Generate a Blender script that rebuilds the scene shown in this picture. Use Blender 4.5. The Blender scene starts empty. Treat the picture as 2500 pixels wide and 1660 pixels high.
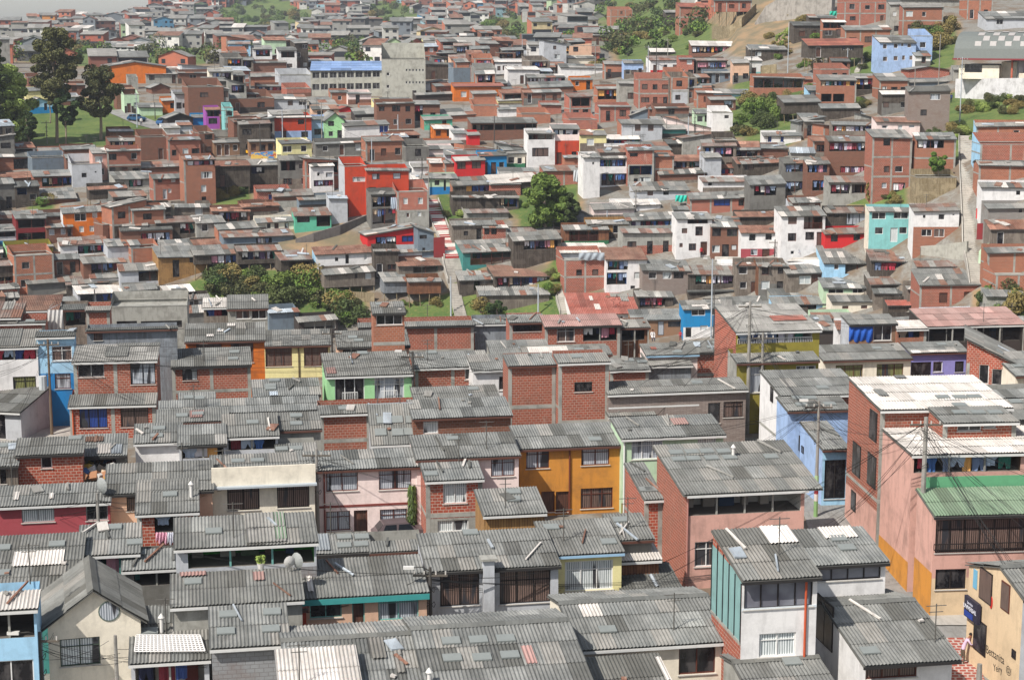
import bpy, math, random, bisect
import numpy as np
from mathutils import Vector, Matrix
# ------------------------------------------------------------ camera, sky, sun
R = math.radians
S = bpy.context.scene
COL = S.collection
FPX, PITCH = 4400.0, R(10.0)
cam = bpy.data.cameras.new("camera"); camo = bpy.data.objects.new("camera", cam); COL.objects.link(camo)
cam.sensor_width = 36; cam.lens = 36 * FPX / 2500; cam.clip_start = 1; cam.clip_end = 6000
camo.location = (0, 0, 0); camo.rotation_euler = (R(90) - PITCH, 0, 0)
S.camera = camo
SUN_EL = R(47); SUN_DIR = Vector((-0.70, -0.71, 0)).normalized()
W_ = bpy.data.worlds.new("World"); S.world = W_; W_.use_nodes = True
nt = W_.node_tree; nt.nodes.clear()
sky = nt.nodes.new('ShaderNodeTexSky'); sky.sky_type = 'NISHITA'; sky.sun_disc = False
sky.sun_elevation = SUN_EL; sky.sun_rotation = math.atan2(SUN_DIR.x, SUN_DIR.y)
sky.air_density = 1.0; sky.dust_density = 1.0; sky.ozone_density = 1.0
bg = nt.nodes.new('ShaderNodeBackground'); bg.inputs[1].default_value = 0.12
wo_ = nt.nodes.new('ShaderNodeOutputWorld')
hs = nt.nodes.new('ShaderNodeHueSaturation'); hs.inputs['Saturation'].default_value = .55
nt.links.new(sky.outputs[0], hs.inputs['Color']); nt.links.new(hs.outputs[0], bg.inputs[0]); nt.links.new(bg.outputs[0], wo_.inputs[0])
sun = bpy.data.lights.new("sun", 'SUN'); sun.energy = 4.8; sun.angle = R(.6); sun.color = (1, .955, .89)
suno = bpy.data.objects.new("sun", sun); COL.objects.link(suno)
sd = Vector((SUN_DIR.x * math.cos(SUN_EL), SUN_DIR.y * math.cos(SUN_EL), math.sin(SUN_EL)))
suno.rotation_euler = sd.to_track_quat('Z', 'Y').to_euler()
S.view_settings.view_transform = 'Standard'; S.view_settings.look = 'None'; S.view_settings.gamma = 1
S.view_settings.exposure = 0.32
S.cycles.max_bounces = 6; S.cycles.diffuse_bounces = 3; S.cycles.glossy_bounces = 2
S.cycles.transmission_bounces = 2; S.cycles.volume_bounces = 0; S.cycles.transparent_max_bounces = 4
# ------------------------------------------------------------ survey: photo rows/columns -> ground distances
cP, sP = math.cos(PITCH), math.sin(PITCH)
def zat(py, Y):
    v = (830 - py) / FPX
    return Y * (v * cP - sP) / (cP + v * sP)
def xat(px, Y, z): return (px - 1250) / FPX * (Y * cP - z * sP)
def P(px, py, Y):
    z = zat(py, Y); return Vector((xat(px, Y, z), Y, z))
def proj(v):
    d = v.y * cP - v.z * sP; u = v.y * sP + v.z * cP
    return 1250 + FPX * v.x / d, 830 - FPX * u / d
NEAR = [(2200, 66), (1900, 76), (1660, 88), (1500, 98), (1250, 116), (1050, 140), (920, 170), (865, 190)]
COLS = [
 (0,   NEAR + [(840, 256), (740, 264), (632, 272), (500, 290), (400, 315), (345, 340), (270, 370), (230, 390), (165, 450), (140, 600), (110, 800), (80, 1000), (45, 1200), (-300, 1500)]),
 (600, NEAR + [(840, 258), (740, 266), (632, 273), (500, 290), (400, 315), (345, 340), (230, 400), (165, 480), (140, 650), (100, 900), (60, 1150), (20, 1400), (-300, 1800)]),
 (1250, NEAR + [(840, 258), (740, 266), (632, 273), (500, 290), (400, 315), (345, 340), (230, 405), (165, 480), (130, 600), (100, 750), (60, 1000), (0, 1300), (-300, 1800)]),
 (1800, NEAR + [(840, 250), (740, 262), (632, 270), (500, 286), (400, 306), (345, 326), (230, 372), (165, 400), (100, 430), (0, 470), (-300, 620)]),
 (2150, NEAR + [(840, 240), (740, 252), (632, 258), (500, 270), (400, 284), (345, 300), (230, 345), (165, 368), (100, 392), (0, 430), (-300, 600)]),
 (2500, NEAR + [(840, 214), (740, 230), (632, 240), (500, 248), (400, 260), (300, 290), (230, 318), (160, 340), (100, 370), (0, 430), (-300, 600)])]
COLS = [(c, np.array([r[0] for r in rows][::-1], float), np.array([r[1] for r in rows][::-1], float)) for c, rows in COLS]
CX = [c[0] for c in COLS]
def D(px, py):
    v = [float(np.interp(py, c[1], c[2])) for c in COLS]
    return float(np.interp(px, CX, v))
def G(px, py): return P(px, py, D(px, py))
def solve_yb(px, ye, H):
    lo, hi = ye + .5, ye + 900
    for _ in range(40):
        m = (lo + hi) / 2; Y = D(px, m)
        if zat(ye, Y) - zat(m, Y) < H: lo = m
        else: hi = m
    return (lo + hi) / 2
# ------------------------------------------------------------ materials
def lin(h):
    if isinstance(h, tuple): return h
    r = [int(h[i:i + 2], 16) / 255 for i in (0, 2, 4)]
    return tuple((c / 12.92 if c <= .04045 else ((c + .055) / 1.055) ** 2.4) for c in r)
class NT:
    def __init__(s, name):
        s.m = bpy.data.materials.new(name); s.m.use_nodes = True; s.t = s.m.node_tree; s.t.nodes.clear()
        s.o = s.n('OutputMaterial'); s.b = s.n('BsdfPrincipled'); s.l(s.b.outputs[0], s.o.inputs[0])
        s.b.inputs['Roughness'].default_value = .9; s.b.inputs['Specular IOR Level'].default_value = .25
    def n(s, k, **kw):
        x = s.t.nodes.new('ShaderNode' + k)
        for a, b in kw.items(): setattr(x, a, b)
        return x
    def l(s, a, b): s.t.links.new(a, b)
    def val(s, inp, v):
        if hasattr(v, 'links') or hasattr(v, 'is_linked'): s.l(v, inp)
        else: inp.default_value = v
    def uv(s, sx=1, sy=1, rot=0):
        c = s.n('TexCoord'); m = s.n('Mapping'); m.inputs['Scale'].default_value = (sx, sy, 1); m.inputs['Rotation'].default_value = (0, 0, rot)
        s.l(c.outputs['UV'], m.inputs[0])
        oi = s.n('ObjectInfo'); ad = s.n('VectorMath', operation='MULTIPLY_ADD'); ad.inputs[1].default_value = (0, 0, 0)
        s.l(oi.outputs['Random'], ad.inputs[0]); ad.inputs[1].default_value = (0, 0, 37.); s.l(m.outputs[0], ad.inputs[2])
        return ad.outputs[0]
    def noise(s, vec, sc, det=3, rough=.55):
        x = s.n('TexNoise'); x.inputs['Scale'].default_value = sc; x.inputs['Detail'].default_value = det; x.inputs['Roughness'].default_value = rough
        s.l(vec, x.inputs['Vector']); return x.outputs[0]
    def ramp(s, fac, a, b, lo=0., hi=1.):
        x = s.n('MapRange'); x.inputs[1].default_value = a; x.inputs[2].default_value = b; x.inputs[3].default_value = lo; x.inputs[4].default_value = hi
        s.l(fac, x.inputs[0]); return x.outputs[0]
    def mix(s, fac, a, b, mode='MIX'):
        x = s.n('Mix', data_type='RGBA', blend_type=mode)
        s.val(x.inputs[0], fac)
        for i, v in ((6, a), (7, b)):
            if isinstance(v, tuple): x.inputs[i].default_value = (*v[:3], 1)
            else: s.l(v, x.inputs[i])
        return x.outputs[2]
    def done(s, col, rough=None, bump=None, bs=.3, bd=.02):
        if isinstance(col, tuple): s.b.inputs['Base Color'].default_value = (*col[:3], 1)
        else: s.l(col, s.b.inputs['Base Color'])
        if rough is not None: s.b.inputs['Roughness'].default_value = rough
        if bump is not None:
            x = s.n('Bump'); x.inputs['Strength'].default_value = bs; x.inputs['Distance'].default_value = bd
            s.l(bump, x.inputs['Height']); s.l(x.outputs[0], s.b.inputs['Normal'])
        return s.m
_M = {}
def cached(f):
    def g(*a):
        k = (f.__name__,) + a
        if k not in _M: _M[k] = f(*a)
        return _M[k]
    return g
@cached
def m_paint(h, dirt=.35, name='painted_plaster'):
    t = NT(name); c = lin(h); uv = t.uv(); st = t.uv(1.6, .35)
    n1 = t.noise(uv, .8, 5, .65); n2 = t.noise(st, 1.3, 4, .7); n3 = t.noise(uv, 9, 3)
    f1 = t.ramp(n1, .47, .72, 0, dirt * 1.5); f2 = t.ramp(n2, .5, .75, 0, dirt * 1.4)
    g = tuple(x * .36 + y for x, y in zip(c, (.035, .03, .024)))
    c1 = t.mix(f1, c, g); c2 = t.mix(f2, c1, g); c3 = t.mix(t.ramp(n3, .3, .7, 0, .16), c2, tuple(x * .7 for x in c))
    return t.done(c3, .85, n3, .25, .01)
@cached
def m_flat(h, rough=.7, name='paint', metal=0.):
    t = NT(name); c = lin(h); n = t.noise(t.uv(), 3., 4)
    t.b.inputs['Metallic'].default_value = metal
    return t.done(t.mix(t.ramp(n, .35, .75, 0, .3), c, tuple(x * .6 for x in c)), rough)
@cached
def m_brick(a, b, mort, bw=.34, rh=.195, ms=.018, name='brick'):
    t = NT(name); uv = t.uv(); x = t.n('TexBrick'); nz = t.n('TexNoise'); nz.inputs['Scale'].default_value = 2.2; t.l(uv, nz.inputs['Vector']); wv = t.n('VectorMath', operation='MULTIPLY_ADD'); wv.inputs[1].default_value = (.05, .05, 0); t.l(nz.outputs['Color'], wv.inputs[0]); t.l(uv, wv.inputs[2]); t.l(wv.outputs[0], x.inputs['Vector'])
    for i, c in ((1, a), (2, b), (3, mort)): x.inputs[i].default_value = (*lin(c), 1)
    x.inputs['Scale'].default_value = 1; x.inputs['Mortar Size'].default_value = ms; x.inputs['Brick Width'].default_value = bw; x.inputs['Row Height'].default_value = rh
    x.inputs['Bias'].default_value = -.1; x.inputs['Mortar Smooth'].default_value = .3
    n = t.noise(uv, .7, 5, .65); n2 = t.noise(uv, 6, 3); n4 = t.noise(t.uv(2, .3), 1.2, 4, .7)
    c1 = t.mix(t.ramp(n2, .35, .7, 0, .3), x.outputs[0], tuple(v * .55 for v in lin(a)))
    c2 = t.mix(t.ramp(n, .5, .75, 0, .5), c1, lin('6a5448')); c3 = t.mix(t.ramp(n4, .6, .75, 0, .55), c2, lin(mort))
    oi = t.n('ObjectInfo'); c3 = t.mix(t.ramp(oi.outputs['Random'], 0, 1, 0, .45), c3, lin('7d5a49'))
    return t.done(c3, .92, x.outputs[1], .4, -.015)
@cached
def m_plank(a, b, c, w=.16, name='timber_planks'):
    t = NT(name); uv = t.uv(1, 1, R(90)); x = t.n('TexBrick'); t.l(uv, x.inputs['Vector'])
    for i, cc in ((1, a), (2, b), (3, '1c1815')): x.inputs[i].default_value = (*lin(cc), 1)
    x.inputs['Scale'].default_value = 1; x.inputs['Mortar Size'].default_value = .01; x.inputs['Brick Width'].default_value = 2.1; x.inputs['Row Height'].default_value = w
    n = t.noise(t.uv(5, .7), 2, 4); n2 = t.noise(t.uv(), .9, 3)
    c1 = t.mix(t.ramp(n, .4, .7, 0, .6), x.outputs[0], lin(c)); c2 = t.mix(t.ramp(n2, .52, .6, 0, .55), c1, lin(a))
    return t.done(c2, .95)
@cached
def m_roof(kind):
    base, lich, dark, spot = {'g': ('6f716f', '8c8c88', '3c3d3b', '4c4c47'), 'w': ('c3bdb6', 'd8d2cb', '8a837a', 'a8937f'),
        'r': ('857b74', '744838', '463730', 'a09890'), 'rd': ('965144', 'a56a5e', '6c3c32', '8a7d76'), 'd': ('575855', '686864', '3a3a38', '4c4b47'), 'bl': ('7089b4', '8399bd', '5a6c8e', '7d9a90'),
        'gn': ('6f8a6f', '82987f', '4d5f4a', '6f7263'), 'lt': ('85837e', '9d9a94', '565450', '6f695f'), 'ti': ('8e4f43', 'a3654f', '5b322a', '77685e'),
        'mt': ('9aa3aa', 'b7bfc5', '6b7075', '8a8078'), 'rs': ('8f6a58', '6d3f30', '4b3229', 'a59b92'), 'pl': ('a98079', 'b09089', '7d625c', '938c85')}[kind]
    t = NT('roof_sheet_' + {'g': 'grey', 'w': 'white', 'r': 'rusty', 'rd': 'red', 'd': 'dark', 'gn': 'green', 'lt': 'pale', 'ti': 'tile', 'mt': 'metal', 'rs': 'rust', 'pl': 'rose', 'bl': 'blue'}[kind])
    uv = t.uv(); at = t.n('Attribute', attribute_name='tint')
    n1 = t.noise(uv, .55, 5, .65); n2 = t.noise(t.uv(5, .35), 1.5, 4, .7); n3 = t.noise(uv, 7, 4, .7)
    c = t.mix(t.ramp(n1, .38, .68), lin(base), lin(lich))
    c = t.mix(t.ramp(n2, .5, .72, 0, .6), c, lin(dark)); c = t.mix(t.ramp(n3, .5, .72, 0, .45), c, lin(spot))
    c = t.mix(1., c, at.outputs[0], 'MULTIPLY')
    oi = t.n('ObjectInfo'); c = t.mix(t.ramp(oi.outputs['Random'], 0, 1, 0, .34), c, tuple(v * .55 for v in lin('7f786c')))
    t.b.inputs['Specular IOR Level'].default_value = .2
    return t.done(c, .55 if kind == 'mt' else .88, n3, .2, .01)
@cached
def m_pane(kind):
    t = NT('window_pane_' + {'d': 'dark', 'c': 'curtain', 'b': 'brown_curtain', 'l': 'lace', 's': 'glass', 'u': 'blue_curtain', 'y': 'yellow_curtain', 'w': 'wooden', 'k': 'sky_glass'}[kind])
    if kind in 'ds':
        n = t.noise(t.uv(1.5, .8), 1.2, 3)
        c = t.mix(t.ramp(n, .45, .62), (.008, .008, .01), (.06, .055, .055)); r = .25
    elif kind == 'k': c = t.mix(t.ramp(t.noise(t.uv(), .8, 2), .4, .6), lin('6b6a72'), lin('84858c')); r = .12
    elif kind == 'w': c = t.mix(t.ramp(t.noise(t.uv(8, .6), 2, 3), .4, .6), lin('5b3a2b'), lin('3a241c')); r = .6
    else:
        a, b = {'c': ('dfe2e0', '7d8586'), 'b': ('7c675e', '2a201d'), 'l': ('c4c8cc', '686e78'), 'u': ('2f4f9d', '101a40'), 'y': ('93935c', '20210f')}[kind]
        w = t.n('TexWave', bands_direction='X'); w.inputs['Scale'].default_value = 2.6; w.inputs['Distortion'].default_value = 2.5; w.inputs['Detail'].default_value = 2; w.inputs['Detail Scale'].default_value = 2  # fold shading painted into the curtain colour as wavy stripes; the pane is flat
        t.l(t.uv(1, .15), w.inputs[0]); n = t.noise(t.uv(1.3, .2), 1.1, 2)
        c = t.mix(w.outputs[1], lin(b), lin(a)); c = t.mix(t.ramp(n, .56, .62), c, (.035, .035, .04)); r = .3
    t.b.inputs['Specular IOR Level'].default_value = .5
    return t.done(c, r)
@cached
def m_leaf(a, b, name='leaves'):
    t = NT(name); at = t.n('Attribute', attribute_name='tint'); oi = t.n('ObjectInfo')
    c = t.mix(at.outputs[2], lin(a), lin(b)); c = t.mix(t.ramp(oi.outputs['Random'], 0, 1, 0, .35), c, lin('6d6a3c'))
    t.b.inputs['Specular IOR Level'].default_value = .2
    return t.done(c, .7)
WALLS = {
 'bk': lambda: m_brick('a94e38', '8a3f2e', 'bcaa9b'), 'bs': lambda: m_brick('ad6547', '97563c', 'a39385'), 'bd': lambda: m_brick('7d4c39', '653f30', '7f7268'),
 'bl': lambda: m_brick('8f8f8b', '84847f', '6f6f6a', .4, .2, .012, 'block_wall'), 'bg': lambda: m_brick('8d9598', '868e92', '6c7275', .42, .2, .015, 'painted_block'),
 'st': lambda: m_brick('a09a94', '7f7a76', '62605d', .5, .09, .02, 'stone_cladding'),
 'co': lambda: m_paint('9b9991', .6, 'bare_concrete'), 'cd': lambda: m_paint('6f6d68', .6, 'dark_concrete'), 'lg': lambda: m_paint('b3b5b8', .35), 'wh': lambda: m_paint('dcd9d6', .3), 'cr': lambda: m_paint('e0d6c3', .3),
 'pk': lambda: m_paint('e6d2cb', .25), 'sa': lambda: m_paint('c89c8e', .4), 'pe': lambda: m_paint('cfa98f', .25), 'or': lambda: m_paint('c86c28', .35), 'oc': lambda: m_paint('c4863a', .4),
 'mi': lambda: m_paint('b5ccac', .25), 'gr': lambda: m_paint('5cae90', .25), 'lm': lambda: m_paint('9bcb94', .2), 'tq': lambda: m_paint('7fb9b6', .25), 'lb': lambda: m_paint('9cc4dd', .3), 'bu': lambda: m_paint('1f7fb4', .2),
 'db': lambda: m_paint('2378b4', .3), 'pb': lambda: m_paint('9ab1d3', .35), 'vi': lambda: m_paint('8b87c2', .2), 'pu': lambda: m_paint('9a4f9d', .2), 'rd': lambda: m_paint('c02a2c', .2),
 'rr': lambda: m_paint('b8432a', .35), 'dr': lambda: m_paint('7c2a2c', .3), 'ro': lambda: m_paint('a0494f', .2), 'ye': lambda: m_paint('ddd39a', .25), 'ol': lambda: m_paint('8a7f35', .3), 'ta': lambda: m_paint('d3ba98', .25),
 'wo': lambda: m_plank('5f574f', '463e36', '2f2a25'), 'wl': lambda: m_plank('857b70', '6e645a', '504840'), 'wb': lambda: m_plank('84593f', '6e4a36', '45302a'), 'oy': lambda: m_plank('a57f50', '936f45', '6c5237'),
 'bb': lambda: m_plank('a39478', '857658', '665842', .1), 'ti': lambda: m_plank('8c9196', '797d82', '5b5a59', .1, 'tin_sheet'), 'sl': lambda: m_paint('6e7a84', .4), 'te': lambda: m_paint('3f7f79', .3), 'fo': lambda: m_paint('2e6b4a', .3),
 'gz': lambda: m_paint('7d9f9c', .3, 'tinted_glazing'), 'dk': lambda: m_paint('3b3431', .5), 'bn': lambda: m_paint('8a6a52', .4)}
WN = {'bk': 'red brick', 'bs': 'salmon brick', 'bd': 'brown brick', 'bl': 'grey block', 'bg': 'grey painted block', 'st': 'stone clad', 'co': 'grey concrete', 'cd': 'dark concrete', 'lg': 'pale grey', 'wh': 'white', 'cr': 'cream', 'pk': 'pale pink', 'sa': 'salmon pink', 'pe': 'peach',
 'or': 'orange', 'oc': 'ochre orange', 'mi': 'pale mint', 'gr': 'bright green', 'lm': 'light green', 'tq': 'turquoise', 'lb': 'light blue', 'bu': 'bright blue', 'db': 'deep blue', 'pb': 'periwinkle blue', 'vi': 'violet', 'pu': 'purple', 'rd': 'bright red', 'rr': 'brick-orange red', 'dr': 'dark red', 'ro': 'rose red',
 'ye': 'pale yellow', 'ol': 'olive', 'ta': 'tan', 'wo': 'weathered timber', 'wl': 'pale timber', 'wb': 'brown timber', 'oy': 'ochre timber', 'bb': 'bamboo', 'ti': 'tin clad', 'sl': 'slate grey', 'te': 'teal', 'fo': 'dark green', 'dk': 'dark', 'gz': 'teal glazed', 'bn': 'brown'}
RN = {'g': 'grey corrugated', 'w': 'white corrugated', 'r': 'patchy rusty', 'rd': 'red', 'd': 'dark', 'gn': 'green', 'lt': 'pale grey', 'ti': 'brown tiled', 'mt': 'metal', 'rs': 'rusted', 'pl': 'rose and grey', 'x': 'flat', 'bl': 'blue'}
# ------------------------------------------------------------ mesh builder
class MB:
    def __init__(s): s.v = []; s.f = []; s.uv = []; s.mi = []; s.ms = []; s.t = []
    def mat(s, m):
        if m not in s.ms: s.ms.append(m)
        return s.ms.index(m)
    def face(s, pts, m, uv=None, tint=1.):
        i = len(s.v); s.v += [tuple(p) for p in pts]; s.f.append(tuple(range(i, i + len(pts))))
        if uv is None:
            a, b, c = [Vector(p) for p in pts[:3]]; n = (b - a).cross(c - a)
            ax = max(range(3), key=lambda k: abs(n[k]))
            uv = [((p[1], p[2]) if ax == 0 else (p[0], p[2]) if ax == 1 else (p[0], p[1])) for p in pts]
        s.uv += list(uv); s.mi.append(s.mat(m)); s.t.append(tint)
    def box(s, x0, x1, y0, y1, z0, z1, m, tint=1.):
        p = [(x0, y0, z0), (x1, y0, z0), (x1, y1, z0), (x0, y1, z0), (x0, y0, z1), (x1, y0, z1), (x1, y1, z1), (x0, y1, z1)]
        for q in ((0, 1, 5, 4), (1, 2, 6, 5), (2, 3, 7, 6), (3, 0, 4, 7), (4, 5, 6, 7), (3, 2, 1, 0)): s.face([p[k] for k in q], m, None, tint)
    def tube(s, pts, r, m, n=5, r2=None):
        pts = [Vector(p) for p in pts]; rings = []
        for i, p in enumerate(pts):
            d = (pts[min(i + 1, len(pts) - 1)] - pts[max(i - 1, 0)]).normalized()
            a = d.cross(Vector((0, 0, 1)) if abs(d.z) < .9 else Vector((1, 0, 0))).normalized(); b = d.cross(a)
            rr = r if r2 is None else r + (r2 - r) * i / (len(pts) - 1)
            rings.append([p + (a * math.cos(2 * math.pi * k / n) + b * math.sin(2 * math.pi * k / n)) * rr for k in range(n)])
        L = 0
        for i in range(len(rings) - 1):
            L2 = L + (pts[i + 1] - pts[i]).length
            for k in range(n):
                q = (k + 1) % n
                s.face([rings[i][k], rings[i][q], rings[i + 1][q], rings[i + 1][k]], m, [(k * .1, L), (k * .1 + .1, L), (k * .1 + .1, L2), (k * .1, L2)])
            L = L2
        s.face(rings[0][::-1], m); s.face(rings[-1], m)
    def bar(s, a, b, w, m):  # square bar between two points
        s.tube([a, b], w * .707, m, 4)
    def mesh(s, name):
        me = bpy.data.meshes.new(name); me.from_pydata(s.v, [], s.f)
        ul = me.uv_layers.new(name='UVMap'); ul.data.foreach_set('uv', np.array(s.uv, 'f').ravel())
        for m in s.ms: me.materials.append(m)
        me.polygons.foreach_set('material_index', np.array(s.mi, 'i'))
        a = me.attributes.new('tint', 'FLOAT_COLOR', 'FACE')
        t = np.ones((len(s.t), 4), 'f')
        for i, x in enumerate(s.t): t[i, :3] = x
        a.data.foreach_set('color', t.ravel()); me.update()
        return me
    def build(s, name, parent=None, loc=None):
        o = bpy.data.objects.new(name, s.mesh(name)); COL.objects.link(o)
        if parent: o.parent = parent
        if loc is not None: o.location = loc
        return o
def tag(o, label=None, cat=None, group=None, kind=None):
    for k, v in (('label', label), ('category', cat), ('group', group), ('kind', kind)):
        if v: o[k] = v
    return o
def empty(name, loc, rz=0.):
    o = bpy.data.objects.new(name, None); COL.objects.link(o); o.location = loc; o.rotation_euler = (0, 0, rz); o.empty_display_size = .5
    return o
def copy_tree(o, parent=None):
    c = o.copy(); COL.objects.link(c)
    if parent: c.parent = parent
    for ch in o.children: copy_tree(ch, c)
    return c
rnd = random.Random(7)
# ------------------------------------------------------------ roof sheets
def sheet(mb, O, U, V, m, lod=0, rows=None, alts=(), seed=0, th=.02, jit=1.):
    """corrugated sheeting: O ridge-left corner, U across, V down the slope"""
    O, U, V = Vector(O), Vector(U), Vector(V); W, L = U.length, V.length
    if W < .05 or L < .05: return
    u, v = U / W, V / L; n = u.cross(-v).normalized()
    if n.z < 0: n = -n
    r = random.Random(seed)
    rl = rows or (1.75 if lod == 0 else 2.2)
    nr = max(1, int(round(L / rl))); nc = max(1, int(round(W / (.92 if lod < 2 else 2.2))))
    wave = .177 if lod == 0 else .24; amp = .028 if lod == 0 else .035; sp = 4 if lod == 0 else 2
    for i in range(nr):
        v0, v1 = L * i / nr, L * (i + 1) / nr + (.06 if i < nr - 1 else r.uniform(0, .05) * jit)
        for j in range(nc):
            u0, u1 = W * j / nc, W * (j + 1) / nc
            t = r.gauss(1, .11 if lod < 2 else .12) * (1 if r.random() > .08 else r.choice([.66, .75, 1.35]))
            mm = m
            for am, pr in alts:
                if r.random() < pr: mm = am; t = r.uniform(.92, 1.05)
            h0, h1 = .02 + r.random() * .012, .05 + r.random() * .025 * jit
            if lod >= 2:
                a, b = O + u * u0 + v * v0 + n * h0, O + u * u1 + v * v0 + n * h0
                c, d = O + u * u1 + v * v1 + n * h1, O + u * u0 + v * v1 + n * h1
                mb.face([d, c, b, a], mm, [(u0, -v1), (u1, -v1), (u1, -v0), (u0, -v0)], t); continue
            k = max(2, int(round((u1 - u0) / wave * sp)))
            top, bot = [], []
            for q in range(k + 1):
                uu = u0 + (u1 - u0) * q / k; a = amp * math.cos(2 * math.pi * uu / wave + (0 if sp > 2 else 0))
                if sp == 2: a = amp * (1 if (int(round(uu / wave * 2)) % 2) else -1)
                top.append(O + u * uu + v * v0 + n * (h0 + a)); bot.append(O + u * uu + v * v1 + n * (h1 + a))
            i0 = len(mb.v); mb.v += [tuple(p) for p in top] + [tuple(p) for p in bot]; mi = mb.mat(mm)
            for q in range(k):
                mb.f.append((i0 + k + 1 + q, i0 + k + 2 + q, i0 + q + 1, i0 + q)); ua, ub = u0 + (u1 - u0) * q / k, u0 + (u1 - u0) * (q + 1) / k
                mb.uv += [(ua, -v1), (ub, -v1), (ub, -v0), (ua, -v0)]; mb.mi.append(mi); mb.t.append(t)
def slab(mb, O, U, V, th, m):
    O, U, V = Vector(O), Vector(U), Vector(V); n = Vector((0, 0, -th))
    a, b, c, d = O, O + U, O + U + V, O + V
    mb.face([a + n, b + n, c + n, d + n], m); mb.face([d, c, b, a], m)
    for p, q in ((a, b), (b, c), (c, d), (d, a)): mb.face([p + n, q + n, q, p], m)
# ------------------------------------------------------------ ground
SKYL = ([-600, 0, 60, 100, 190, 240, 330, 420, 560, 700], [72, 72, 68, 60, 56, 46, 32, 20, -20, -60])
def veg_at(px_, py_): return 0.
VEG = [  # green or earth patches in the photo: x, y, rx, ry, kind (1 grass, .5 dry earth)
 (200, 300, 220, 60, 1), (330, 350, 110, 14, 1), (330, 140, 300, 22, 1), (630, 50, 130, 50, 1), (940, 45, 75, 38, 1), (1230, 80, 90, 38, 1), (840, 125, 70, 25, 1), (1600, 90, 130, 70, 1),
 (1560, 20, 120, 40, 1), (1850, 70, 130, 70, .5), (1880, 270, 110, 90, 1), (2420, 270, 130, 60, 1), (2330, 340, 80, 50, 1), (560, 470, 60, 40, 1), (660, 730, 230, 70, 1),
 (1120, 760, 130, 40, 1), (1090, 520, 40, 60, 1), (1330, 500, 90, 80, 1), (1290, 770, 80, 40, 1), (1380, 690, 60, 90, 1), (2120, 160, 60, 60, 1), (2260, 110, 90, 70, 1), (780, 590, 100, 60, .5), (2450, 750, 70, 60, 1), (100, 480, 50, 40, 1), (1800, 340, 80, 40, .5), (2150, 480, 80, 40, 1), (1130, 640, 40, 120, 1)]
def ground_mat():
    t = NT('ground_cover'); tc = t.n('TexCoord'); at = t.n('Attribute', attribute_name='cover'); v = tc.outputs['Object']
    n1 = t.noise(v, .25, 5, .6); n2 = t.noise(v, 2.5, 4, .6); n3 = t.noise(v, .06, 4)
    grass = t.mix(t.ramp(n1, .35, .65), lin('43592c'), lin('5f6d38')); grass = t.mix(t.ramp(n2, .5, .75, 0, .5), grass, lin('8a7a4e'))
    dirt = t.mix(t.ramp(n1, .4, .6), lin('8d765a'), lin('6e6550')); conc = t.mix(t.ramp(n2, .35, .65), lin('85827b'), lin('6f6b63')); conc = t.mix(t.ramp(n1, .45, .6), conc, lin('6d5f50'))
    f = at.outputs[2]
    c = t.mix(t.ramp(f, .15, .45), conc, dirt); c = t.mix(t.ramp(f, .55, .85), c, grass)
    return t.done(c, .95, n2, .4, .05)
def build_ground():
    pxs = [-1500, -900, -600] + list(range(-400, 2901, 40)) + [3100, 3400, 4000]
    pys = [2200, 1900, 1660] + list(range(1640, 860, -40)) + [865, 855, 845, 835] + list(range(820, 150, -12)) + list(range(148, -20, -6)) + [-40, -80, -150, -250]
    V, F, C = [], [], []
    for j, y in enumerate(pys):
        for i, x in enumerate(pxs):
            xx = min(max(x, 0), 2500); sk = float(np.interp(x, *SKYL)); ye = max(y, sk); d = D(xx, ye); p = P(x, ye, d)
            if y < sk: dd = (sk - y) * 3; p = P(x, ye, d + dd); p.z -= dd * .15
            V.append(tuple(p)); g = 0.
            for (a, b, rx, ry, k) in VEG:
                e = ((x - a) / rx) ** 2 + ((y - b) / ry) ** 2
                if e < 1.3: g = max(g, k * min(1, (1.3 - e) * 3))
            if d > 560: g = max(g, .75)
            C.append(g)
    nx = len(pxs)
    for j in range(len(pys) - 1):
        for i in range(nx - 1): a = j * nx + i; F.append((a, a + 1, a + nx + 1, a + nx))
    me = bpy.data.meshes.new('ground'); me.from_pydata(V, [], F); at = me.attributes.new('cover', 'FLOAT', 'POINT'); at.data.foreach_set('value', np.array(C, 'f'))
    me.materials.append(ground_mat()); me.polygons.foreach_set('use_smooth', [True] * len(F)); me.update()
    o = bpy.data.objects.new('ground', me); COL.objects.link(o); tag(o, kind='structure')
build_ground()
def strip(name, pts, m, up=.06, label=None, cat=None):
    """road surface: list of (left px,py, right px,py)"""
    mb = MB(); L = 0
    rows = []; pts = [tuple(u + (v - u) * k / 8 for u, v in zip(p, q)) for p, q in zip(pts, pts[1:]) for k in range(8)] + [pts[-1]]
    for a, b, c, d in pts:
        n = 4; A, B = G(a, b), G(c, d); rows.append([A.lerp(B, i / n) + Vector((0, 0, up)) for i in range(n + 1)])
    for i in range(len(rows) - 1):
        L2 = L + (rows[i + 1][0] - rows[i][0]).length
        for k in range(4):
            w = (rows[0][1] - rows[0][0]).length
            mb.face([rows[i][k], rows[i][k + 1], rows[i + 1][k + 1], rows[i + 1][k]], m, [(k * w, L), (k * w + w, L), (k * w + w, L2), (k * w, L2)])
        L = L2
    o = mb.build(name); tag(o, kind='structure'); return o
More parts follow.
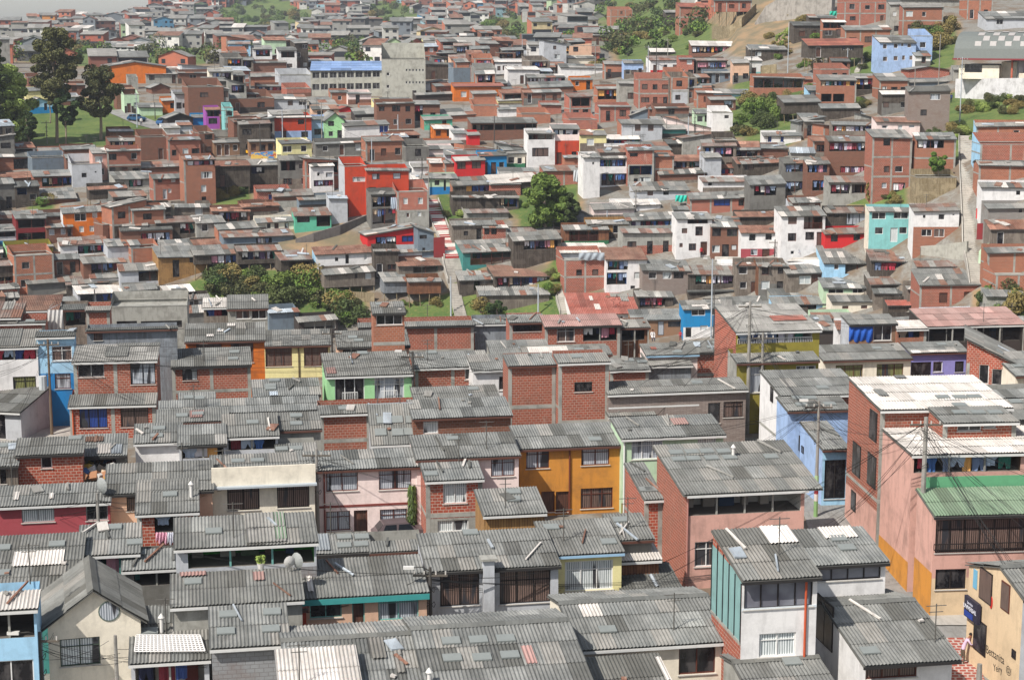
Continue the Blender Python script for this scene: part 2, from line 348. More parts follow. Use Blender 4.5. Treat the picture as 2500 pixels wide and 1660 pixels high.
# ------------------------------------------------------------ houses
PLANES = []
HOUSES = []          # records for labels and for the infill
WHITEF = lambda: m_flat('d6d4d0', .6, 'white_frame'); DARKF = lambda: m_flat('2a2422', .6, 'dark_frame'); BROWNF = lambda: m_flat('5c3328', .6, 'brown_frame')
FR = {'w': WHITEF, 'd': DARKF, 'b': BROWNF, 't': lambda: m_flat('6fa39b', .6, 'teal_frame'), 'g': lambda: m_flat('9a9a98', .6, 'grey_frame'), 'n': lambda: m_flat('3d4a3f', .6, 'green_frame')}
CLOTH = ['d9d6d8', 'c9c4ce', 'b23a4a', '3b4f86', '2c2f45', 'c48a96', '6f7f9d', 'a9b7c8', 'd8a05a', '5d4a63', '2f6b5d', 'e0dcd6', '7a2f38', '44679e', 'b7a28a']
GARM = {}
def garment_mesh(i):
    if i not in GARM:
        r = random.Random(i); mb = MB(); w = r.uniform(.42, .95); h = r.uniform(.6, 1.15); m = m_flat(CLOTH[i % len(CLOTH)], .9, 'cloth'); n = 6
        kind = i % 4
        def wd(z): return 1. if kind != 1 else (1.25 if z < .3 else .8)
        for s in (0, 1):
            for a in range(n):
                for b in range(4):
                    q = []
                    for (x, z) in ((a, b), (a + 1, b), (a + 1, b + 1), (a, b + 1)):
                        fx, fz = x / n - .5, z / 4
                        if kind == 2 and fz > .5 and abs(fx) < .1: fz = .5
                        q.append((fx * w * wd(fz), .05 * math.sin(x * 1.9 + i) * (.4 + fz) + (.012 if s else -.012), -fz * h))
                    mb.face(q if s == 0 else q[::-1], m)
        GARM[i] = mb.mesh('garment')
    return GARM[i]
LAUN = []
def laundry(mat, length, dens, near, seed):
    """a clothes line with its garments; mat = world matrix whose x runs along the line"""
    r = random.Random(seed); x = 0.1; i = 0
    mb = MB(); mb.tube([(0, 0, 0), (length / 2, 0, -.04), (length, 0, 0)], .012, m_flat('777777', .8, 'cord'), 3)
    root = bpy.data.objects.new('clothes_line', None); COL.objects.link(root); root.matrix_world = mat
    mb.build('line', root)
    while x < length - .4:
        k = r.randrange(40); me = garment_mesh(k)
        o = bpy.data.objects.new('garment', me); COL.objects.link(o); o.parent = root; o.location = (x + .3, 0, -.02)
        w = me.vertices[0].co.x * -2; o.rotation_euler = (0, 0, r.uniform(-.2, .2))
        x += (.62 + r.random() * .5) / dens; i += 1
    LAUN.append((root, mat.translation.copy()))
def window_part(x0, x1, z0, z1, typ, fr, root, near, d=.12):
    """frame and pane set back in the wall opening (wall face at y=0)"""
    w, h = x1 - x0, z1 - z0
    fm = FR.get(fr, WHITEF)()
    mb = MB(); t = .055 if near else .07
    y0, y1 = d - .05, d + .01
    mb.box(x0, x0 + t, y0, y1, z0, z1, fm); mb.box(x1 - t, x1, y0, y1, z0, z1, fm)
    mb.box(x0 + t, x1 - t, y0, y1, z1 - t, z1, fm); mb.box(x0 + t, x1 - t, y0, y1, z0, z0 + t, fm)
    nm = max(0, int(round(w / (.85 if near else .9))) - 1)
    if typ == 'w': nm = 1 if w > 1.3 else 0
    for i in range(nm):
        x = x0 + w * (i + 1) / (nm + 1); mb.box(x - t / 2, x + t / 2, y0 + .004, y1 - .002, z0 + t, z1 - t, fm)
    if near and typ in 'cbly' and h > 1.0:
        mb.box(x0 + t, x1 - t, y0 + .008, y1 - .006, z0 + h * .7 - .02, z0 + h * .7 + .02, fm)
    if near:  # sill
        mb.box(x0 - .06, x1 + .06, -.07, d - .05, z0 - .05, z0 - .003, m_paint('bdb8b0', .3))
        o = mb.build('window', root)
        pb = MB(); pb.box(x0 + .01, x1 - .01, d + .012, d + .03, z0 + .01, z1 - .01, m_pane(typ)); pb.build('pane', o)
    else:
        mb.box(x0 + .01, x1 - .01, d + .012, d + .03, z0 + .01, z1 - .01, m_pane(typ)); mb.build('window', root)
def house(x0, x1, yr, ye, yb=None, w='bk', r='g', k='m', H=None, L=None, yaw=None, win=(), n=0, yg=None, band=None, lod=None, open_=(), lab=None, lm=None,
          ov=.3, alts=(), sky=(), patch=(), yk=None, gut=None, side=(), par=0, add=None, post=0, er=.12, el=.12, seed=None, depth=None, rail=(), spatch=(), frame=None, Lb=None, fas=None, base=None, tilt=None, wz=None, name='house', cat='house'):
    seed = seed if seed is not None else int(x0 * 7 + ye * 13) % 99991
    rr = random.Random(seed)
    cx = (x0 + x1) / 2; cxx = min(max(cx, -150), 2650)
    if yb is None: yb = solve_yb(cxx, ye, H or 5.)
    if n and not lab and not band and ye < 700 and x1 - x0 < 160 and rr.random() < .3: band = (rr.choice(['cd', 'wo', 'bd', 'dk', 'co', 'wl']), rr.uniform(.35, .55))  # mostly darker lower storey, painting undercroft shade into the wall colour
    Y0 = depth or D(cxx, yg or yb)
    zb = zat(yb, Y0); H = zat(ye, Y0) - zb; al = math.atan2(xat(cx, Y0, zb), Y0)
    if yaw is None:
        yaw = 10 if Y0 < 150 else 8 if Y0 < 195 else 26 - 28 * cx / 2500 + rr.uniform(-4, 4)
    ps = R(yaw)
    wpx = xat(x1, Y0, zb) - xat(x0, Y0, zb)
    W = wpx / (math.cos(ps) - math.tan(al) * math.sin(ps))
    near = Y0 < 200
    if lod is None: lod = 0 if near else (1 if Y0 < 300 else 2)
    X0 = xat(cx, Y0, zb)
    if add:
        root = add; loc0 = Vector((X0, Y0, zb)); par_m = root.matrix_basis.inverted() @ (Matrix.Translation(loc0) @ Matrix.Rotation(ps, 4, 'Z'))
    else:
        root = empty('house', (X0, Y0, zb), ps); par_m = None
    def bld(mb, name, parent=None):
        o = mb.build(name, parent or root)
        if par_m is not None and parent is None: o.matrix_local = par_m
        return o
    MW = Matrix.Translation((X0, Y0, zb)) @ Matrix.Rotation(ps, 4, 'Z'); MWi = MW.inverted()
    c_, s_ = math.cos(ps), math.sin(ps)
    def front(px, py):  # photo point -> facade plane (x, z)
        a = (px - 1250) / FPX
        # world X = X0 + x c, Y = Y0 + x s
        x = 0.
        for _ in range(6):
            Y = Y0 + x * s_; z = zat(py, Y); x = (xat(px, Y, z) - X0) / max(c_, .3)
        return x, zat(py, Y0 + x * s_) - zb
    def ray_plane(px, py, O, N):
        d = (P(px, py, 100.)); t = O.dot(N) / d.dot(N); return d * t
    x_l, x_r = -W / 2, W / 2
    t_ = tilt if tilt is not None else (.19 if near else .24)
    # depth of the slope from the row where the roof ends
    if k in 'mg' and yr is not None and r != 'x' and L is None:
        lo, hi = .4, 22.
        for _ in range(30):
            m = (lo + hi) / 2
            if zb + H + m * t_ > zat(yr, Y0 + m * c_): hi = m
            else: lo = m
        L = lo
        if not near and L > 6.5:  # a steeper and shorter roof instead
            L = 6.5; t_ = min(.55, max(t_, (zat(yr, Y0 + L * c_) - zb - H) / L))
    if L is None: L = 6. if near else 5.
    Ls = L; zr = H + L * t_
    if k == 'g':
        Lb = Lb or min(L * .9, 4.); L = L + Lb
    elif k in 'flr':
        zr = zat(yr, Y0) - zb
    Lbody = max(L, 2.5 if near else 3.2) if k == 'm' else L
    wm = WALLS[w](); zbot = -3. if not yg else 0.
    # profile of the front wall top
    hw = H - .04
    if k == 'f': prof = [(x_l, hw), (0, zr - .04), (x_r, hw)]
    elif k == 'l': prof = [(x_l, hw), (x_r, zr - .04)]
    elif k == 'r': prof = [(x_l, zr - .04), (x_r, hw)]
    else: prof = [(x_l, hw), (x_r, hw)]
    rects = []
    def addw(q, opn=False):
        a = front(q[0], q[1]) if q[0] is not None else None
        b = front(q[2], q[3])
        xa, xb = sorted((a[0], b[0])); za, zc = sorted((a[1], b[1]))
        xa, xb = max(xa, x_l + .12), min(xb, x_r - .12); zc = min(zc, H - .1)
        if xb - xa > .2 and zc - za > .15: rects.append([xa, xb, za, zc, q[4] if len(q) > 4 else 'd', q[5] if len(q) > 5 else 'w', opn])
    for q in win: addw(q)
    for q in open_: addw(q, True)
    if n:
        st = max(1, int(round(H / 2.6))); sh = H / st
        for s in range(st):
            for i in range(n):
                if rr.random() < .12: continue
                xc = x_l + W * (i + .5) / n + rr.uniform(-.12, .12) * W / n; ww = min(rr.uniform(.8, 1.7), W / n * .75); hh = rr.uniform(.9, 1.3)
                z0 = sh * s + rr.uniform(.8, 1.0)
                ty, fr = rr.choice([('d', 'd'), ('d', 'w'), ('d', 'b'), ('b', 'd'), ('c', 'w'), ('d', 'g'), ('w', 'b')])
                if s == 0 and rr.random() < .4: z0 = .05; hh = 2.; ww = .9; ty = rr.choice('wd')
                if any(q[0] < xc + ww / 2 + .1 and q[1] > xc - ww / 2 - .1 and q[2] < z0 + hh + .1 and q[3] > z0 - .1 for q in rects): continue
                if z0 + hh < H - .15: rects.append([xc - ww / 2, xc + ww / 2, z0, z0 + hh, ty, fr, False])
    # drop overlaps
    good = []
    for q in rects:
        if all(q[0] >= g[1] or q[1] <= g[0] or q[2] >= g[3] or q[3] <= g[2] for g in good): good.append(q)
    rects = good
    bandm = WALLS[band[0]]() if band else None; bz = (front(cx, band[1])[1] if band and band[1] > 5 else (band[1] * H if band else None))
    mb = MB()
    xs = sorted({x_l, x_r} | {q[0] for q in rects} | {q[1] for q in rects}); zlow = min(p[1] for p in prof)
    zs = sorted({zbot, zlow} | {min(q[2], zlow) for q in rects} | {min(q[3], zlow) for q in rects} | ({bz} if band else set()))
    zs = [z for z in zs if zbot <= z <= zlow]
    for i in range(len(xs) - 1):
        for j in range(len(zs) - 1):
            a, b, c, d = xs[i], xs[i + 1], zs[j], zs[j + 1]
            mx, mz = (a + b) / 2, (c + d) / 2
            if b - a < 1e-4 or d - c < 1e-4 or any(q[0] < mx < q[1] and q[2] < mz < q[3] for q in rects): continue
            mb.face([(a, 0, c), (b, 0, c), (b, 0, d), (a, 0, d)], bandm if band and mz < bz else wm)
    if k in 'flr':
        pts = [(x_l, 0, zlow)] + [(p[0], 0, p[1]) for p in reversed(prof)][:]
        pts = [(x_l, 0, zlow), (x_r, 0, zlow)] + [(p[0], 0, p[1]) for p in reversed(prof) if p[1] > zlow + 1e-4]
        mb.face(pts, wm)
    for q in rects:  # reveals
        a, b, c, d = q[:4]; e = .14
        if q[6]: continue
        mm = bandm if band and (c + d) / 2 < bz else wm
        mb.face([(a, 0, c), (a, 0, d), (a, e, d), (a, e, c)], mm); mb.face([(b, 0, c), (b, e, c), (b, e, d), (b, 0, d)], mm)
        mb.face([(a, 0, c), (a, e, c), (b, e, c), (b, 0, c)], mm); mb.face([(a, 0, d), (b, 0, d), (b, e, d), (a, e, d)], mm)
    # sides and back
    zl, zrr = prof[0][1], prof[-1][1]
    def side_wall(x, z):
        if k == 'm': top = [(x, Lbody, H + Lbody * t_ - .04), (x, 0, hw)] if x > 0 else [(x, 0, hw), (x, Lbody, H + Lbody * t_ - .04)]
        elif k == 'g': top = [(x, L, H + (Ls - Lb) * t_ - .04), (x, Ls, zr - .04), (x, 0, hw)] if x > 0 else [(x, 0, hw), (x, Ls, zr - .04), (x, L, H + (Ls - Lb) * t_ - .04)]
        else: top = [(x, L, z), (x, 0, z)] if x > 0 else [(x, 0, z), (x, L, z)]
        if x > 0: return [(x, 0, zbot), (x, Lbody, zbot)] + top
        return [(x, Lbody, zbot), (x, 0, zbot)] + top
    sw = WALLS[side[0]]() if side and isinstance(side[0], str) else wm
    mb.face(side_wall(x_l, zl), sw); mb.face(side_wall(x_r, zrr), wm)
    zk = {'m': H + Lbody * t_ - .04, 'g': H + (Ls - (Lb or 0)) * t_ - .04}.get(k, None)
    if zk is not None: mb.face([(x_r, Lbody, zbot), (x_l, Lbody, zbot), (x_l, Lbody, zk), (x_r, Lbody, zk)], wm)
    else: mb.face([(x_r, L, zbot), (x_l, L, zbot)] + [(p[0], L, p[1]) for p in prof], wm)
    if yg: mb.face([(x_l, 0, 0), (x_l, Lbody, 0), (x_r, Lbody, 0), (x_r, 0, 0)], m_flat('4a4038', .9, 'floor_boards'))
    wall = bld(mb, 'wall')
    for (sm, z0_, z1_) in spatch:  # differently finished stretches of the left side wall
        pm = MB(); q0, q1 = (0., Lbody); zt = lambda y: min(z1_, H + min(y, Ls) * t_ - .05); pm.face([(x_l - .012, q1, z0_), (x_l - .012, q0, z0_), (x_l - .012, q0, zt(0)), (x_l - .012, q1, zt(q1))], WALLS[sm]()); bld(pm, 'side_wall_finish')
    # windows and open storeys
    for q in rects:
        a, b, c, d, ty, fr, opn = q
        if opn:
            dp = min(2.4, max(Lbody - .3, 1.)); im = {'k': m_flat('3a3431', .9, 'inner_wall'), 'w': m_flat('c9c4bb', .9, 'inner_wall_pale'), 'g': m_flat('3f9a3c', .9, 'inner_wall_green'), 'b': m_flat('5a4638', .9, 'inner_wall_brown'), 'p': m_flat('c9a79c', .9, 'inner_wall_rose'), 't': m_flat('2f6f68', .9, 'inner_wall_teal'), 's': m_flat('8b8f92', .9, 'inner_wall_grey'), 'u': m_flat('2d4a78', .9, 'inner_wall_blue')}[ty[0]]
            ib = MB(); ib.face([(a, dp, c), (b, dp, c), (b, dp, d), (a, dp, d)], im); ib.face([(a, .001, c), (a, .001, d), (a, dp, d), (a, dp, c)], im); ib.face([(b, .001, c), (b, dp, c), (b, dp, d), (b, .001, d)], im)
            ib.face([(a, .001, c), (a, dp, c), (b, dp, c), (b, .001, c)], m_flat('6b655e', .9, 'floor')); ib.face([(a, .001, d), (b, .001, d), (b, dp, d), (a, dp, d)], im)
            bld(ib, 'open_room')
            xx = a + .2
            while xx < b - .5:
                ww = rr.uniform(.3, 1.0); hh = min(rr.uniform(.5, 1.9), (d - c) * .9)
                if rr.random() < .55 and xx + ww < b: hb = MB(); hb.box(xx, xx + ww, dp - .6, dp - .15, c + .002, c + hh, m_flat(rr.choice(['57473c', '8d857c', '33435a', '6d3a34', '2b2725', 'a89f94', '4d5a45']), .8, 'furniture')); bld(hb, 'cabinet')
                xx += ww + rr.uniform(.1, .8)
            np_ = int((b - a) / 2.2)
            for i in range(np_):
                x = a + (b - a) * (i + 1) / (np_ + 1); pb = MB(); pb.box(x - .05, x + .05, .02, .12, c, d, FR['t']() if 't' in fr else FR['b']() if 'b' in fr else WALLS['co']()); bld(pb, 'post')
            if 'r' in ty[1:]:
                pb = MB(); rm = FR.get(fr[0], DARKF)(); z1 = c + .95 if d - c > 1.4 else c + (d - c) * .45
                pb.box(a, b, -.03, .01, z1 - .05, z1, rm); m_ = int((b - a) / .14)
                for i in range(m_ + 1): x = a + (b - a) * i / m_; pb.box(x - .012, x + .012, -.025, .005, c, z1 - .05, rm)
                bld(pb, 'railing')
            if 'l' in ty[1:]:
                M2 = MW @ Matrix.Translation((a + .1, .18, d - .08)); laundry(M2, b - a - .2, 1.1, near, seed)
        else:
            if par_m is None: window_part(a, b, c, d, ty, fr, root, near)
            else:
                sub = empty('storey_frame', (0, 0, 0)); bpy.data.objects.remove(sub)
                cnt = set(o.name for o in root.children)
                window_part(a, b, c, d, ty, fr, root, near)
                for o in root.children:
                    if o.name not in cnt: o.matrix_local = par_m
    # side windows on the left wall
    sws = [q for q in side if not isinstance(q, str)]
    for q in sws:
        def sy(px):
            best = None
            lo, hi = 0., Lbody
            for i in range(60):
                y = hi * i / 59; wpt = MW @ Vector((x_l, y, 1.)); e = abs(proj(wpt)[0] - px)
                if best is None or e < best[0]: best = (e, y)
            return best[1]
        ya, yb_ = sorted((sy(q[0]), sy(q[2]))); ym = (ya + yb_) / 2; wp = MW @ Vector((x_l, ym, 0))
        za, zc = sorted((zat(q[1], wp.y) - zb, zat(q[3], wp.y) - zb))
        if yb_ - ya < .2: yb_ = ya + .5
        sb = MB(); fm = FR.get(q[5] if len(q) > 5 else 'd', DARKF)()
        sb.box(x_l - .05, x_l + .02, ya, yb_, za, zc, fm); o = bld(sb, 'window')
        sb = MB(); m_ = max(1, int((yb_ - ya) / .8))
        for i in range(m_):
            a = ya + (yb_ - ya) * i / m_ + .05; b = ya + (yb_ - ya) * (i + 1) / m_ - .05
            sb.box(x_l - .06, x_l - .045, a, b, za + .06, zc - .06, m_pane(q[4]))
        p = sb.build('pane', o)
    # roof
    rb = MB(); hits = None
    if r != 'x':
        rm = m_roof(r); al_ = [(m_roof(a), p) for a, p in alts]
        if near and r == 'g': al_ += [(m_roof('d'), .1), (m_roof('lt'), .1), (m_roof('w'), .006)]
        if r == 'r': al_ += [(m_roof('rs'), .25), (m_roof('lt'), .25)]
        elif r in 'g' and not near: al_ += [(m_roof('lt'), .15), (m_roof('rs'), .07), (m_roof('d'), .15), (m_roof('w'), .03)]
        elif r == 'lt' and not near: al_ += [(m_roof('w'), .06), (m_roof('g'), .3), (m_roof('rs'), .08), (m_roof('d'), .08)]
        if r == 'r': lod = max(lod, 1)
        e = .12
        if k in 'mg':
            jz = 0. if near else rr.uniform(-.035, .035); O = Vector((x_l - el, Ls, zr - jz * W / 2)); U = Vector((W + el + er, 0, jz * W)); V = Vector((0, -Ls - ov, -(Ls + ov) * t_))
            sheet(rb, O, U, V, rm, lod, alts=al_, seed=seed); slab(rb, O + Vector((0, 0, -.035)), U, V, .05, m_roof('d'))
            hits = (O, U, V)
            if k == 'g':
                O2 = Vector((x_r + e, Ls, zr)); V2 = Vector((0, Lb + ov, -(Lb + ov) * t_)); sheet(rb, O2, -U, V2, rm, lod, alts=al_, seed=seed + 1); slab(rb, O2 + Vector((0, 0, -.035)), -U, V2, .05, m_roof('d'))
                cb = MB()
                for i in range(int(W / 1.1) + 1):  # ridge caps
                    a = x_l - e + i * 1.1; b = min(a + 1.13, x_r + e)
                    if b - a < .2: continue
                    g0 = .06 + .012 * (i % 2)
                    for s in (-1, 1): cb.face([(a, Ls, zr + g0 + .04), (b, Ls, zr + g0 + .04), (b, Ls + s * .32, zr + g0 - .06), (a, Ls + s * .32, zr + g0 - .06)], m_roof('d'), None, rr.uniform(1.05, 1.35))
                bld(cb, 'ridge_cap')
        elif k == 'f':
            th = (zr - H) / (W / 2)
            for s in (-1, 1):
                O = Vector((0, L + .1, zr)) if s < 0 else Vector((0, -ov, zr)); U = Vector((0, -(L + .1 + ov), 0)) * (1 if s < 0 else -1); V = Vector((s * (W / 2 + ov), 0, -(W / 2 + ov) * th))
                sheet(rb, O, U, V, rm, lod, alts=al_, seed=seed + s); slab(rb, O + Vector((0, 0, -.035)), U, V, .05, m_roof('d'))
            cb = MB()
            for s in (-1, 1): cb.face([(0, -ov, zr + .1), (0, L, zr + .1), (s * .3, L, zr + .1 - .3 * th), (s * .3, -ov, zr + .1 - .3 * th)], m_roof('d'), None, 1.2)
            bld(cb, 'ridge_cap')
        else:
            s = -1 if k == 'l' else 1; th = (zr - H) / W
            xh, xl_ = (x_r + ov, x_l - ov) if s < 0 else (x_l - ov, x_r + ov); zh = zr + ov * th
            O = Vector((xh, L + .1, zh)) if s < 0 else Vector((xh, -ov, zh)); U = Vector((0, -(L + .1 + ov), 0)) * (1 if s < 0 else -1); V = Vector((xl_ - xh, 0, -(W + 2 * ov) * th))
            sheet(rb, O, U, V, rm, lod, alts=al_, seed=seed); slab(rb, O + Vector((0, 0, -.035)), U, V, .05, m_roof('d'))
            hits = (O, U, V)
    else:
        cm = WALLS['co'](); rb.face([(x_l, 0, hw - .3), (x_r, 0, hw - .3), (x_r, L, hw - .3), (x_l, L, hw - .3)], cm)
        for a, b, c, d in ((x_l - .03, x_r + .03, -.03, .13), (x_l - .03, x_r + .03, L - .13, L + .03), (x_l - .03, x_l + .13, .13, L - .13), (x_r - .13, x_r + .03, .13, L - .13)):
            rb.box(a, b, c, d, hw - .002, hw + .1, cm)
    ro = bld(rb, 'roof')
    if hits:
        O, U, V = hits; Nn = U.cross(V).normalized(); u, v = U.normalized(), V.normalized()
        if Nn.z < 0: Nn = -Nn
        def rhit(px, py):
            NW = MW.to_3x3() @ Nn; h = ray_plane(px, py, MW @ O, NW); l = (MWi @ h) - O; return l.dot(u), l.dot(v)
        sk = list(sky)
        if near and not sk and r == 'g' and lod == 0:
            for _ in range(rr.choice([0, 0, 1, 1, 2])): sk.append(None)
        for q in sk:
            a, b = rhit(*q) if q else (rr.uniform(.1, .85) * U.length, rr.uniform(.2, .8) * V.length)
            if not (.3 < a < U.length - .3 and .3 < b < V.length - .2): continue
            sb = MB(); w2, h2 = .42, .3; c = O + u * a + v * b
            pts = [c + u * sx * w2 + v * sy_ * h2 for sx, sy_ in ((-1, 1), (1, 1), (1, -1), (-1, -1))]; lo_, hi_ = [p + Nn * .06 for p in pts], [p + Nn * .14 for p in pts]
            gm = m_flat('7f8380', .6, 'skylight_panel'); sb.face(hi_, gm)
            for i in range(4): sb.face([lo_[i], lo_[(i + 1) % 4], hi_[(i + 1) % 4], hi_[i]], gm)
            so = sb.build('skylight', ro)
        for q in patch:
            a0, b0 = rhit(q[0], q[1]); a1, b1 = rhit(q[2], q[3]); a0, a1 = sorted((a0, a1)); b0, b1 = sorted((b0, b1))
            a0 = max(a0, 0); a1 = min(a1, U.length); b0 = max(b0, 0); b1 = min(b1, V.length + .1)
            if a1 - a0 > .2 and b1 - b0 > .2:
                pb = MB(); sheet(pb, O + u * a0 + v * b0 + Nn * .065, u * (a1 - a0), v * (b1 - b0), m_roof(q[4]), lod, seed=seed + 5); pb.build('roof_patch', ro)
        PLANES.append((MW @ O, (MW.to_3x3() @ U), (MW.to_3x3() @ V), root))
        if H > 1.5 and Y0 < 330 and add is None:  # loose sheets, boards and stones lying on the roof
            for i in range(rr.choice([0, 1, 1, 2, 3]) if not near else rr.choice([0, 1, 2, 3])):
                a, b = rr.uniform(.1, .9) * U.length, rr.uniform(.15, .8) * V.length; c = O + u * a + v * b; an = rr.uniform(-.6, .6); a2 = u * math.cos(an) + v * math.sin(an); b2 = v * math.cos(an) - u * math.sin(an)
                w2, h2 = rr.choice([(.45, .8), (.9, .3), (.12, 1.1), (.3, .3)] if not near else [(.05, 1.1), (.04, .8), (.12, .1), (.07, .5), (.3, .5)]); sb = MB(); pts = [c + a2 * sx * w2 + b2 * sy_ * h2 for sx, sy_ in ((-1, 1), (1, 1), (1, -1), (-1, -1))]; q1 = [p + Nn * .1 for p in pts]; q2 = [p + Nn * (.14 + rr.random() * .08) for p in pts]
                gm = m_roof(rr.choice(['w', 'rs', 'lt', 'd', 'mt'])); sb.face(q2, gm)
                for i2 in range(4): sb.face([q1[i2], q1[(i2 + 1) % 4], q2[(i2 + 1) % 4], q2[i2]], gm)
                sb.build('loose_sheet', ro)
        if rr.random() < .3 and Y0 < 420 and add is None:
            am = m_flat('55524d', .6, 'antenna_metal'); a = rr.uniform(x_l + .4, x_r - .4); y_ = rr.uniform(.5, 2.5); z_ = H + y_ * t_; ab = MB(); ab.tube([(a, y_, z_ - .1), (a, y_, z_ + 1.9)], .03, am, 4); ab.tube([(a - .5, y_, z_ + 1.8), (a + .5, y_, z_ + 1.8)], .025, am, 3); ab.tube([(a - .35, y_, z_ + 1.5), (a + .35, y_, z_ + 1.5)], .025, am, 3)
            bld(ab, 'antenna')
        if near and ov > .2 and k in 'mg':  # gutter / fascia below the eave
            gm = {'w': m_flat('c9c8c4', .6, 'gutter'), 'd': m_flat('2c2a29', .7, 'gutter_dark'), 't': m_flat('3f8f8c', .6, 'fascia_teal'), 'u': m_flat('8fb0c8', .6, 'fascia_blue'), 'b': m_flat('5a3a30', .6, 'fascia_brown')}[gut or rr.choice('wwdb')]
            gb = MB(); hh = .28 if gut == 't' else .12; ze = H - ov * t_; gb.box(x_l - .1, x_r + .1, -ov - .05, -ov + .06, ze - .06 - hh, ze - .05, gm); bld(gb, 'gutter')
    # concrete frame on brick walls
    if (frame or (w in ('bk', 'bs') and frame is None and H > 2.2)):
        cb = MB(); cm = WALLS['co'](); hz = min(zlow, H)
        for i in range(max(2, int(round(W / 3.6)) + 1)):
            m_ = max(1, int(round(W / 3.6))); x = x_l + (W) * i / m_ if i <= m_ else None
            if x is None: break
            a, b = x - .14, x + .14
            if i == 0: a, b = x_l - .012, x_l + .27
            if i == m_: a, b = x_r - .27, x_r + .012
            if any(q[0] < b and q[1] > a for q in rects): continue
            cb = MB(); cb.box(a, b, -.013, .05, zbot, hz, cm); bld(cb, 'pillar')
        st = max(1, int(round(H / 2.7)))
        for s in range(1, st):
            z = H * s / st
            if not any(q[2] < z + .1 and q[3] > z - .1 for q in rects): cb = MB(); cb.box(x_l - .015, x_r + .015, -.016, .04, z - .14, z + .14, cm); bld(cb, 'floor_beam')
        cb = MB(); cb.box(x_l - .016, x_l + .01, .05, Lbody, H * .5 - .1, H * .5 + .1, cm); bld(cb, 'floor_beam')
    for q in rail:
        a, z0 = front(q[0], q[3]); b, z1 = front(q[2], q[1]); rbm = MB(); rm = FR.get(q[4], WHITEF)()
        rbm.box(a, b, -.16, -.12, z1 - .05, z1, rm); rbm.box(a, b, -.16, -.12, z0, z0 + .05, rm)
        m_ = max(2, int((b - a) / .13))
        for i in range(m_ + 1): x = a + (b - a) * i / m_; rbm.box(x - .015, x + .015, -.155, -.125, z0 + .05, z1 - .05, rm)
        bld(rbm, 'railing')
    if yg:  # stilts
        zg = zat(yg, Y0) - zb
        m_ = max(2, int(W / 1.6))
        for i in range(m_ + 1):
            x = x_l + .15 + (W - .3) * i / m_
            for y in (.15, min(Lbody - .2, 3.)):
                pb = MB(); pb.tube([(x, y, .02), (x + rr.uniform(-.25, .25), y + rr.uniform(-.1, .1), zg - .8 + y * .3)], .07, WALLS['bb'](), 5); bld(pb, 'stilt')
    if post:
        for i in range(post + 1):
            x = x_l + .1 + (W - .2) * i / post; pb = MB(); pb.box(x - .06, x + .06, -ov + .03, -ov + .15, -.5, H - ov * t_ - .1, WALLS['co']()); bld(pb, 'post')
    if add is None:
        HOUSES.append(dict(root=root, name=name, cat=cat, x0=x0, x1=x1, yt=min(yr or ye, ye), ye=ye, yb=yb, w=w, r=r, k=k, H=H, lab=lab, lm=lm, Y0=Y0, W=W, nopen=len(open_), MW=MW, L=Lbody, stilt=bool(yg)))
    return root
def roofpt(root, px, py):  # a point on the surface seen at a photo position, via that house's eave height
    h = next(q for q in HOUSES if q['root'] == root); return h
# ------------------------------------------------------------ near houses, surveyed in crop units
K = 3.374; OX = OY = 0
def org(x, y):
    global OX, OY
    OX, OY = x, y
def px(v): return OX + v / K
def py(v): return OY + v / K
def cq(q):
    if isinstance(q, str): return q
    return (px(q[0]) if q[0] is not None else None, py(q[1]) if q[1] is not None else None, px(q[2]), py(q[3])) + tuple(q[4:])
def N(x0, x1, yr, ye, yb=None, w='bk', r='g', k='m', **kw):
    for key in ('win', 'open_', 'side', 'patch', 'rail'):
        if key in kw: kw[key] = tuple(cq(q) for q in kw[key])
    if 'sky' in kw: kw['sky'] = tuple((px(a), py(b)) for a, b in kw['sky'])
    if 'band' in kw and kw['band'] and kw['band'][1] > 5: kw['band'] = (kw['band'][0], py(kw['band'][1]))
    if kw.get('yg'): kw['yg'] = py(kw['yg'])
    return house(px(x0), px(x1), py(yr) if yr is not None else None, py(ye), py(yb) if yb is not None else None, w, r, k, **kw)
# ---- bottom left
org(0, 1200)
N(430, 1190, 800, 1060, w='cr', k='f', H=5, L=5.5, yaw=15, win=[(490, 1218, 830, 1415, 'c', 'n')], lab='cream house with a front gable, round attic window and grey roof', lm='the cream gabled house with the round window')
GABLE = HOUSES[-1]
N(-150, 350, 820, 955, w='lb', r='w', H=6.6, open_=[(-140, 975, 335, 1190, 'k')], win=[(-100, 1400, 290, 1700, 'd', 'w')], lab='pale blue house with a white sheet awning over its open upper gallery', L=None)
N(1100, 1740, 930, 1375, w='lg', H=3.6, open_=[(1110, 1400, 1690, 1700, 'wl')], sky=[(1230, 1160)], gut='w', lab='low grey roof carrying a white lattice over a porch hung with washing')
LATT = HOUSES[-1]
N(1770, 2395, 930, 1250, w='bg', H=5, gut='w', sky=[(1880, 1020), (1860, 1160), (2240, 1000), (2230, 1140), (1440, 780)], lab='grey painted block house with red band under a white gutter')
N(1450, 2510, 650, 900, w='co', H=5.4, patch=[(1480, 655, 1700, 700, 'pl'), (2080, 670, 2180, 740, 'pl')], sky=[(1590, 750)], lab='wide grey roof with pinkish top edge just below the green kitchen terrace')
N(1485, 2630, 190, 425, w='lg', H=7., open_=[(1545, 450, 2600, 580, 'g', 't')], band=('bg', 640), sky=[(1760, 335)], patch=[(2010, 80, 2362, 420, 'lt'), (2250, 180, 2362, 400, 'gn')], lab='house with an open bright green kitchen terrace on teal posts', lm='the open green terrace kitchen')
N(680, 1170, 265, 500, w='te', H=5, open_=[(700, 530, 985, 700, 'tl')], sky=[(940, 300), (1110, 425)], lab='dark teal courtyard house with grey roof above the cream gable')
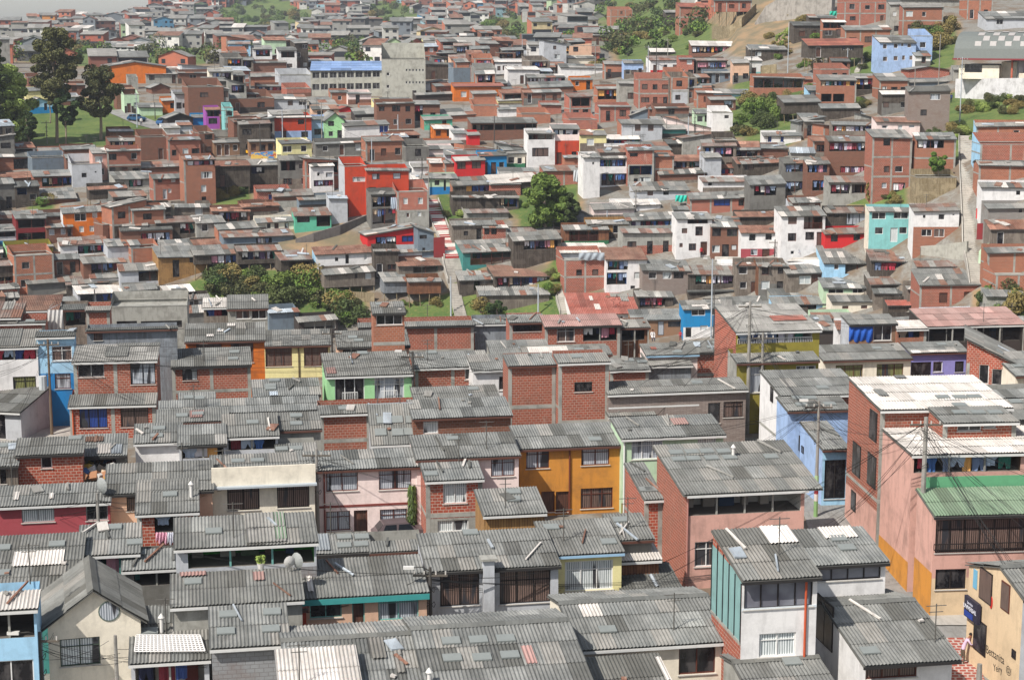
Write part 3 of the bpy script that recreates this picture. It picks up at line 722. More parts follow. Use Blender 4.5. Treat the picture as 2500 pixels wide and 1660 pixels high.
N(-120, 680, 350, 800, w='te', H=4.6, sky=[(470, 440), (20, 470), (10, 680)], patch=[(120, 505, 520, 610, 'w')], lab='long grey roof with a white translucent sheet patch at the left edge')
N(1040, 1520, 470, 620, w='cd', H=4.4, open_=[(1100, 635, 1480, 760, 'k')], sky=[(1140, 510)], lab='small grey roof over a dark passage between the gabled house and the laundry balcony')
N(1150, 1650, -105, 160, w='bk', H=4.6, open_=[(1270, 182, 1490, 330, 'kl', 'd')], sky=[(1400, 30)], gut='w', side=('cr',), lab='red brick upper room with pink and white towels hung below its opening', lm='the brick room with pink towels')
TOWEL = HOUSES[-1]
N(0, 930, -65, 90, w='ro', H=4.8, win=[(175, 112, 450, 245, 'c', 'g'), (705, 95, 905, 232, 'd', 'g')], patch=[(120, 10, 150, 80, 'w'), (410, 20, 440, 70, 'w')], gut='w', lab='rose red house with two net-curtained windows at the left', lm='the rose red house')
org(0, 760)
N(900, 1770, 1240, 1475, w='pe', H=5, win=[(1040, 1490, 1190, 1640, 'b', 'd')], sky=[], lab='peach house with brown wooden balcony under a broad grey roof')
N(1770, 2605, 1170, 1400, w='cr', H=4.9, win=[(1868, 1420, 2140, 1632, 'b', 'd'), (2280, 1410, 2550, 1610, 'b', 'd')], sky=[(1960, 1240), (2120, 1235)], tilt=.1, gut='w', lab='cream house with blank parapet and two wide dark barred windows', lm='the cream house with the blank parapet')
CREAMP = HOUSES[-1]
# ---- left middle
N(335, 640, 160, 205, 950, w='lb', r='d', tilt=.05, band=('db', 510), win=[(425, 290, 595, 405, 'b', 'w'), (450, 515, 585, 635, 'l', 'b')], lab='two-tone blue house, light above and deep blue below', lm='the two-tone blue house')
BLUE = HOUSES[-1]
N(-80, 340, 150, 290, 960, w='wh', r='lt', open_=[(-70, 300, 330, 392, 'wl')], win=[(105, 540, 300, 655, 'y', 'd'), (160, 775, 330, 930, 'w', 'b')], patch=[(-40, 100, 160, 290, 'g')], lab='white house with brick upper gallery and red tile lip at the left edge')
N(-160, 180, 665, 815, 1060, w='lg', r='g', L=5, win=[(-40, 830, 50, 1050, 'd', 'd')], yaw=-12, lab='grey house end with small windows at the left edge below the blue house')
N(585, 1290, 630, 762, 1042, w='bk', r='g', win=[(650, 768, 888, 958, 'u', 'd'), (990, 755, 1225, 950, 'b', 'd')], patch=[(800, 640, 1120, 660, 'w')], L=1.6, tilt=.3, yaw=7, sky=[(730, 690)], frame=True, lab='two storey red brick house with orange drainpipe and grey porch roof between its floors', lm='the brick house with the orange drainpipe')
BRK2 = HOUSES[-1]
r_ = N(630, 1310, 270, 402, 1010, w='bk', r='lt', add=BRK2['root'], depth=BRK2['Y0'] + 1.7, yaw=7, win=[(640, 440, 860, 540, 'd', 'g'), (1070, 408, 1300, 600, 'l', 'd')], patch=[(990, 215, 1370, 290, 'g'), (880, 300, 1050, 380, 'g')], frame=True)
N(740, 1480, 138, 145, w='mt', r='d', H=7., tilt=.04, L=4, lab='dark flat roofed rooftop room clad in shiny metal sheet behind the orange drainpipe house') if False else None
N(745, 1480, 130, 148, w='ti', r='d', H=7.4, tilt=.05, win=[(770, 160, 845, 240, 'b', 'b')], lab='rooftop room clad in pale tin sheet under a thin dark roof')
N(1430, 2075, 300, 442, w='bk', H=4.4, win=[(1500, 465, 1628, 568, 'c', 'd')], sky=[(1930, 340), (1920, 395)], lab='single red brick room with a yellow-green towel by its window')
N(1545, 2190, 95, 238, w='or', H=5.4, r='g', patch=[(1870, 105, 1940, 130, 'w'), (1790, 155, 1840, 175, 'w'), (1700, 195, 1760, 215, 'w')], sky=[], win=[(1615, 260, 1830, 420, 'b', 'b'), (1900, 255, 2090, 420, 'b', 'b')], lab='orange house mostly hidden by the brick room in front', lm='the orange house behind the brick room')
N(2100, 2640, 555, 685, w='co', H=3.6, sky=[(2260, 575), (2230, 620), (2230, 640)], patch=[(2215, 668, 2290, 700, 'mt')], lab='grey roof left of the light green house with a small blue sheet')
N(1490, 1780, 665, 770, w='cd', H=3.4, sky=[(1560, 715), (1640, 720)], lab='small dark patched roof below the single brick room')
N(1330, 2640, 715, 825, w='co', H=3.6, patch=[(1560, 825, 1680, 880, 'pl')], lab='long grey roof running left from the light green house')
N(1310, 1890, 800, 900, w='co', H=3.4, patch=[(1560, 825, 1670, 880, 'pl')], lab='grey roof with one pinkish sheet right of the orange drainpipe house')
N(1130, 1510, 920, 1070, w='wh', H=4, sky=[(1310, 970), (1290, 1030)], lab='grey roof over a rounded whitewashed wall in the left middle')
N(1490, 1870, 930, 1090, w='lg', H=4, open_=[(1500, 1125, 1850, 1200, 'kl', 'd')], lab='grey roof with flapping sheets over a dark washing yard')
N(1860, 2300, 840, 1020, w='lg', H=4.2, open_=[(1880, 1048, 2270, 1130, 'bl', 'd')], sky=[(2080, 920)], lab='grey roof over a long rack of hanging shirts')
N(2290, 2650, 830, 965, w='co', H=4.2, sky=[(2440, 865), (2440, 930)], lab='grey roof right of the rack of shirts')
N(2290, 2610, 1085, 1160, w='co', H=3.2, sky=[(2320, 1100), (2450, 1090), (2320, 1140), (2440, 1135)], lab='low roof with four skylight panels above the cream parapet')
N(160, 700, 1035, 1165, w='bk', H=4.4, win=[(335, 1195, 430, 1290, 'd', 'w')], frame=False, sky=[(620, 1050)], lab='old red brick room beside a heap of junk at the left', lm='the junk heap')
N(-120, 165, 1070, 1265, w='wl', H=4, win=[(0, 1290, 55, 1420, 'd', 'd')], lab='shed of weathered boards with grey roof at the left edge above the rose red house')
N(660, 1050, 1010, 1180, w='cd', r='g', H=3.6, open_=[(680, 1190, 960, 1330, 'k', 'd')], patch=[(800, 1100, 915, 1180, 'w'), (700, 1040, 850, 1080, 'rs'), (920, 1105, 1000, 1180, 'mt')], lab='ragged patched roof with rusty and white sheets over the junk heap')
# ---- bottom middle
org(600, 1200)
N(600, 1450, -350, -205, 400, w='pk', gut='b', win=[(660, -170, 925, -10, 'l', 'b'), (1095, -185, 1365, -25, 'l', 'b'), (660, 165, 862, 315, 'l', 'b'), (890, 155, 1005, 345, 'w', 'b'), (1105, 148, 1330, 300, 'l', 'b')], sky=[(780, -380)], lab='two storey pinkish white house with a red door and brown window frames', lm='the pinkish house with the red door')
PINKD = HOUSES[-1]
N(1490, 1950, -285, -110, w='bk', H=4.7, gut='w', win=[(1625, -85, 1820, 92, 'c', 'w'), (1580, 240, 1835, 322, 'c', 'w')], band=('co', 215), frame=True, sky=[], lab='narrow brick bay with a draped white curtain in its single window', lm='the brick bay with the draped curtain')
N(535, 1035, 350, 490, w='co', H=2.6, sky=[(810, 380), (810, 450), (955, 380), (950, 440)], patch=[(545, 350, 700, 490, 'mt')], lab='low roof with four skylight panels in the courtyard')
N(1035, 1470, 400, 475, w='co', H=2.6, gut='b', sky=[], lab='low courtyard roof with terracotta edging beside the parked car')
N(480, 1500, 540, 835, w='pe', H=4.6, gut='t', win=[(525, 885, 792, 1030, 'd', 't'), (875, 880, 982, 1095, 'w', 't'), (1090, 862, 1425, 1045, 'l', 't')], patch=[(485, 620, 560, 830, 'w')], sky=[(1000, 520)], lab='peach house with a teal fascia board and teal door', lm='the peach house with the teal fascia')
N(1510, 2575, 320, 615, w='lg', H=5, win=[(1600, 668, 1925, 930, 'b', 'd')] + [(2092, 658, 2510, 905, 'b', 'd')], sky=[(1600, 335), (1770, 325), (1700, 350), (1850, 345)], gut='d', lab='pale grey house with a chimney pier between two wide dark windows', lm='the pale grey house with two dark windows')
PIER = HOUSES[-1]
N(380, 510, 925, 945, w='rr', r='rd', H=4.2, win=[(395, 990, 450, 1110, 'd', 'w')], L=2.5, lab='sliver of a red house front between two grey roofs')
N(390, 1540, 1190, 1760, w='co', k='g', H=4.6, Lb=3.6, sky=[(580, 1200)], patch=[(1000, 1215, 1160, 1380, 'lt'), (1180, 1215, 1320, 1500, 'lt')], lab='large grey ridge roof in the bottom centre left')
RUSTW = N(330, 990, 1280, 1800, w='co', r='w', H=5.15, tilt=.19, alts=(('pl', .1),), lab='stained white corrugated roof at the bottom left of centre', lm='the stained white roof at the bottom')
N(1560, 2925, 1085, 1800, w='co', k='g', H=4.8, Lb=3., sky=[(1690, 1240), (1915, 1230), (2140, 1220), (1700, 1380), (1945, 1375), (2175, 1355), (2760, 1355)], patch=[(2260, 1280, 2400, 1420, 'pl'), (2770, 1150, 2850, 1240, 'pl'), (2740, 1260, 2880, 1330, 'w')], lab='large grey roof with rows of square skylight panels at the bottom centre', lm='the roof with rows of skylight panels')
org(1200, 1200)
N(470, 1065, 230, 495, w='ye', H=5, gut='u', win=[(605, 578, 1000, 800, 'c', 'w')], sky=[], lab='pale yellow house with one very wide white framed window', lm='the pale yellow house')
N(1015, 1310, 180, 380, w='cd', H=5, sky=[(1060, 240)], lab='grey roof right of the pale yellow house')
N(1050, 1370, 392, 548, w='wb', r='w', H=4, sky=[], lab='bright white corrugated sheet roof beside the brick side wall')
N(1065, 1540, 592, 790, w='cd', r='d', H=2.8, sky=[], patch=[(1290, 690, 1380, 790, 'mt')], lab='dark weathered roof low between the yellow house and the brick side wall')
N(715, 1960, 880, 1245, w='cr', k='g', H=4.2, Lb=2.6, gut='w', win=[(1545, 1270, 1842, 1490, 'd', 'b')], sky=[(955, 1145)], lab='cream house with a big dark brown-framed window under a long white gutter', lm='the cream house under the long gutter')
N(930, 1510, 1345, 1700, w='cd', r='d', H=3.4, patch=[(1340, 1370, 1510, 1560, 'w')], sky=[], lab='dark slate coloured lean-to with a white sheet at the bottom edge')
N(400, 1180 - 740, 170, 240, w='wb', H=4.6, r='g', lab='small shed roof left of the brown garage doors') if False else None
N(-60, 435, -30, 170, w='oy', H=4.4, sky=[(180, 10), (180, 70)], lab='grey roof in front of the ochre orange house with a loose white pipe on it')
N(-70, 420, 195, 235, w='oy', r='lt', H=3.4, L=1.2, lab='pale lean-to edge under the roof with the loose white pipe')
# ---- glass house and terrace house bottom right
org(1800, 1200)
GLS = N(10, 620, 300, 690, w='wh', H=8.2, gut='d', ov=.35, spatch=[('gz', 5.0, 8.4)], win=[(20, 712, 618, 940, 'k', 'd'), (182, 1172, 478, 1345, 'c', 'w')], side=('bk',), sky=[], patch=[(150, 265, 1100, 395, 'w')], lab='white house with a glazed upper floor and a teal glass side wall', lm='the white house with the glazed upper floor')
N(600, 1185, 300, 575, w='wh', H=6.8, gut='d', win=[(620, 592, 1180, 712, 'k', 'd')], add=GLS, yaw=10, sky=[(830, 395), (900, 470)], patch=[(640, 290, 1000, 385, 'w')])
N(985, 1740, 905, 1335, w='wh', k='g', H=4.6, Lb=4.6, gut='d', ov=.8, win=[(1062, 1345, 1478, 1520, 'b', 'b')], side=(( 640, 890, 770, 1260, 's', 'd'),), sky=[], lab='white house with dark brown shutters and porch posts at the lower right', lm='the white house with brown shutters')
BROWNP = HOUSES[-1]
N(190, 900, 1375, 1800, w='co', k='g', H=3.2, Lb=1.5, sky=[(450, 1410)], lab='grey roof with one big skylight panel in the bottom right, below the glazed house')
N(900, 1010, 1560, 1640, w='wh', H=2.5, lab='white wall corner at the bottom edge') if False else None
# pink building at right
PINK = N(1590, 2600, -60, 172, 1020, w='sa', r='gn', L=3.2, spatch=[('oc', -2, 2.6)], tilt=.2, win=[(1612, 235, 2600, 480, 'b', 'd'), (1635, 640, 1880, 800, 'd', 'd')], band=('ta', 700), yaw=5, sky=[], rail=[(1612, 400, 2600, 478, 'd')], lab='big salmon pink building with green roof, brick top storeys and an orange painted base', lm='the big salmon pink building')
PK = HOUSES[-1]
org(1800, 760)
N(1395, 2600, 1050, 1160, 2400, w='sa', r='w', H=None, add=PINK, depth=PK['Y0'] + 4.4, yaw=5, L=5.9, spatch=[('oc', -2, 2.6)], tilt=.03, open_=[(1400, 1170, 2330, 1312, 'bl', 'd')], sky=[])
N(1130, 2180, 520, 795, 2300, w='bk', r='w', add=PINK, depth=PK['Y0'] + 10.5, yaw=5, L=7.2, tilt=.08, frame=True, spatch=[('sa', 2.61, 5.2), ('oc', -2, 2.6)], side=('bk', (925, 1090, 990, 1350, 's', 'd'), (1045, 1180, 1115, 1440, 's', 'd'), (925, 1480, 965, 1640, 's', 'd'), (1050, 820, 1110, 1060, 's', 'd')), patch=[(1250, 510, 1400, 560, 'g'), (1700, 560, 1800, 640, 'g'), (1110, 650, 1250, 705, 'g')], sky=[(1690, 715), (1830, 715), (1950, 710), (1830, 780)])
N(1640, 2230, 760, 905, 2300, w='bk', r='g', add=PINK, depth=PK['Y0'] + 7.6, yaw=5, L=2.9, tilt=.1, win=[(1815, 925, 2010, 985, 'd', 'w'), (2030, 920, 2130, 960, 'd', 'w')], sky=[(1830, 840), (1980, 840), (2120, 840)])
# white and blue long building
LB2 = N(690, 900, 830, 1125, 1600, w='lb', r='g', yaw=7, L=5.4, tilt=.12, win=[(722, 1225, 890, 1540, 'd', 'd')], side=('pb', (410, 1025, 440, 1150, 'd', 'd'), (525, 1110, 542, 1165, 'd', 'd')), sky=[(780, 905)], lab='long blue side-walled house with a dark garage door', lm='the long blue walled house')
LBH = HOUSES[-1]
N(400, 900, 690, 805, 1450, w='pb', r='g', yaw=7, L=2.9, tilt=.12, add=LB2, depth=LBH['Y0'] + 5.6, side=('pb',), sky=[(500, 720), (600, 720), (530, 775), (760, 770)])
N(340, 1010, 560, 680, 1400, w='bk', r='g', yaw=7, L=5.7, tilt=.12, add=LB2, depth=LBH['Y0'] + 8.7, side=('wh', (262, 625, 284, 745, 'd', 'd'), (340, 685, 364, 810, 'd', 'd')), sky=[(700, 635)])
# right edge tan shop house
TAN = N(2310, 2900, 515, 830, None, w='lg', r='g', H=6.2, yaw=8, L=10, side=('ta',), lab='tan shop house at the right edge with a hanging sign and scrawled wall', lm='the tan shop house') if False else None
# ---- centre rows
org(600, 760)
N(155, 700, 150, 275, 545, w='ye', r='g', gut='b', win=[(160, 300, 382, 452, 'b', 'b'), (478, 300, 680, 448, 'b', 'b')], sky=[], lab='pale yellow house with two brown slatted windows and little iron flower racks', lm='the yellow house with brown slatted windows')
N(765, 1350, 155, 285, w='pe', H=4.6, gut='d', win=[(800, 305, 1000, 340, 'd', 'd'), (1090, 300, 1280, 340, 'd', 'd')], sky=[(880, 220), (930, 245), (1110, 240), (1200, 240)], lab='grey roof in front of the small brick lookout tower')
N(1060, 1315, -80, 10, w='bs', H=8.2, win=[(1075, 28, 1290, 110, 'd', 'w')], frame=True, lab='small brick lookout tower with a row of four panes', lm='the brick lookout tower')
N(675, 1372, 335, 518, w='lm', H=4.8, gut='w', win=[(733, 555, 980, 758, 'd', 'w'), (1060, 545, 1306, 742, 'l', 'w')], rail=[(795, 660, 920, 755, 'w'), (1115, 645, 1245, 740, 'w')], patch=[(655, 470, 750, 520, 'pl')], sky=[(960, 350)], lab='light green house with white railings at its two tall windows', lm='the light green house')
N(1400, 2015, 330, 452, w='bk', H=4.6, win=[(1805, 450, 1925, 560, 'd', 'w')], patch=[], sky=[(1530, 345)], lab='brick house with a wavy grey roof right of the light green house')
N(1375, 1705, 505, 530, w='dk', r='mt', H=2.8, L=1.2, lab='small metal awning over a dark doorway right of the light green house')
N(1400, 2085, 615, 718, w='co', H=3.6, lab='grey roof below the wavy roofed brick house', sky=[])
N(1385, 2185, 715, 860, w='bd', H=4.2, win=[(1462, 880, 1585, 1005, 'c', 'w')], sky=[], lab='wide brown brick house with one white window left of the tall brick block')
N(620, 1412, 762, 825, w='bk', H=4.2, sky=[(810, 805), (1280, 775)], frame=True, lab='small brick room below the light green house, beside the steep skylight roof')
N(1045, 1415, 845, 1060, w='lg', H=2.6, tilt=.9, sky=[(1125, 900), (1245, 895), (1365, 895), (1110, 1000), (1250, 1000), (1350, 995)], L=2.4, lab='steep grey roof panel set with six square skylights', lm='the steep roof with six skylights')
N(1415, 2250, 1005, 1190, w='pk', H=5.2, gut='b', win=[(2020, 1205, 2215, 1355, 'l', 'b')], sky=[], lab='pale pink house front left of the ochre orange house')
N(1340, 1890, 125, 160, w='bk', H=4.4, r='lt', L=3, win=[(1380, 190, 1560, 285, 'b', 'b'), (1625, 175, 1880, 295, 'w', 'b')], lab='brick and timber sheds under pale awnings right of the lookout tower')
N(940, 1880, 85, 118, w='bk', H=5., lab='long low brick range behind the timber sheds', sky=[])
N(1885, 2160, 60, 98, w='ti', H=5, lab='pale panelled rooftop box left of the washing window')
N(195, 440, -20, 5, w='sl', H=3.4, r='mt', lab='blue-grey shed below the bushes') 
N(440, 760, 35, 75, w='dk', H=3.2, r='lt', open_=[(480, 85, 740, 140, 'w')], lab='rooftop shelter with pale roof left of the brick lookout tower')
org(1200, 760)
N(150, 435, 25, 85, w='bk', H=6.2, win=[(178, 90, 425, 165, 's', 'd')], lab='rooftop room with a wide dark window hung with a white cloth')
N(440, 1055, 25, 115, w='bk', r='pl', H=6., gut='d', win=[(540, 130, 685, 250, 'b', 'w')], open_=[(755, 120, 1030, 240, 'kl', 'd')], lab='brick rooftop house with rose coloured roof and a long line of washing', lm='the rose roofed house with washing')
N(1050, 1290, 92, 128, w='wb', r='lt', H=5.6, L=2, post=2, open_=[(1070, 140, 1260, 235, 'k', 'd')], lab='open timber deck under a pale canopy with hanging flower pots')
N(0, 480, 235, 345, w='co', H=4.2, lab='grey roof left of the painted white sheet roof')
N(-150, 380, 350, 470, w='wh', H=4.6, sky=[], win=[(60, 535, 110, 650, 'd', 'w')], lab='pale plastered end house just left of the tall brick block')
N(270, 980, 290, 355, w='co', H=4.4, patch=[(285, 300, 640, 348, 'w')], sky=[(720, 320), (830, 330)], lab='patched roof with a long white sheet above the tall brick block')
N(140, 525, 350, 435, w='bk', H=6.6, frame=True, sky=[], lab='left bay of the tall blank red brick block', lm='the tall blank brick block')
BB = HOUSES[-1]
N(550, 960, 345, 412, w='bk', H=7., add=BB['root'], depth=BB['Y0'] - .3, frame=True, win=[(683, 585, 830, 660, 'd', 'd')], sky=[])
N(975, 1290, 385, 475, w='bk', H=3.8, sky=[(1130, 410), (1240, 420)], lab='low brick shed with a grey roof right of the tall brick block')
N(1270, 1690, 262, 350, w='pk', H=4.6, gut='u', sky=[], patch=[(1300, 300, 1360, 320, 'ti')], lab='pale pink house with a light blue fascia')
N(1290, 1640, 405, 440, w='ti', r='lt', H=3.8, L=3, lab='shed of ribbed silver tin sheets')
N(1650, 1960, 240, 330, w='bk', H=4.2, lab='grey roof between the bright blue house and the olive house')
N(960, 2090, 560, 655, w='st', H=4.4, gut='w', win=[(1785, 755, 1882, 920, 'd', 'd'), (1912, 745, 2070, 870, 'b', 'd')], sky=[], lab='stone clad house with a black door behind two poles', lm='the stone clad house')
N(965, 1685, 665, 760, w='bk', H=3.4, patch=[(1350, 665, 1580, 758, 'w')], sky=[], lab='grey roof with a wavy bright white sheet in the centre right')
N(965, 1335, 720, 850, w='co', H=2.8, sky=[], lab='shadowed grey roof at the foot of the tall brick block')
N(235, 1070, 925, 1105, 1660, w='oc', gut='b', win=[(285, 1135, 475, 1290, 'l', 'b'), (740, 1120, 970, 1262, 'l', 'b'), (735, 1460, 998, 1615, 'b', 'b'), (410, 1485, 520, 1650, 'w', 'b'), (530, 1485, 640, 1650, 'w', 'b')], sky=[], lab='ochre orange two storey house with brown garage doors', lm='the ochre orange house')
N(1070, 1900, 860, 1020, 1640, w='mi', gut='w', band=('ol', 1500 + 60), win=[(1155, 1062, 1412, 1212, 'l', 'w'), (1700, 1048, 1850, 1135, 'c', 'w')], sky=[(1500, 865), (1620, 860)], patch=[(1190, 870, 1250, 930, 'w'), (1460, 890, 1630, 940, 'pl')], lab='pale mint green house beside the ochre orange one', lm='the pale mint house')
N(1255, 1400, 1245, 1535, 2040, w='bk', r='g', yaw=10, lab='narrow lean-to with a sloping brick party wall left of the pink terrace house')
PT = N(1600, 2560, 1000, 1465, 2260, w='sa', r='g', gut='w', ov=.45, L=7., tilt=.17, er=1., el=.35, open_=[(1612, 1472, 2545, 1640, 'w', 'd')], band=None, win=[(1675, 1900, 1865, 2095, 'b', 'w')], side=('bk',), sky=[(1520, 1170), (1650, 1165), (1770, 1160), (1910, 1160), (1540, 1225), (1660, 1220), (1810, 1215), (1960, 1210), (2300, 1205)], lab='salmon pink house with an open roof terrace under a big grey roof', lm='the salmon terrace house')
OLV = N(2010, 2670, 330, 405, 980, w='ol', r='g', gut='b', side=('co',), win=[(2130, 460, 2240, 668, 'l', 'w'), (2510, 450, 2690, 550, 'l', 'w')], L=1.5, tilt=.25, sky=[], lab='olive green corner house with a glazed rooftop terrace', lm='the olive house')
OV = HOUSES[-1]
N(2000, 2680, 50, 155, 950, w='ol', r='lt', add=OLV, depth=OV['Y0'] + 1.8, open_=[(2030, 165, 2640, 250, 'wlr', 'w')], side=('bk',), patch=[(2280, 45, 2600, 80, 'rd')], sky=[], L=6)
org(1800, 760)
N(650, 800, 30, 150, 300, w='dk', r='lt', H=None, lab='dark shed at the right end of the olive house roof')
N(700, 1420, 270, 390, 700, w='cr', gut='b', win=[(812, 445, 1032, 545, 'y', 'b'), (1150, 435, 1366, 540, 'y', 'b')], sky=[], lab='cream house with olive curtains right of the olive house', lm='the cream house with olive curtains')
N(1415, 1875, 250, 332, 640, w='vi', gut='b', win=[(1425, 420, 1595, 530, 'd', 'd'), (1615, 415, 1690, 500, 'd', 'w'), (1795, 412, 1865, 500, 'd', 'd')], sky=[], patch=[(1420, 330, 1870, 400, 'w')], lab='violet house with a scalloped white awning', lm='the violet house')
N(1875, 2290, 240, 430, 760, w='bk', r='g', k='r', L=7, yaw=-14, win=[(1995, 440, 2068, 600, 's', 'w'), (2100, 475, 2180, 610, 's', 'w')], frame=True, lab='brick end wall with a steeply sloping roofline and two white windows', lm='the brick end wall with the sloping roofline')
N(2280, 2600, 330, 520, 800, w='cr', r='g', sky=[], lab='cream house at the right edge beside the sloping brick end wall')
N(910, 1290, 25, 100, w='bn', H=5.6, win=[(1125, 120, 1270, 240, 's', 'w')], side=('lg',), lab='rooftop room with a blue tarpaulin over its front', lm='the blue tarpaulin')
TARP = HOUSES[-1]
N(1550, 2345, 68, 112, w='dk', r='pl', H=4.6, L=5, post=4, open_=[(1560, 130, 2330, 240, 'kr', 'd')], lab='long open shelter on posts with a faded red roof at the right')
N(1300, 1545, 75, 140, w='bs', r='w', H=4.4, open_=[(1330, 160, 1500, 215, 'kl', 'd')], lab='small white roofed shed between the blue tarpaulin and the red shelter')
N(2010, 2600, 640, 700, w='co', H=4.6, lab='grey roof behind the salmon pink building at the right edge', sky=[])
N(2060, 2600, 730, 880, w='co', H=5.4, lab='dark grey roof at the right edge beside the white sheet roof', sky=[(2290, 750)])
# ------------------------------------------------------------ hillside houses (crop units): x0 x1 yr ye yb wall roof [flags]
def MID(ox, oy, txt):
    org(ox, oy)
    for line in txt.strip().splitlines():
        line = line.split('#')[0]
        if not line.strip(): continue
        main, *rest = [s.strip() for s in line.split('|')]
        t = main.split(); a = [None if x == '-' else float(x) for x in t[:5]]; w, r = t[5], t[6]; kw = {}; k = 'm'; op = []; wn = []
        for f in t[7:]:
            key, _, v = f.partition('=')
            if key == 'k': k = v
            elif key == 'n': kw['n'] = int(v)
            elif key == 'L': kw['L'] = float(v)
            elif key == 'H': kw['H'] = float(v)
            elif key == 'yaw': kw['yaw'] = float(v)
            elif key == 'yg': kw['yg'] = float(v)
            elif key == 'd': kw['depth'] = float(v)
            elif key == 'side': kw['side'] = (v,)
            elif key == 'band': c, z = v.split(','); kw['band'] = (c, float(z))
            elif key == 'fr': kw['frame'] = bool(int(v))
            elif key == 'o': q = v.split(','); op.append(tuple(float(x) for x in q[:4]) + (q[4] if len(q) > 4 else 'k', q[5] if len(q) > 5 else 'b'))
            elif key == 'w': q = v.split(','); wn.append(tuple(float(x) for x in q[:4]) + (q[4] if len(q) > 4 else 'd', q[5] if len(q) > 5 else 'd'))
            elif key == 'p': q = v.split(','); kw.setdefault('patch', []).append(tuple(float(x) for x in q[:4]) + (q[4],))
            elif key == 'O':  # whole width open gallery between two rows
                q = v.split(','); op.append((a[0] + 8, float(q[0]), a[1] - 8, float(q[1]), q[2] if len(q) > 2 else 'k', 'b'))
        if op: kw['open_'] = op
        if wn: kw['win'] = wn
        N(*a, w, r, k, lab=rest[0] if rest else None, lm=rest[1] if len(rest) > 1 else None, **kw)
# far end of the near quarter and the foot of the hill
MID(0, 380, '''
645 1035 1060 1130 1235 lg w H=8.5 o=790,1140,1030,1225,wl o=660,1150,780,1225,s
1030 1300 1055 1105 1240 co g H=8.5 o=1050,1120,1290,1225,sl
920 1555 - 1240 - co x H=5.5 L=5 w=960,1365,1130,1415 w=1160,1365,1500,1415 | flat roofed block of bare grey concrete | the bare concrete block
360 730 1225 1265 - wl d H=6 o=530,1285,715,1400,wl
730 920 1240 1270 - bk lt H=6
160 500 1150 1270 - wl rs H=6
-60 190 1200 1330 - wl r H=6
-60 390 1360 1375 - bk g H=5.5
1690 1895 1170 1245 - wl w H=6 o=1700,1258,1885,1320,ul
1890 2215 1145 1255 - co g H=6.4 w=1940,1265,2060,1345,b,w w=2070,1265,2200,1345,d,w
-60 140 865 905 1000 wo r n=1 yg=1150
60 440 738 752 840 ol lt o=135,762,375,825,b side=lm
130 455 - 822 1130 bs x n=2 L=5 | two storey salmon brick block with two rows of paired white windows | the salmon brick block with paired windows
450 655 808 850 985 bd g n=2
228 590 990 1045 1150 cd g n=2 side=bs
690 1040 828 880 985 bd lt o=750,890,1030,970,kl
550 900 960 1050 1110 wo r n=2
750 1010 940 1005 1060 wh lt n=2
990 1395 885 942 1080 lg lt o=1140,955,1330,1030,u
1085 1320 - 760 880 bs x L=4
1310 1720 742 832 1010 oy g w=1560,835,1605,880 w=1420,860,1480,1000
1600 2000 735 810 890 wo g yg=985 o=1740,825,1970,885,ul
1960 2325 738 782 890 wo r yg=975 o=1990,795,2300,850,kl
500 890 668 728 825 wh r o=640,745,880,800,kl
890 1155 693 740 850 lg lt n=2
1000 1425 588 610 760 bd d o=1160,640,1400,735,kl
1340 1660 690 745 790 lg lt
1600 1850 688 730 775 wo rs
1430 1745 396 425 505 wl g w=1605,435,1670,490,c,w | shed of pale upright boards above the long retaining wall | the pale board shed
1290 1650 500 548 690 wo r n=2 o=1480,560,1640,640,kl
1620 1855 488 552 670 co lt w=1660,565,1715,625,d,w
525 862 418 466 665 or g w=612,478,712,540,d,w w=758,460,802,515,c,w w=650,583,692,632,c,w w=735,580,776,626,c,w w=812,570,855,658 side=wh | bright orange two storey house with a dark doorway at its right corner | the bright orange house
140 385 455 515 745 dr g O=530,590 O=640,715
385 602 560 588 715 bd g w=402,610,450,655,l,w w=500,605,540,650,l,w w=555,605,588,665
-60 138 570 622 775 wh g O=632,665 band=bu,700
-60 350 455 512 590 bd r n=3
350 550 470 495 560 bd g n=2
1800 2185 548 598 690 bs g n=2 k=g
1750 2060 430 458 560 bd rs o=1800,470,2040,545,kl
2000 2300 390 418 500 bd rs n=3
2120 2400 276 290 398 bk g w=2210,320,2285,365,u,w w=2300,320,2350,365,b,w
1845 2420 608 664 745 sl r n=3 o=2110,680,2240,730,kl
-60 130 188 232 445 cd g n=2
130 330 212 252 420 wo d n=2 o=140,270,220,325,u
280 612 118 168 262 bk g o=345,185,600,250,tl
340 632 268 352 395 bd lt
600 845 - 72 255 lg x n=0 w=672,145,714,180 w=780,130,795,142 L=6 | plain pale grey block with a single small square window | the pale grey block with one window
735 1050 250 275 362 wo rs yg=470 o=890,290,1040,355,kl
950 1285 130 192 272 co lt o=1060,200,1180,255,wl
1270 1500 152 188 372 bk g w=1300,190,1335,222 w=1408,185,1445,220,c,w w=1340,278,1378,360,l,w w=1382,275,1412,308,c,w
1160 1535 48 92 155 bd r n=3
1525 1782 5 32 410 bs r w=1655,135,1750,188,c,w w=1655,245,1700,300,c,w w=1660,340,1700,382 o=1545,45,1770,75,kl fr=1 | slim four storey brick tower house with an open washing loft on top | the slim brick tower house
1778 2062 42 84 260 wo rs n=2 yg=330
2050 2318 28 78 275 wo lt o=2070,95,2180,150,kl
''')
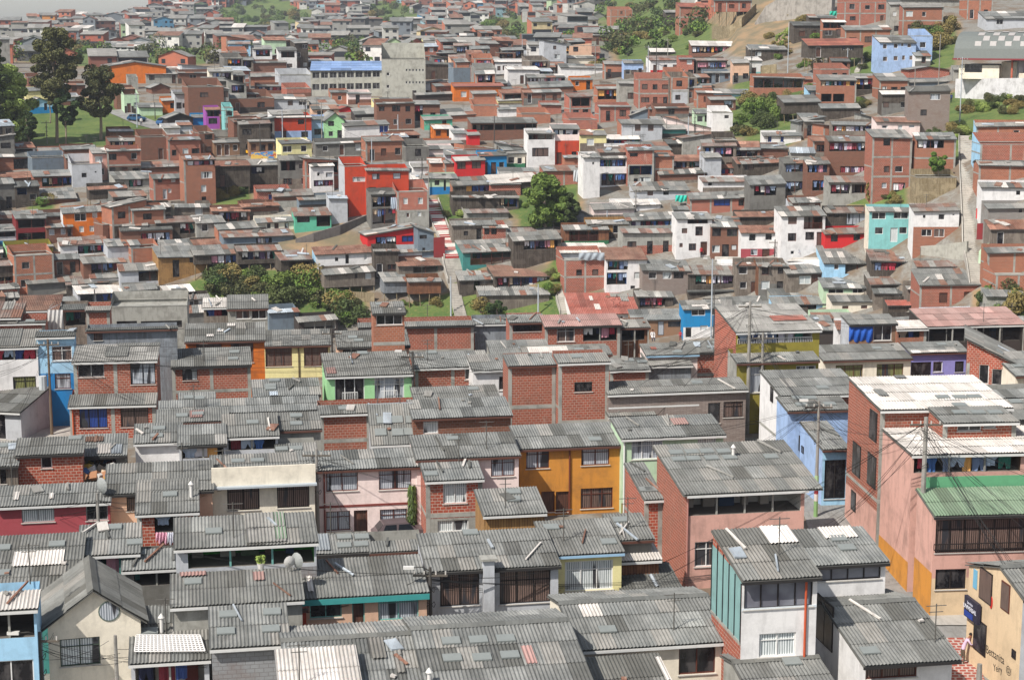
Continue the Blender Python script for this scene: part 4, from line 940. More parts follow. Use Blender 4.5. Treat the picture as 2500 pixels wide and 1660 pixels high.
MID(600, 380, '''
285 538 0 38 290 cd lt n=2 o=290,45,410,125,k
538 728 60 86 300 wh w w=588,142,608,168 w=660,140,722,180,l,w o=560,205,720,250,kl
95 402 510 545 628 cr g w=235,558,272,625,w,d w=320,555,355,600,c,b w=175,560,205,600
820 1002 - 88 500 rr x w=880,178,986,216,c,w side=lg w=815,395,848,500,y | tall orange-red block with a pale grey left flank | the tall orange-red block
998 1346 104 122 492 rr lt w=1040,150,1105,198,l,b w=1213,145,1278,194,l,b w=1010,262,1075,305 w=1120,262,1180,305 w=950,388,985,480,w,n
690 840 330 352 560 lg mt k=m n=0
440 700 328 362 430 sl g n=1
405 706 428 492 622 gr r w=422,490,528,550 o=582,488,696,582,k | small bright green house with a pinkish rusty roof | the small bright green house
1035 1250 300 318 600 cd d O=340,420,kl O=440,560,wl
1250 1510 - 298 612 bk x w=1298,350,1335,402,c,w w=1418,348,1460,400,c,w w=1322,472,1350,512,w,w w=1415,465,1445,500,c,w band=co,456 L=6 | square house, brick above and bare concrete below, beside the red and white steps | the brick-over-concrete house by the steps
1005 1422 590 650 780 rd lt k=l o=1070,672,1240,760,kl w=1285,662,1380,710,u,d | red fronted house with a bright blue curtained window | the red house with the blue window
1420 1552 592 635 840 sl lt k=r w=1432,655,1492,685 w=1335,765,1360,805 w=1455,760,1478,792
1060 1260 770 785 1000 wo r n=2
1250 1560 770 790 850 lg lt n=2 
578 1062 742 805 940 wh rs w=735,840,762,870 w=820,815,850,890 w=975,815,1000,860,c,w side=lb
650 1066 922 965 1080 wl lt yg=1190 w=985,970,1035,1015,c,w w=900,975,920,1010
1258 1608 832 905 1005 wl rs n=0 o=1380,920,1580,960,t
1340 1608 1008 1035 1138 wb lt yg=1240 n=0
1140 1350 960 1035 1130 ti lt yg=1200
290 546 778 856 950 wo r yg=1060 o=360,880,530,945,b
1700 2065 535 572 720 wl lt w=1795,622,1832,660 w=1900,600,1940,700
1960 2155 570 592 720 bk lt w=1962,605,2008,650 w=2022,600,2068,650
1790 2262 690 788 905 te lt o=1850,795,2200,890,tr | house with a wide pale roof over a turquoise balcony and blue side wall | the turquoise balcony house
1705 2250 168 235 335 wo g o=1815,245,2235,325,kl side=bs
1705 2250 330 345 470 wo lt o=2090,350,2235,425,ul
1760 2120 945 1020 1135 wo lt o=1880,1025,1930,1110,k
2160 2600 592 640 700 wo r n=2
2205 2600 625 692 900 wo lt o=2290,700,2570,770,kl
1820 2165 440 470 545 co r n=1
1385 1520 160 190 330 wh lt w=1438,205,1455,230
1515 1745 148 188 320 mi lt w=1555,205,1595,245 w=1630,200,1650,290 w=1680,195,1720,235 band=db,258
1640 1732 40 62 180 bs lt
1728 1972 8 40 185 rd lt w=1742,55,1812,112,b,d w=1862,50,1938,108,b,d | bright red house with two dark square windows and a salmon side wall | the bright red upper house
1930 2150 -30 0 155 bu lt n=3 | bright blue house standing right beside the bright red one | the bright blue upper house
2148 2355 -45 -20 110 cr lt n=3 band=fo,65
1380 1640 62 92 150 wh lt n=2
1520 1640 25 60 160 bs w n=1
940 1390 60 108 160 sl g n=2
760 990 28 52 150 cd lt o=820,60,960,85,k
2050 2600 900 992 1080 wo rs o=2070,1005,2560,1070,kl
1930 2500 1070 1145 1262 wl lt n=2
0 200 395 412 500 bd rs n=2
230 560 280 330 420 bd r n=2
''')
MID(1200, 380, '''
600 965 570 608 750 wb lt o=640,620,880,705,br band=fo,700 | green and brown timber house above the big brick block | the green and brown timber house
790 1125 530 562 690 oy lt n=2
840 1175 390 440 535 pk lt n=2
1000 1392 362 405 460 wh w n=3
590 890 395 520 560 ti lt k=r
1170 1625 215 285 372 lg lt w=1285,285,1330,330,b,b w=1415,290,1460,325
1115 1525 470 525 620 co g o=1150,540,1510,605,tl
1080 1525 600 635 815 co r n=3 band=bk,740
1520 1812 470 520 840 wh g o=1615,525,1780,560,k w=1680,585,1740,660,d,b w=1625,725,1685,782,b,b w=1722,710,1775,820,w,b w=1548,722,1575,755,b,b w=1568,600,1612,640,b,b
1500 1815 418 446 480 co g n=1
1808 2060 500 585 840 bd g w=1810,600,1890,665 w=1940,605,2025,665,d,n w=1800,740,1880,800,c,w w=1900,732,1955,840 w=1975,735,2020,780,c,b
1635 2142 298 352 472 bk g w=1832,360,1965,415,u,d w=2035,362,2078,415 
2030 2380 462 502 600 wo rs n=2
2052 2382 575 635 850 wh rs w=2122,645,2178,705,d,w w=2255,642,2312,700,d,w band=ro,768 w=2135,772,2190,822,l,w w=2230,768,2290,840,w,b
600 942 - 862 1135 bk x w=698,940,745,988,d,d w=830,938,880,985,b,d L=6 | big square brick block with two small windows above the red roof | the big brick block with two small windows
560 975 715 795 865 lg w n=0 k=m
940 1278 755 855 1112 wh rs o=958,870,1125,940,wl o=950,965,1112,1060,ul w=1175,960,1228,1015,c,w w=1145,1072,1182,1100
1240 1635 858 945 1165 bl g w=1295,960,1358,1015,d,w w=1410,958,1482,1015,c,w w=1500,955,1582,1012 | grey block house with three windows and a white patched roof | the grey block house
1618 2022 905 978 1110 wo r o=1680,988,1985,1060,kl
1620 2022 1105 1115 1150 wo d n=2
2015 2205 880 905 1150 wl rs n=2
2190 2380 880 905 1150 wb lt n=1
658 1215 1130 1298 1400 wh rd p=800,1160,840,1195,w p=840,1225,900,1270,w p=1050,1150,1130,1200,lt p=970,1135,1200,1165,lt w=1020,1325,1080,1370,c,b | white house under a wide red roof with a wire star on it | the wide red roof with the star
1198 1495 1112 1160 1260 wo lt o=1220,1170,1430,1250,kl
1155 1582 1262 1348 1500 bn g w=1370,1365,1420,1480,l,d w=1455,1365,1555,1412,s,d w=1210,1370,1300,1400,d,d | brown house with a grey door and a zigzag front stair | the brown house with the zigzag stair
1578 1892 1190 1260 1500 bu g band=wh,1412 w=1648,1262,1760,1318,s,w w=1815,1265,1868,1315,d,w w=1598,1415,1650,1500,d,w w=1720,1400,1780,1440,c,w w=1830,1395,1885,1440,c,w | bright blue house with a white lower half and a little striped awning | the bright blue and white house
1955 2325 1158 1290 1400 co g n=2
0 395 150 220 330 wo w o=30,230,210,320,kl
-10 240 160 235 340 bk lt n=2
80 575 100 165 200 lg lt n=2
430 765 82 125 245 bk g n=0 w=680,125,760,215,c,g
755 890 -20 15 350 wh lt k=m w=830,55,845,75 w=762,45,772,60
880 1125 -5 20 255 wh lt o=885,35,1105,90,ul o=905,150,1120,245,kl
1120 1335 -70 -45 250 bk g w=1140,-20,1205,10 o=1135,85,1320,160,u w=1172,190,1205,255 w=1215,180,1310,250,c,w band=co,75
1335 1500 -20 5 220 bs lt n=1
1478 1830 -5 45 120 bk rs O=50,105,kl
1380 1765 112 148 232 bd lt n=3
1750 1890 -20 15 210 lg lt w=1750,150,1775,190
1838 2085 55 102 175 bk rs o=1850,110,2060,150,kl
2065 2380 40 62 165 wo r n=3
1740 2140 178 215 305 wh r n=3 w=1785,222,1815,248
1720 1900 -60 -30 60 bk rs n=2
''')
MID(1800, 380, '''
100 392 165 235 470 cd g o=140,250,320,330,kl
380 570 18 62 310 cd lt o=400,75,550,135,sl o=395,215,550,300,kl
568 752 15 68 330 bd g o=580,78,740,140,bl o=620,205,745,290,kl
745 1112 -160 -118 175 bd lt o=760,-105,1100,-35,kl o=850,90,1100,140,kl w=750,172,935,220,w,d
748 1115 170 220 395 co r o=770,240,930,315,wl o=945,240,1100,310,k | grey concrete house half hidden by its creepers with two deep openings | the concrete house with creepers
1100 1422 -215 -150 335 bk lt w=1205,-140,1260,-80 w=1290,-150,1330,-130 w=1208,88,1255,140,b,b w=1300,88,1362,138,d,w w=1190,225,1230,270,l,w o=1280,225,1380,330,sl band=bk,1 fr=1 | tall narrow three storey brick house with concrete bands | the tall banded brick house
1465 1790 -190 -135 180 bs g o=1480,-125,1700,-60,kl w=1500,120,1560,170,b,w band=bb,170
1470 1800 175 180 352 bb x n=0 L=4
355 716 415 495 840 wh g w=420,502,490,565,b,b w=418,640,485,705,d,b o=550,500,700,605,br w=562,630,632,695,d,d w=655,630,700,755,b,d w=440,785,470,815,d,w | tall narrow white house with a small wooden balcony | the tall white house
735 1082 425 470 600 wo r w=800,480,835,510 w=900,470,1060,570,l,d
720 1078 595 640 745 rd r w=772,655,828,710,d,d w=958,645,1012,700,d,d | low bright red house front under a tattered timber storey | the low bright red front
1078 1448 425 460 768 tq g w=1110,468,1222,525,d,w w=1290,466,1408,522,d,w w=1135,592,1200,648,d,w w=1262,595,1318,712,c,w w=1335,590,1398,645,d,w side=cr | turquoise two storey house with a white front door | the turquoise house
1445 1818 395 455 735 wh r w=1530,490,1550,515 w=1658,482,1708,530,d,w w=1772,480,1790,495,d,w band=bs,588 w=1518,608,1602,665,d,w w=1622,605,1705,672,b,w w=1460,610,1515,725,w,w
712 1105 742 885 985 lb g w=798,895,835,940,b,w o=890,895,1085,975,b
1098 1485 775 868 960 wo r o=1130,880,1460,945,kl
1100 1508 955 1055 1095 wo r n=2
705 1120 1008 1088 1190 mi g w=750,1100,875,1145,d,w w=950,1098,1080,1142,d,w
1498 2015 930 1062 1240 bk g w=1665,1130,1730,1215,w,b w=1868,1122,1940,1192,w,b
1480 1895 865 912 1000 co r n=0
290 705 1088 1150 1170 co g
298 742 1158 1222 1300 lb g w=320,1265,430,1285,d,w o=510,1232,650,1280,k
775 1250 1148 1200 1275 cr g w=865,1238,915,1262,b,b w=1020,1235,1070,1260,b,b
1125 1410 1090 1132 1225 wl g w=1295,1150,1360,1215,c,w
1400 1560 1075 1100 1215 wl lt n=1
1240 1460 1190 1230 1310 wo rd n=0
1555 2160 1245 1325 1345 cd mt n=0
175 405 900 908 1150 wl lt n=2
405 745 895 965 1085 wl lt w=510,992,605,1058,c,w w=615,980,690,1060,w,b
1985 2500 45 82 225 bs lt k=g fr=1
2005 2500 222 262 400 wh lt w=2298,290,2330,325
2060 2500 395 432 560 bl lt w=2320,440,2345,470
2080 2500 528 605 755 wl rs n=2 k=m
2055 2500 752 795 985 bs lt n=0
2125 2500 - 985 1150 bs x n=0 L=6
2050 2500 1105 1160 1250 co lt n=0
''')
MID(0, 0, '''
-60 310 1245 1292 1405 bs g w=110,1310,300,1390,d,d
330 545 1218 1250 1300 bs lt n=1
525 800 1200 1228 1300 bd g n=3
270 560 - 1300 1420 sl x L=4
550 835 1272 1302 1420 bd g o=570,1310,760,1390,ul
-60 320 1420 1468 1530 bd rs n=2
770 900 - 1262 1490 sa lt L=3 k=m n=1
890 1165 1232 1242 1480 bk lt n=3
905 1165 1138 1162 1245 bd lt O=1170,1225,kl
1165 1395 - 1130 1320 bd x n=2 L=5
1390 1655 1128 1152 1320 bk g n=3
905 1100 1065 1082 1140 bd w n=2
1650 1770 - 1100 1290 bd x n=1 L=5
1765 2190 1142 1172 1282 bn lt n=6
1350 1485 1040 1055 1112 wh lt n=1
1468 1582 1010 1032 1085 lg lt n=1
1380 1592 932 972 1060 dk lt k=f n=0
1588 1702 945 968 1045 bu lt n=2
1698 1820 885 905 1065 pu lt n=1 O=910,960,k | purple house with an open upper balcony | the purple house
1852 1926 - 890 1100 tq x n=1 L=4 | narrow bright cyan house on the upper street | the narrow cyan house
1850 2262 - 812 930 bd x n=2 L=7
1690 1860 870 885 950 bd lt n=1
1555 1848 - 718 960 bd x n=1 L=7 | large blank brown brick block behind the orange and purple houses | the large blank brown brick block
1445 1560 760 775 935 lg lt n=2
1338 1450 810 830 932 or lt n=2 | small bright orange house beside the sloping street | the small orange street house
1028 1150 - 780 935 mi x n=2 L=5
1145 1340 848 885 955 mi lt n=3
965 1115 722 735 905 bd lt n=0
1058 1140 - 642 735 co x L=3
1250 1400 690 722 772 bd g k=f
1205 1480 575 612 692 co lt n=3
1468 1732 596 602 692 bd lt n=1
1500 1795 530 558 612 lg lt k=r
2080 2362 505 518 598 bd lt n=0 side=wh
2040 2362 600 622 700 bk lt n=3
220 440 808 850 938 lb lt k=f w=362,850,390,910 band=bu,885 | pale blue cottage with a darker blue base behind the park trees | the pale blue cottage
215 400 720 748 822 ye lt n=2
490 705 690 702 790 bd lt n=1
235 335 - 640 725 bd x n=0 L=4
500 660 790 800 870 lg lt n=1
''')
MID(600, 0, '''
410 722 492 512 565 wh lt O=518,560,k
-20 290 620 632 705 bs lt n=2
288 552 - 622 765 lg x n=0 L=6
95 338 700 712 772 bd lt O=716,745,kl
340 540 - 732 800 bk x n=1 L=5
230 505 778 818 905 lg lt n=3
550 755 800 870 890 co lt n=0
700 845 745 762 860 bs lt n=1
842 1035 760 772 862 pk lt n=1
550 765 872 900 985 pe lt n=2
240 545 955 968 1175 rr w n=2 band=pb,1080
540 665 960 985 1150 pb lt n=1 band=pb,1060
662 815 932 990 1165 lm lt k=f n=2 L=9 | light mint house with a green trimmed gable | the light mint gabled house
815 1182 998 1032 1165 wh lt w=1100,1035,1178,1098,u,w O=1040,1090 
775 905 878 900 925 rd rd k=f
900 1085 890 940 1000 dk lt n=1
1080 1392 845 852 1065 bd lt n=3
1390 1600 828 860 1010 bd lt o=1395,870,1460,1000,kl n=2
1470 1702 960 985 1070 gr lt n=2 side=bs
1550 1712 1030 1062 1162 or w n=2
1710 1832 1075 1100 1195 wh lt n=2
1828 1928 1090 1112 1200 rd lt n=1
1590 1895 895 950 1005 bs lt n=1
1860 2400 968 1012 1155 bd g O=1030,1070,k n=2
1880 2085 - 872 960 bs x n=0 L=5
2080 2285 868 902 965 wh lt n=2
2078 2342 792 828 872 ye lt n=3
1868 2068 750 772 862 bs lt n=1
1715 2125 688 712 835 or rd n=3
1400 1722 762 778 835 dk lt n=0
1712 1868 - 562 700 sl x n=0 L=5
1482 1692 505 530 655 wo d n=2
2008 2300 500 512 612 wh w n=6
2158 2420 553 575 695 wh w n=1
578 992 1168 1180 1285 cd lt n=3
990 1300 1128 1162 1325 bs lt n=3
1318 1510 - 1212 1330 cd x n=1 L=5
1490 1712 1200 1228 1275 pk lt n=2
1375 1785 1158 1182 1218 bs lt n=3
30 240 1150 1165 1285 bn g n=3
980 1210 985 1005 1060 co lt n=2
945 1080 870 882 900 bs lt n=1
''')
MID(1200, 0, '''
930 1100 505 530 645 bs lt n=2
1090 1250 500 522 645 pb lt n=3
1308 1550 462 498 610 wh r n=3 band=rd,580
1545 1665 478 488 650 bk lt n=2
568 932 528 560 625 wh lt n=4
630 862 465 482 552 cr lt n=3
780 1075 218 245 305 bk lt n=2
795 1080 285 295 375 bd lt n=2
980 1162 - 85 195 bs x n=1 L=6
430 692 195 250 312 dk lt k=f
628 795 190 212 310 sl lt
208 402 345 372 435 wh lt n=3
125 305 552 575 690 wh w n=0
300 605 612 640 700 dk lt O=645,690,kl
320 672 672 718 790 bd g n=3 side=bs
655 832 642 658 745 or lt n=2
1048 1212 672 690 855 co lt n=1
870 1060 715 732 850 bs lt n=1 O=745,820,kl
1210 1482 - 662 885 bk x n=3 L=6 fr=1 | broad salmon brick block with two rows of openings on the middle slope | the broad brick block on the middle slope
1478 1625 - 640 865 bs x n=1 L=8 band=lg,740
1690 1835 750 765 885 bs lt n=1
1825 2145 735 772 805 lb lt n=2
1800 2010 800 822 925 bd lt n=1 o=1915,830,1990,890,wl
1820 1985 - 932 1085 wh x n=0 w=1918,950,1958,980,d,w L=5 | white box shaped house at the left of the green thicket | the white box house
1380 1600 960 1065 1130 te lt n=1
1440 1828 965 1062 1100 pk lt k=r n=2
1070 1405 985 1022 1165 lg lt w=1182,1030,1228,1080,b,b w=1290,1030,1335,1080,b,b side=bs
885 1150 868 880 1000 bk lt n=2
1148 1310 890 950 985 sl lt k=l
1300 1355 890 900 985 bd lt
1350 1625 880 890 985 bd lt n=1
265 575 740 762 855 bd lt n=3
410 575 850 865 945 bk lt n=1
250 485 - 942 1025 bs x n=0 L=5
615 882 925 968 1005 bk lt n=1
645 872 - 988 1080 bk x n=1 L=5
500 722 1028 1062 1355 pk lt o=510,1070,710,1110,ul n=2 band=rr,1160
298 522 1078 1100 1385 wh lt w=335,1220,470,1290,b,d O=1105,1150,w
728 945 1075 1112 1245 ye lt n=1
955 1222 1110 1148 1195 wo w O=1152,1185,kl
1450 1708 1150 1182 1285 wo lt n=1
600 735 1280 1300 1382 bs lt n=1
1548 1822 28 62 228 bk ti k=m n=2 side=bs
1832 2142 -22 8 100 bk d yg=230 n=3 | brick house raised on tall concrete stilts near the bare rock | the stilted brick house
1430 1560 85 105 215 wo lt n=1
2130 2365 370 400 500 wo lt n=1
1310 1510 400 430 470 wo w k=m n=0
1645 2010 340 380 460 bd w O=390,440,kl
1690 1940 480 500 600 wo r O=515,585,wl
1755 1965 590 602 690 sl lt n=3
1150 1480 1170 1235 1330 bd g n=3
1520 1620 560 570 640 bd lt n=1
''')
MID(1800, 0, '''
88 200 480 500 640 wh w n=1 band=tq,595
95 410 380 410 500 wo lt n=2
-40 95 490 520 685 pe lt n=2
582 1035 320 375 480 wo ti k=m n=0 w=648,390,688,475,w,w w=865,385,890,420 w=930,385,960,420 yg=600 | old timber house with brown tiled roof and a salmon door | the old timber house
1165 1465 292 352 590 pb g w=1200,365,1232,405,b,w w=1290,362,1322,400,b,w w=1350,350,1368,385,b,w w=1402,362,1432,395,b,w w=1200,470,1236,508,b,w w=1288,465,1322,502,b,w w=1358,460,1382,498,b,w w=1418,460,1452,498,b,w | periwinkle blue three storey house with rows of small square windows | the periwinkle blue house
1462 1602 - 300 520 pb x w=1505,350,1552,395,d,w L=6
1462 1590 418 462 560 wh g n=1
880 1260 - 22 205 bk x n=3 L=7 fr=1
1250 1352 0 40 290 co lt n=1
1358 1690 30 62 285 bs lt n=3 fr=1 side=bk | three storey salmon brick house with a blue curtained window at the top right | the top right salmon brick house
700 890 168 185 325 bs w n=2 O=190,235,k
460 705 180 212 330 wo d n=2
590 880 125 150 200 wo lt n=1
885 1265 212 248 385 bs lt n=3
1260 1890 -25 0 60 co lt n=5
1890 2100 - 5 160 bs x n=2 L=7
678 975 618 662 890 bs lt o=690,670,965,708,ul o=692,775,775,840,k o=790,775,880,840,k band=bs,1 fr=1 | salmon brick frame house with blue sheeting in its top gallery | the brick frame house with blue sheeting
965 1175 608 645 780 wo lt O=655,740,kl
1168 1410 605 665 800 bs g n=3
1410 1745 550 575 665 bk lt k=f n=2
1180 1740 655 680 745 sl lt n=3
1398 1740 712 752 1110 bl d k=m w=1590,775,1672,825,l,w w=1510,905,1560,955 | tall grey block walled house on the upper right slope | the tall grey block walled house
1188 1405 748 778 935 wo w n=3
380 685 785 842 940 wo lt yg=990 n=2
690 1010 855 892 980 wo lt n=4
1140 1500 968 1008 1165 pk rs w=1190,1035,1240,1060,c,w w=1325,1030,1358,1110,c,w w=1415,1030,1460,1055,l,w
778 1155 1005 1030 1205 wl lt O=1040,1080,wl n=2
548 708 - 1002 1130 wl lt n=2 k=m
215 525 1092 1118 1195 wh lt w=250,1120,285,1175,u,w w=355,1125,385,1175,u,w
145 415 1188 1222 1315 bd lt n=2
550 740 1215 1262 1300 wo w n=0
0 330 1290 1345 1440 wo r n=3 o=40,1355,180,1420,ul
130 550 635 642 790 bs lt O=650,725,s
370 700 605 655 700 bk g k=m n=0

2045 2420 95 155 240 lg g n=2
1965 2500 1008 1038 1185 bs lt side=lb n=1
1998 2500 - 1192 1345 bk x side=lb n=0 L=6 fr=1
1780 1900 560 575 660 co lt n=0
''')
print('houses', len(HOUSES))
# ------------------------------------------------------------ infill of small houses between the surveyed ones
def in_veg(x, y, s=1.):
    for (a, b, rx, ry, k) in VEG:
        if ((x - a) / rx) ** 2 + ((y - b) / ry) ** 2 < s: return True
    return False
CELL = 5; GW, GH = 3500 // CELL, 900 // CELL; cov = np.zeros((GH, GW))
def mark(h):
    a, b = int((h[0] + 500) / CELL), int((h[1] + 500) / CELL) + 1; c, d = int(h[2] / CELL), int(h[3] / CELL) + 1
    a, b, c, d = max(a, 0), min(b, GW), max(c, 0), min(d, GH)
    if b > a and d > c: cov[c:d, a:b] = np.maximum(cov[c:d, a:b], h[3])
NOFILL = [(505, 905, 662, 800), (1460, 1760, 30, 130), (1850, 2000, 60, 170), (0, 345, 0, 250), (430, 345, 150, 250), (1040, 480, 1100, 780), (740, 1050, 130, 232), (2260, 2500, 60, 345), (320, 460, 265, 330), (2335, 2420, 330, 800), (1050, 1105, 480, 640), (740, 1060, 540, 800), (155, 260, 495, 590), (1100, 1130, 690, 790), (2110, 2340, 500, 610), (835, 1010, 400, 545), (910, 385, 1010, 455), (1640, 2140, 628, 652), (1760, 1990, 40, 200), (1440, 1800, 40, 175), (1960, 2080, 0, 60)]
for h in HOUSES: mark((h['x0'], h['x1'], h['yt'], h['yb']))
for q in NOFILL: mark(q)
for (a, b, rx, ry, k) in VEG:
    if k == 1 and b > 130: mark((a - rx * .75, a + rx * .75, b - ry * .7, b + ry * .75))
NF0 = len(HOUSES); fr_ = random.Random(21)
y = 862.
while y > 118:
    x = -400 + fr_.uniform(0, 20)
    while x < 2880:
        Yd = D(min(max(x, 0), 2500), y)
        sc = FPX / Yd; wm_ = fr_.uniform(3.4, 6.); wpx = wm_ * sc; H_ = fr_.choice([2.6, 3., 4.8, 5.2, 5.4, 5.6, 7.]) if y < 700 else fr_.choice([2.5, 3.2, 4.5]); yb_ = y + fr_.uniform(-5, 5); ye_ = yb_ - H_ * sc; yr_ = ye_ - fr_.uniform(.5, 1.1) * sc
        cx_ = x + wpx / 2
        ok = Yd < 620 and not in_veg(cx_, yb_, 1.05) and not any(q[0] < cx_ < q[1] and q[2] < yb_ < q[3] for q in NOFILL)
        if ok:
            a, b = int((x + 500) / CELL), int((x + wpx + 500) / CELL) + 1; c, d = max(0, int(yr_ / CELL)), int(yb_ / CELL) + 1
            sub = cov[c:d, max(a, 0):min(b, GW)]
            if sub.size:
                gain = (sub == 0).mean(); dmg = ((sub > 0) & (sub <= yb_)).mean()
                if gain > .09 and dmg < .1:
                    up = y < 420
                    w_ = fr_.choices(['bk', 'bs', 'bd', 'co', 'cd', 'wo', 'wl', 'lg', 'wh', 'cr', 'pe', 'mi', 'lb', 'ye', 'bl'], [2, 4 if up else 2, 5, 3, 2, 2 if up else 6, 3, 2, 3, 1.2, .8, .5, .4, .4, 2])[0]
                    r_ = fr_.choices(['g', 'lt', 'r', 'rs', 'w', 'mt', 'x'], [6, 4, 4 if y > 300 else 2, 1.6, .5, .6, 3.])[0]
                    op_ = [(x + 6, ye_ + .3 * sc, x + wpx - 6, ye_ + 1.9 * sc, fr_.choice(['k', 'kl', 'bl', 'k']), 'b')] if fr_.random() < .45 and H_ > 2.4 and wpx > 40 else ()
                    house(x, x + wpx, yr_, ye_, yb_, w_, r_, 'm' if fr_.random() < .85 else fr_.choice('lr'), n=fr_.choice([1, 2, 2, 3]), open_=op_, frame=None, yaw=26 - 28 * cx_ / 2500 + fr_.uniform(-11, 11), seed=fr_.randrange(99999))
                    mark((x, x + wpx, yr_, yb_)); x += wpx * .9; continue
        x += wpx * .45
    y -= 7 if y > 500 else 5
yy = 1640.
while yy > 860:  # the quarter goes on a little beyond both edges of the view
    sc = FPX / D(0, yy)
    for x in (-160 - 7.5 * sc, -165 - 15.5 * sc, 2625, 2632 + 7.7 * sc):
        if x > 0 and yy > 1050 and x < 2900 and yy < 1640 and x < 2700: continue
        house(x, x + 7.2 * sc, yy - 7.2 * sc, yy - 5.2 * sc, yy, fr_.choice(['bk', 'wh', 'cr', 'lg', 'pe', 'co', 'mi']), 'g', n=2, lod=2, frame=False, seed=fr_.randrange(9999))
    yy -= 58 * (yy / 1300) ** 1.5
print('infill', len(HOUSES) - NF0)
# ------------------------------------------------------------ far city
def far_city():
    r = random.Random(5); t = NT('far_wall'); at = t.n('Attribute', attribute_name='tint'); n = t.noise(t.uv(), .5, 4)
    wm = t.done(t.mix(t.ramp(n, .4, .7, 0, .35), at.outputs[0], (.12, .1, .09)), .9); rm = m_roof('lt'); rd = m_roof('g'); rr_ = m_roof('rs'); pm = m_flat('2b2d33', .5, 'far_window')
    cols = [('9c5542', 5), ('b06a52', 5), ('7f5347', 5), ('8f8d88', 6), ('b9b6b0', 4), ('6f757b', 5), ('d8d4ce', 4), ('cbb790', 1.2), ('8fb0b8', 1), ('c8823f', .35), ('4f86a8', .4), ('a5b893', .5), ('5b5a58', 3)]
    mb = MB(); cnt = 0; y = 176.
    while y > -90:
        x = -60 + r.uniform(0, 20)
        while x < 2560:
            xx = min(max(x, 0), 2500); Yd = D(xx, y)
            sk = float(np.interp(x, *SKYL)); W = r.uniform(5, 11); sc = FPX / Yd; wpx = W * sc
            veg = any(((x - a) / rx) ** 2 + ((y - b) / ry) ** 2 < .85 for a, b, rx, ry, k in VEG if b < 180)
            if Yd > 470 and y > sk + 1 and not veg and r.random() < .93 and not (430 < x < 1100 and 125 < y and Yd < 500) and not (x > 1760 and y > 0 and Yd < 560) and not (1440 < x < 1800 and 40 < y < 175):
                H = r.choice([2.8, 3, 5.2, 5.6, 5.8, 8.2] if Yd > 700 else [2.7, 2.8, 3, 5.2, 5.5]); W = W if Yd > 700 else min(W, 8.); p = P(x, y + r.uniform(-3, 3), Yd); ps = R(r.uniform(-10, 28)); L = r.uniform(5, 9)
                M = Matrix.Translation(p) @ Matrix.Rotation(ps, 4, 'Z'); c = lin(r.choices([q[0] for q in cols], [q[1] for q in cols])[0]); c2 = tuple(v * .97 for v in c) if r.random() < .6 else lin(r.choice(['b06a52', '9a9893', '7f5347']))
                rh = r.uniform(.6, 1.8); Z = lambda a, b, cc: tuple(M @ Vector((a, b, cc)))
                if r.random() < .14: rh = 0
                if r.random() < .2:  # gable end to the front
                    mb.face([Z(0, 0, -3), Z(W, 0, -3), Z(W, 0, H), Z(W / 2, 0, H + 1.4), Z(0, 0, H)], wm, None, c)
                    mb.face([Z(0, L, -3), Z(0, 0, -3), Z(0, 0, H), Z(0, L, H)], wm, None, c2); mb.face([Z(W, 0, -3), Z(W, L, -3), Z(W, L, H), Z(W, 0, H)], wm, None, c2)
                    q = r.choice([rm, rd, rr_])
                    mb.face([Z(-.4, -.4, H - .15), Z(W / 2, -.4, H + 1.45), Z(W / 2, L, H + 1.45), Z(-.4, L, H - .15)], q, None, r.uniform(.8, 1.1)); mb.face([Z(W / 2, -.4, H + 1.45), Z(W + .4, -.4, H - .15), Z(W + .4, L, H - .15), Z(W / 2, L, H + 1.45)], q, None, r.uniform(.8, 1.1))
                else:
                    mb.face([Z(0, 0, -3), Z(W, 0, -3), Z(W, 0, H), Z(0, 0, H)], wm, None, c)
                    mb.face([Z(0, L, -3), Z(0, 0, -3), Z(0, 0, H), Z(0, L, H + rh)], wm, None, c2); mb.face([Z(W, 0, -3), Z(W, L, -3), Z(W, L, H + rh), Z(W, 0, H)], wm, None, c2)
                    q = r.choices([rm, rd, rr_, m_roof('w')], [5, 5, 2, .8])[0]
                    if rh:
                        k = 3
                        for i in range(k): mb.face([Z(-.3 + (W + .6) * i / k, -.5, H - .1), Z(-.3 + (W + .6) * (i + 1) / k, -.5, H - .1), Z(-.3 + (W + .6) * (i + 1) / k, L, H + rh), Z(-.3 + (W + .6) * i / k, L, H + rh)], q, None, r.uniform(.75, 1.15))
                        mb.face([Z(-.3, -.5, H - .28), Z(W + .3, -.5, H - .28), Z(W + .3, -.5, H - .1), Z(-.3, -.5, H - .1)], m_roof('d'))
                    else: mb.face([Z(0, 0, H), Z(W, 0, H), Z(W, L, H), Z(0, L, H)], m_roof('d'))
                st = max(1, round(H / 2.7)); nw = max(1, int(W / 2.6))
                for s in range(st):
                    gal = r.random() < .18
                    if gal: mb.face([Z(.3, -.04, H - 2.0 - 2.7 * s), Z(W - .3, -.04, H - 2.0 - 2.7 * s), Z(W - .3, -.04, H - .35 - 2.7 * s), Z(.3, -.04, H - .35 - 2.7 * s)], pm); continue
                    for i in range(nw):
                        if r.random() < .25: continue
                        xc = W * (i + .5) / nw; ww = r.uniform(.5, .8); z = H - 1.9 - 2.7 * s
                        mb.face([Z(xc - ww, -.04, z), Z(xc + ww, -.04, z), Z(xc + ww, -.04, z + 1.15), Z(xc - ww, -.04, z + 1.15)], pm)
                cnt += 1
            x += wpx * r.uniform(.95, 1.25)
        y -= 6.5 if y > 110 else 5.
    o = mb.build('far_houses'); tag(o, 'small brick and grey houses packed over the far hillside', 'houses', kind='stuff'); print('far', cnt)
far_city()
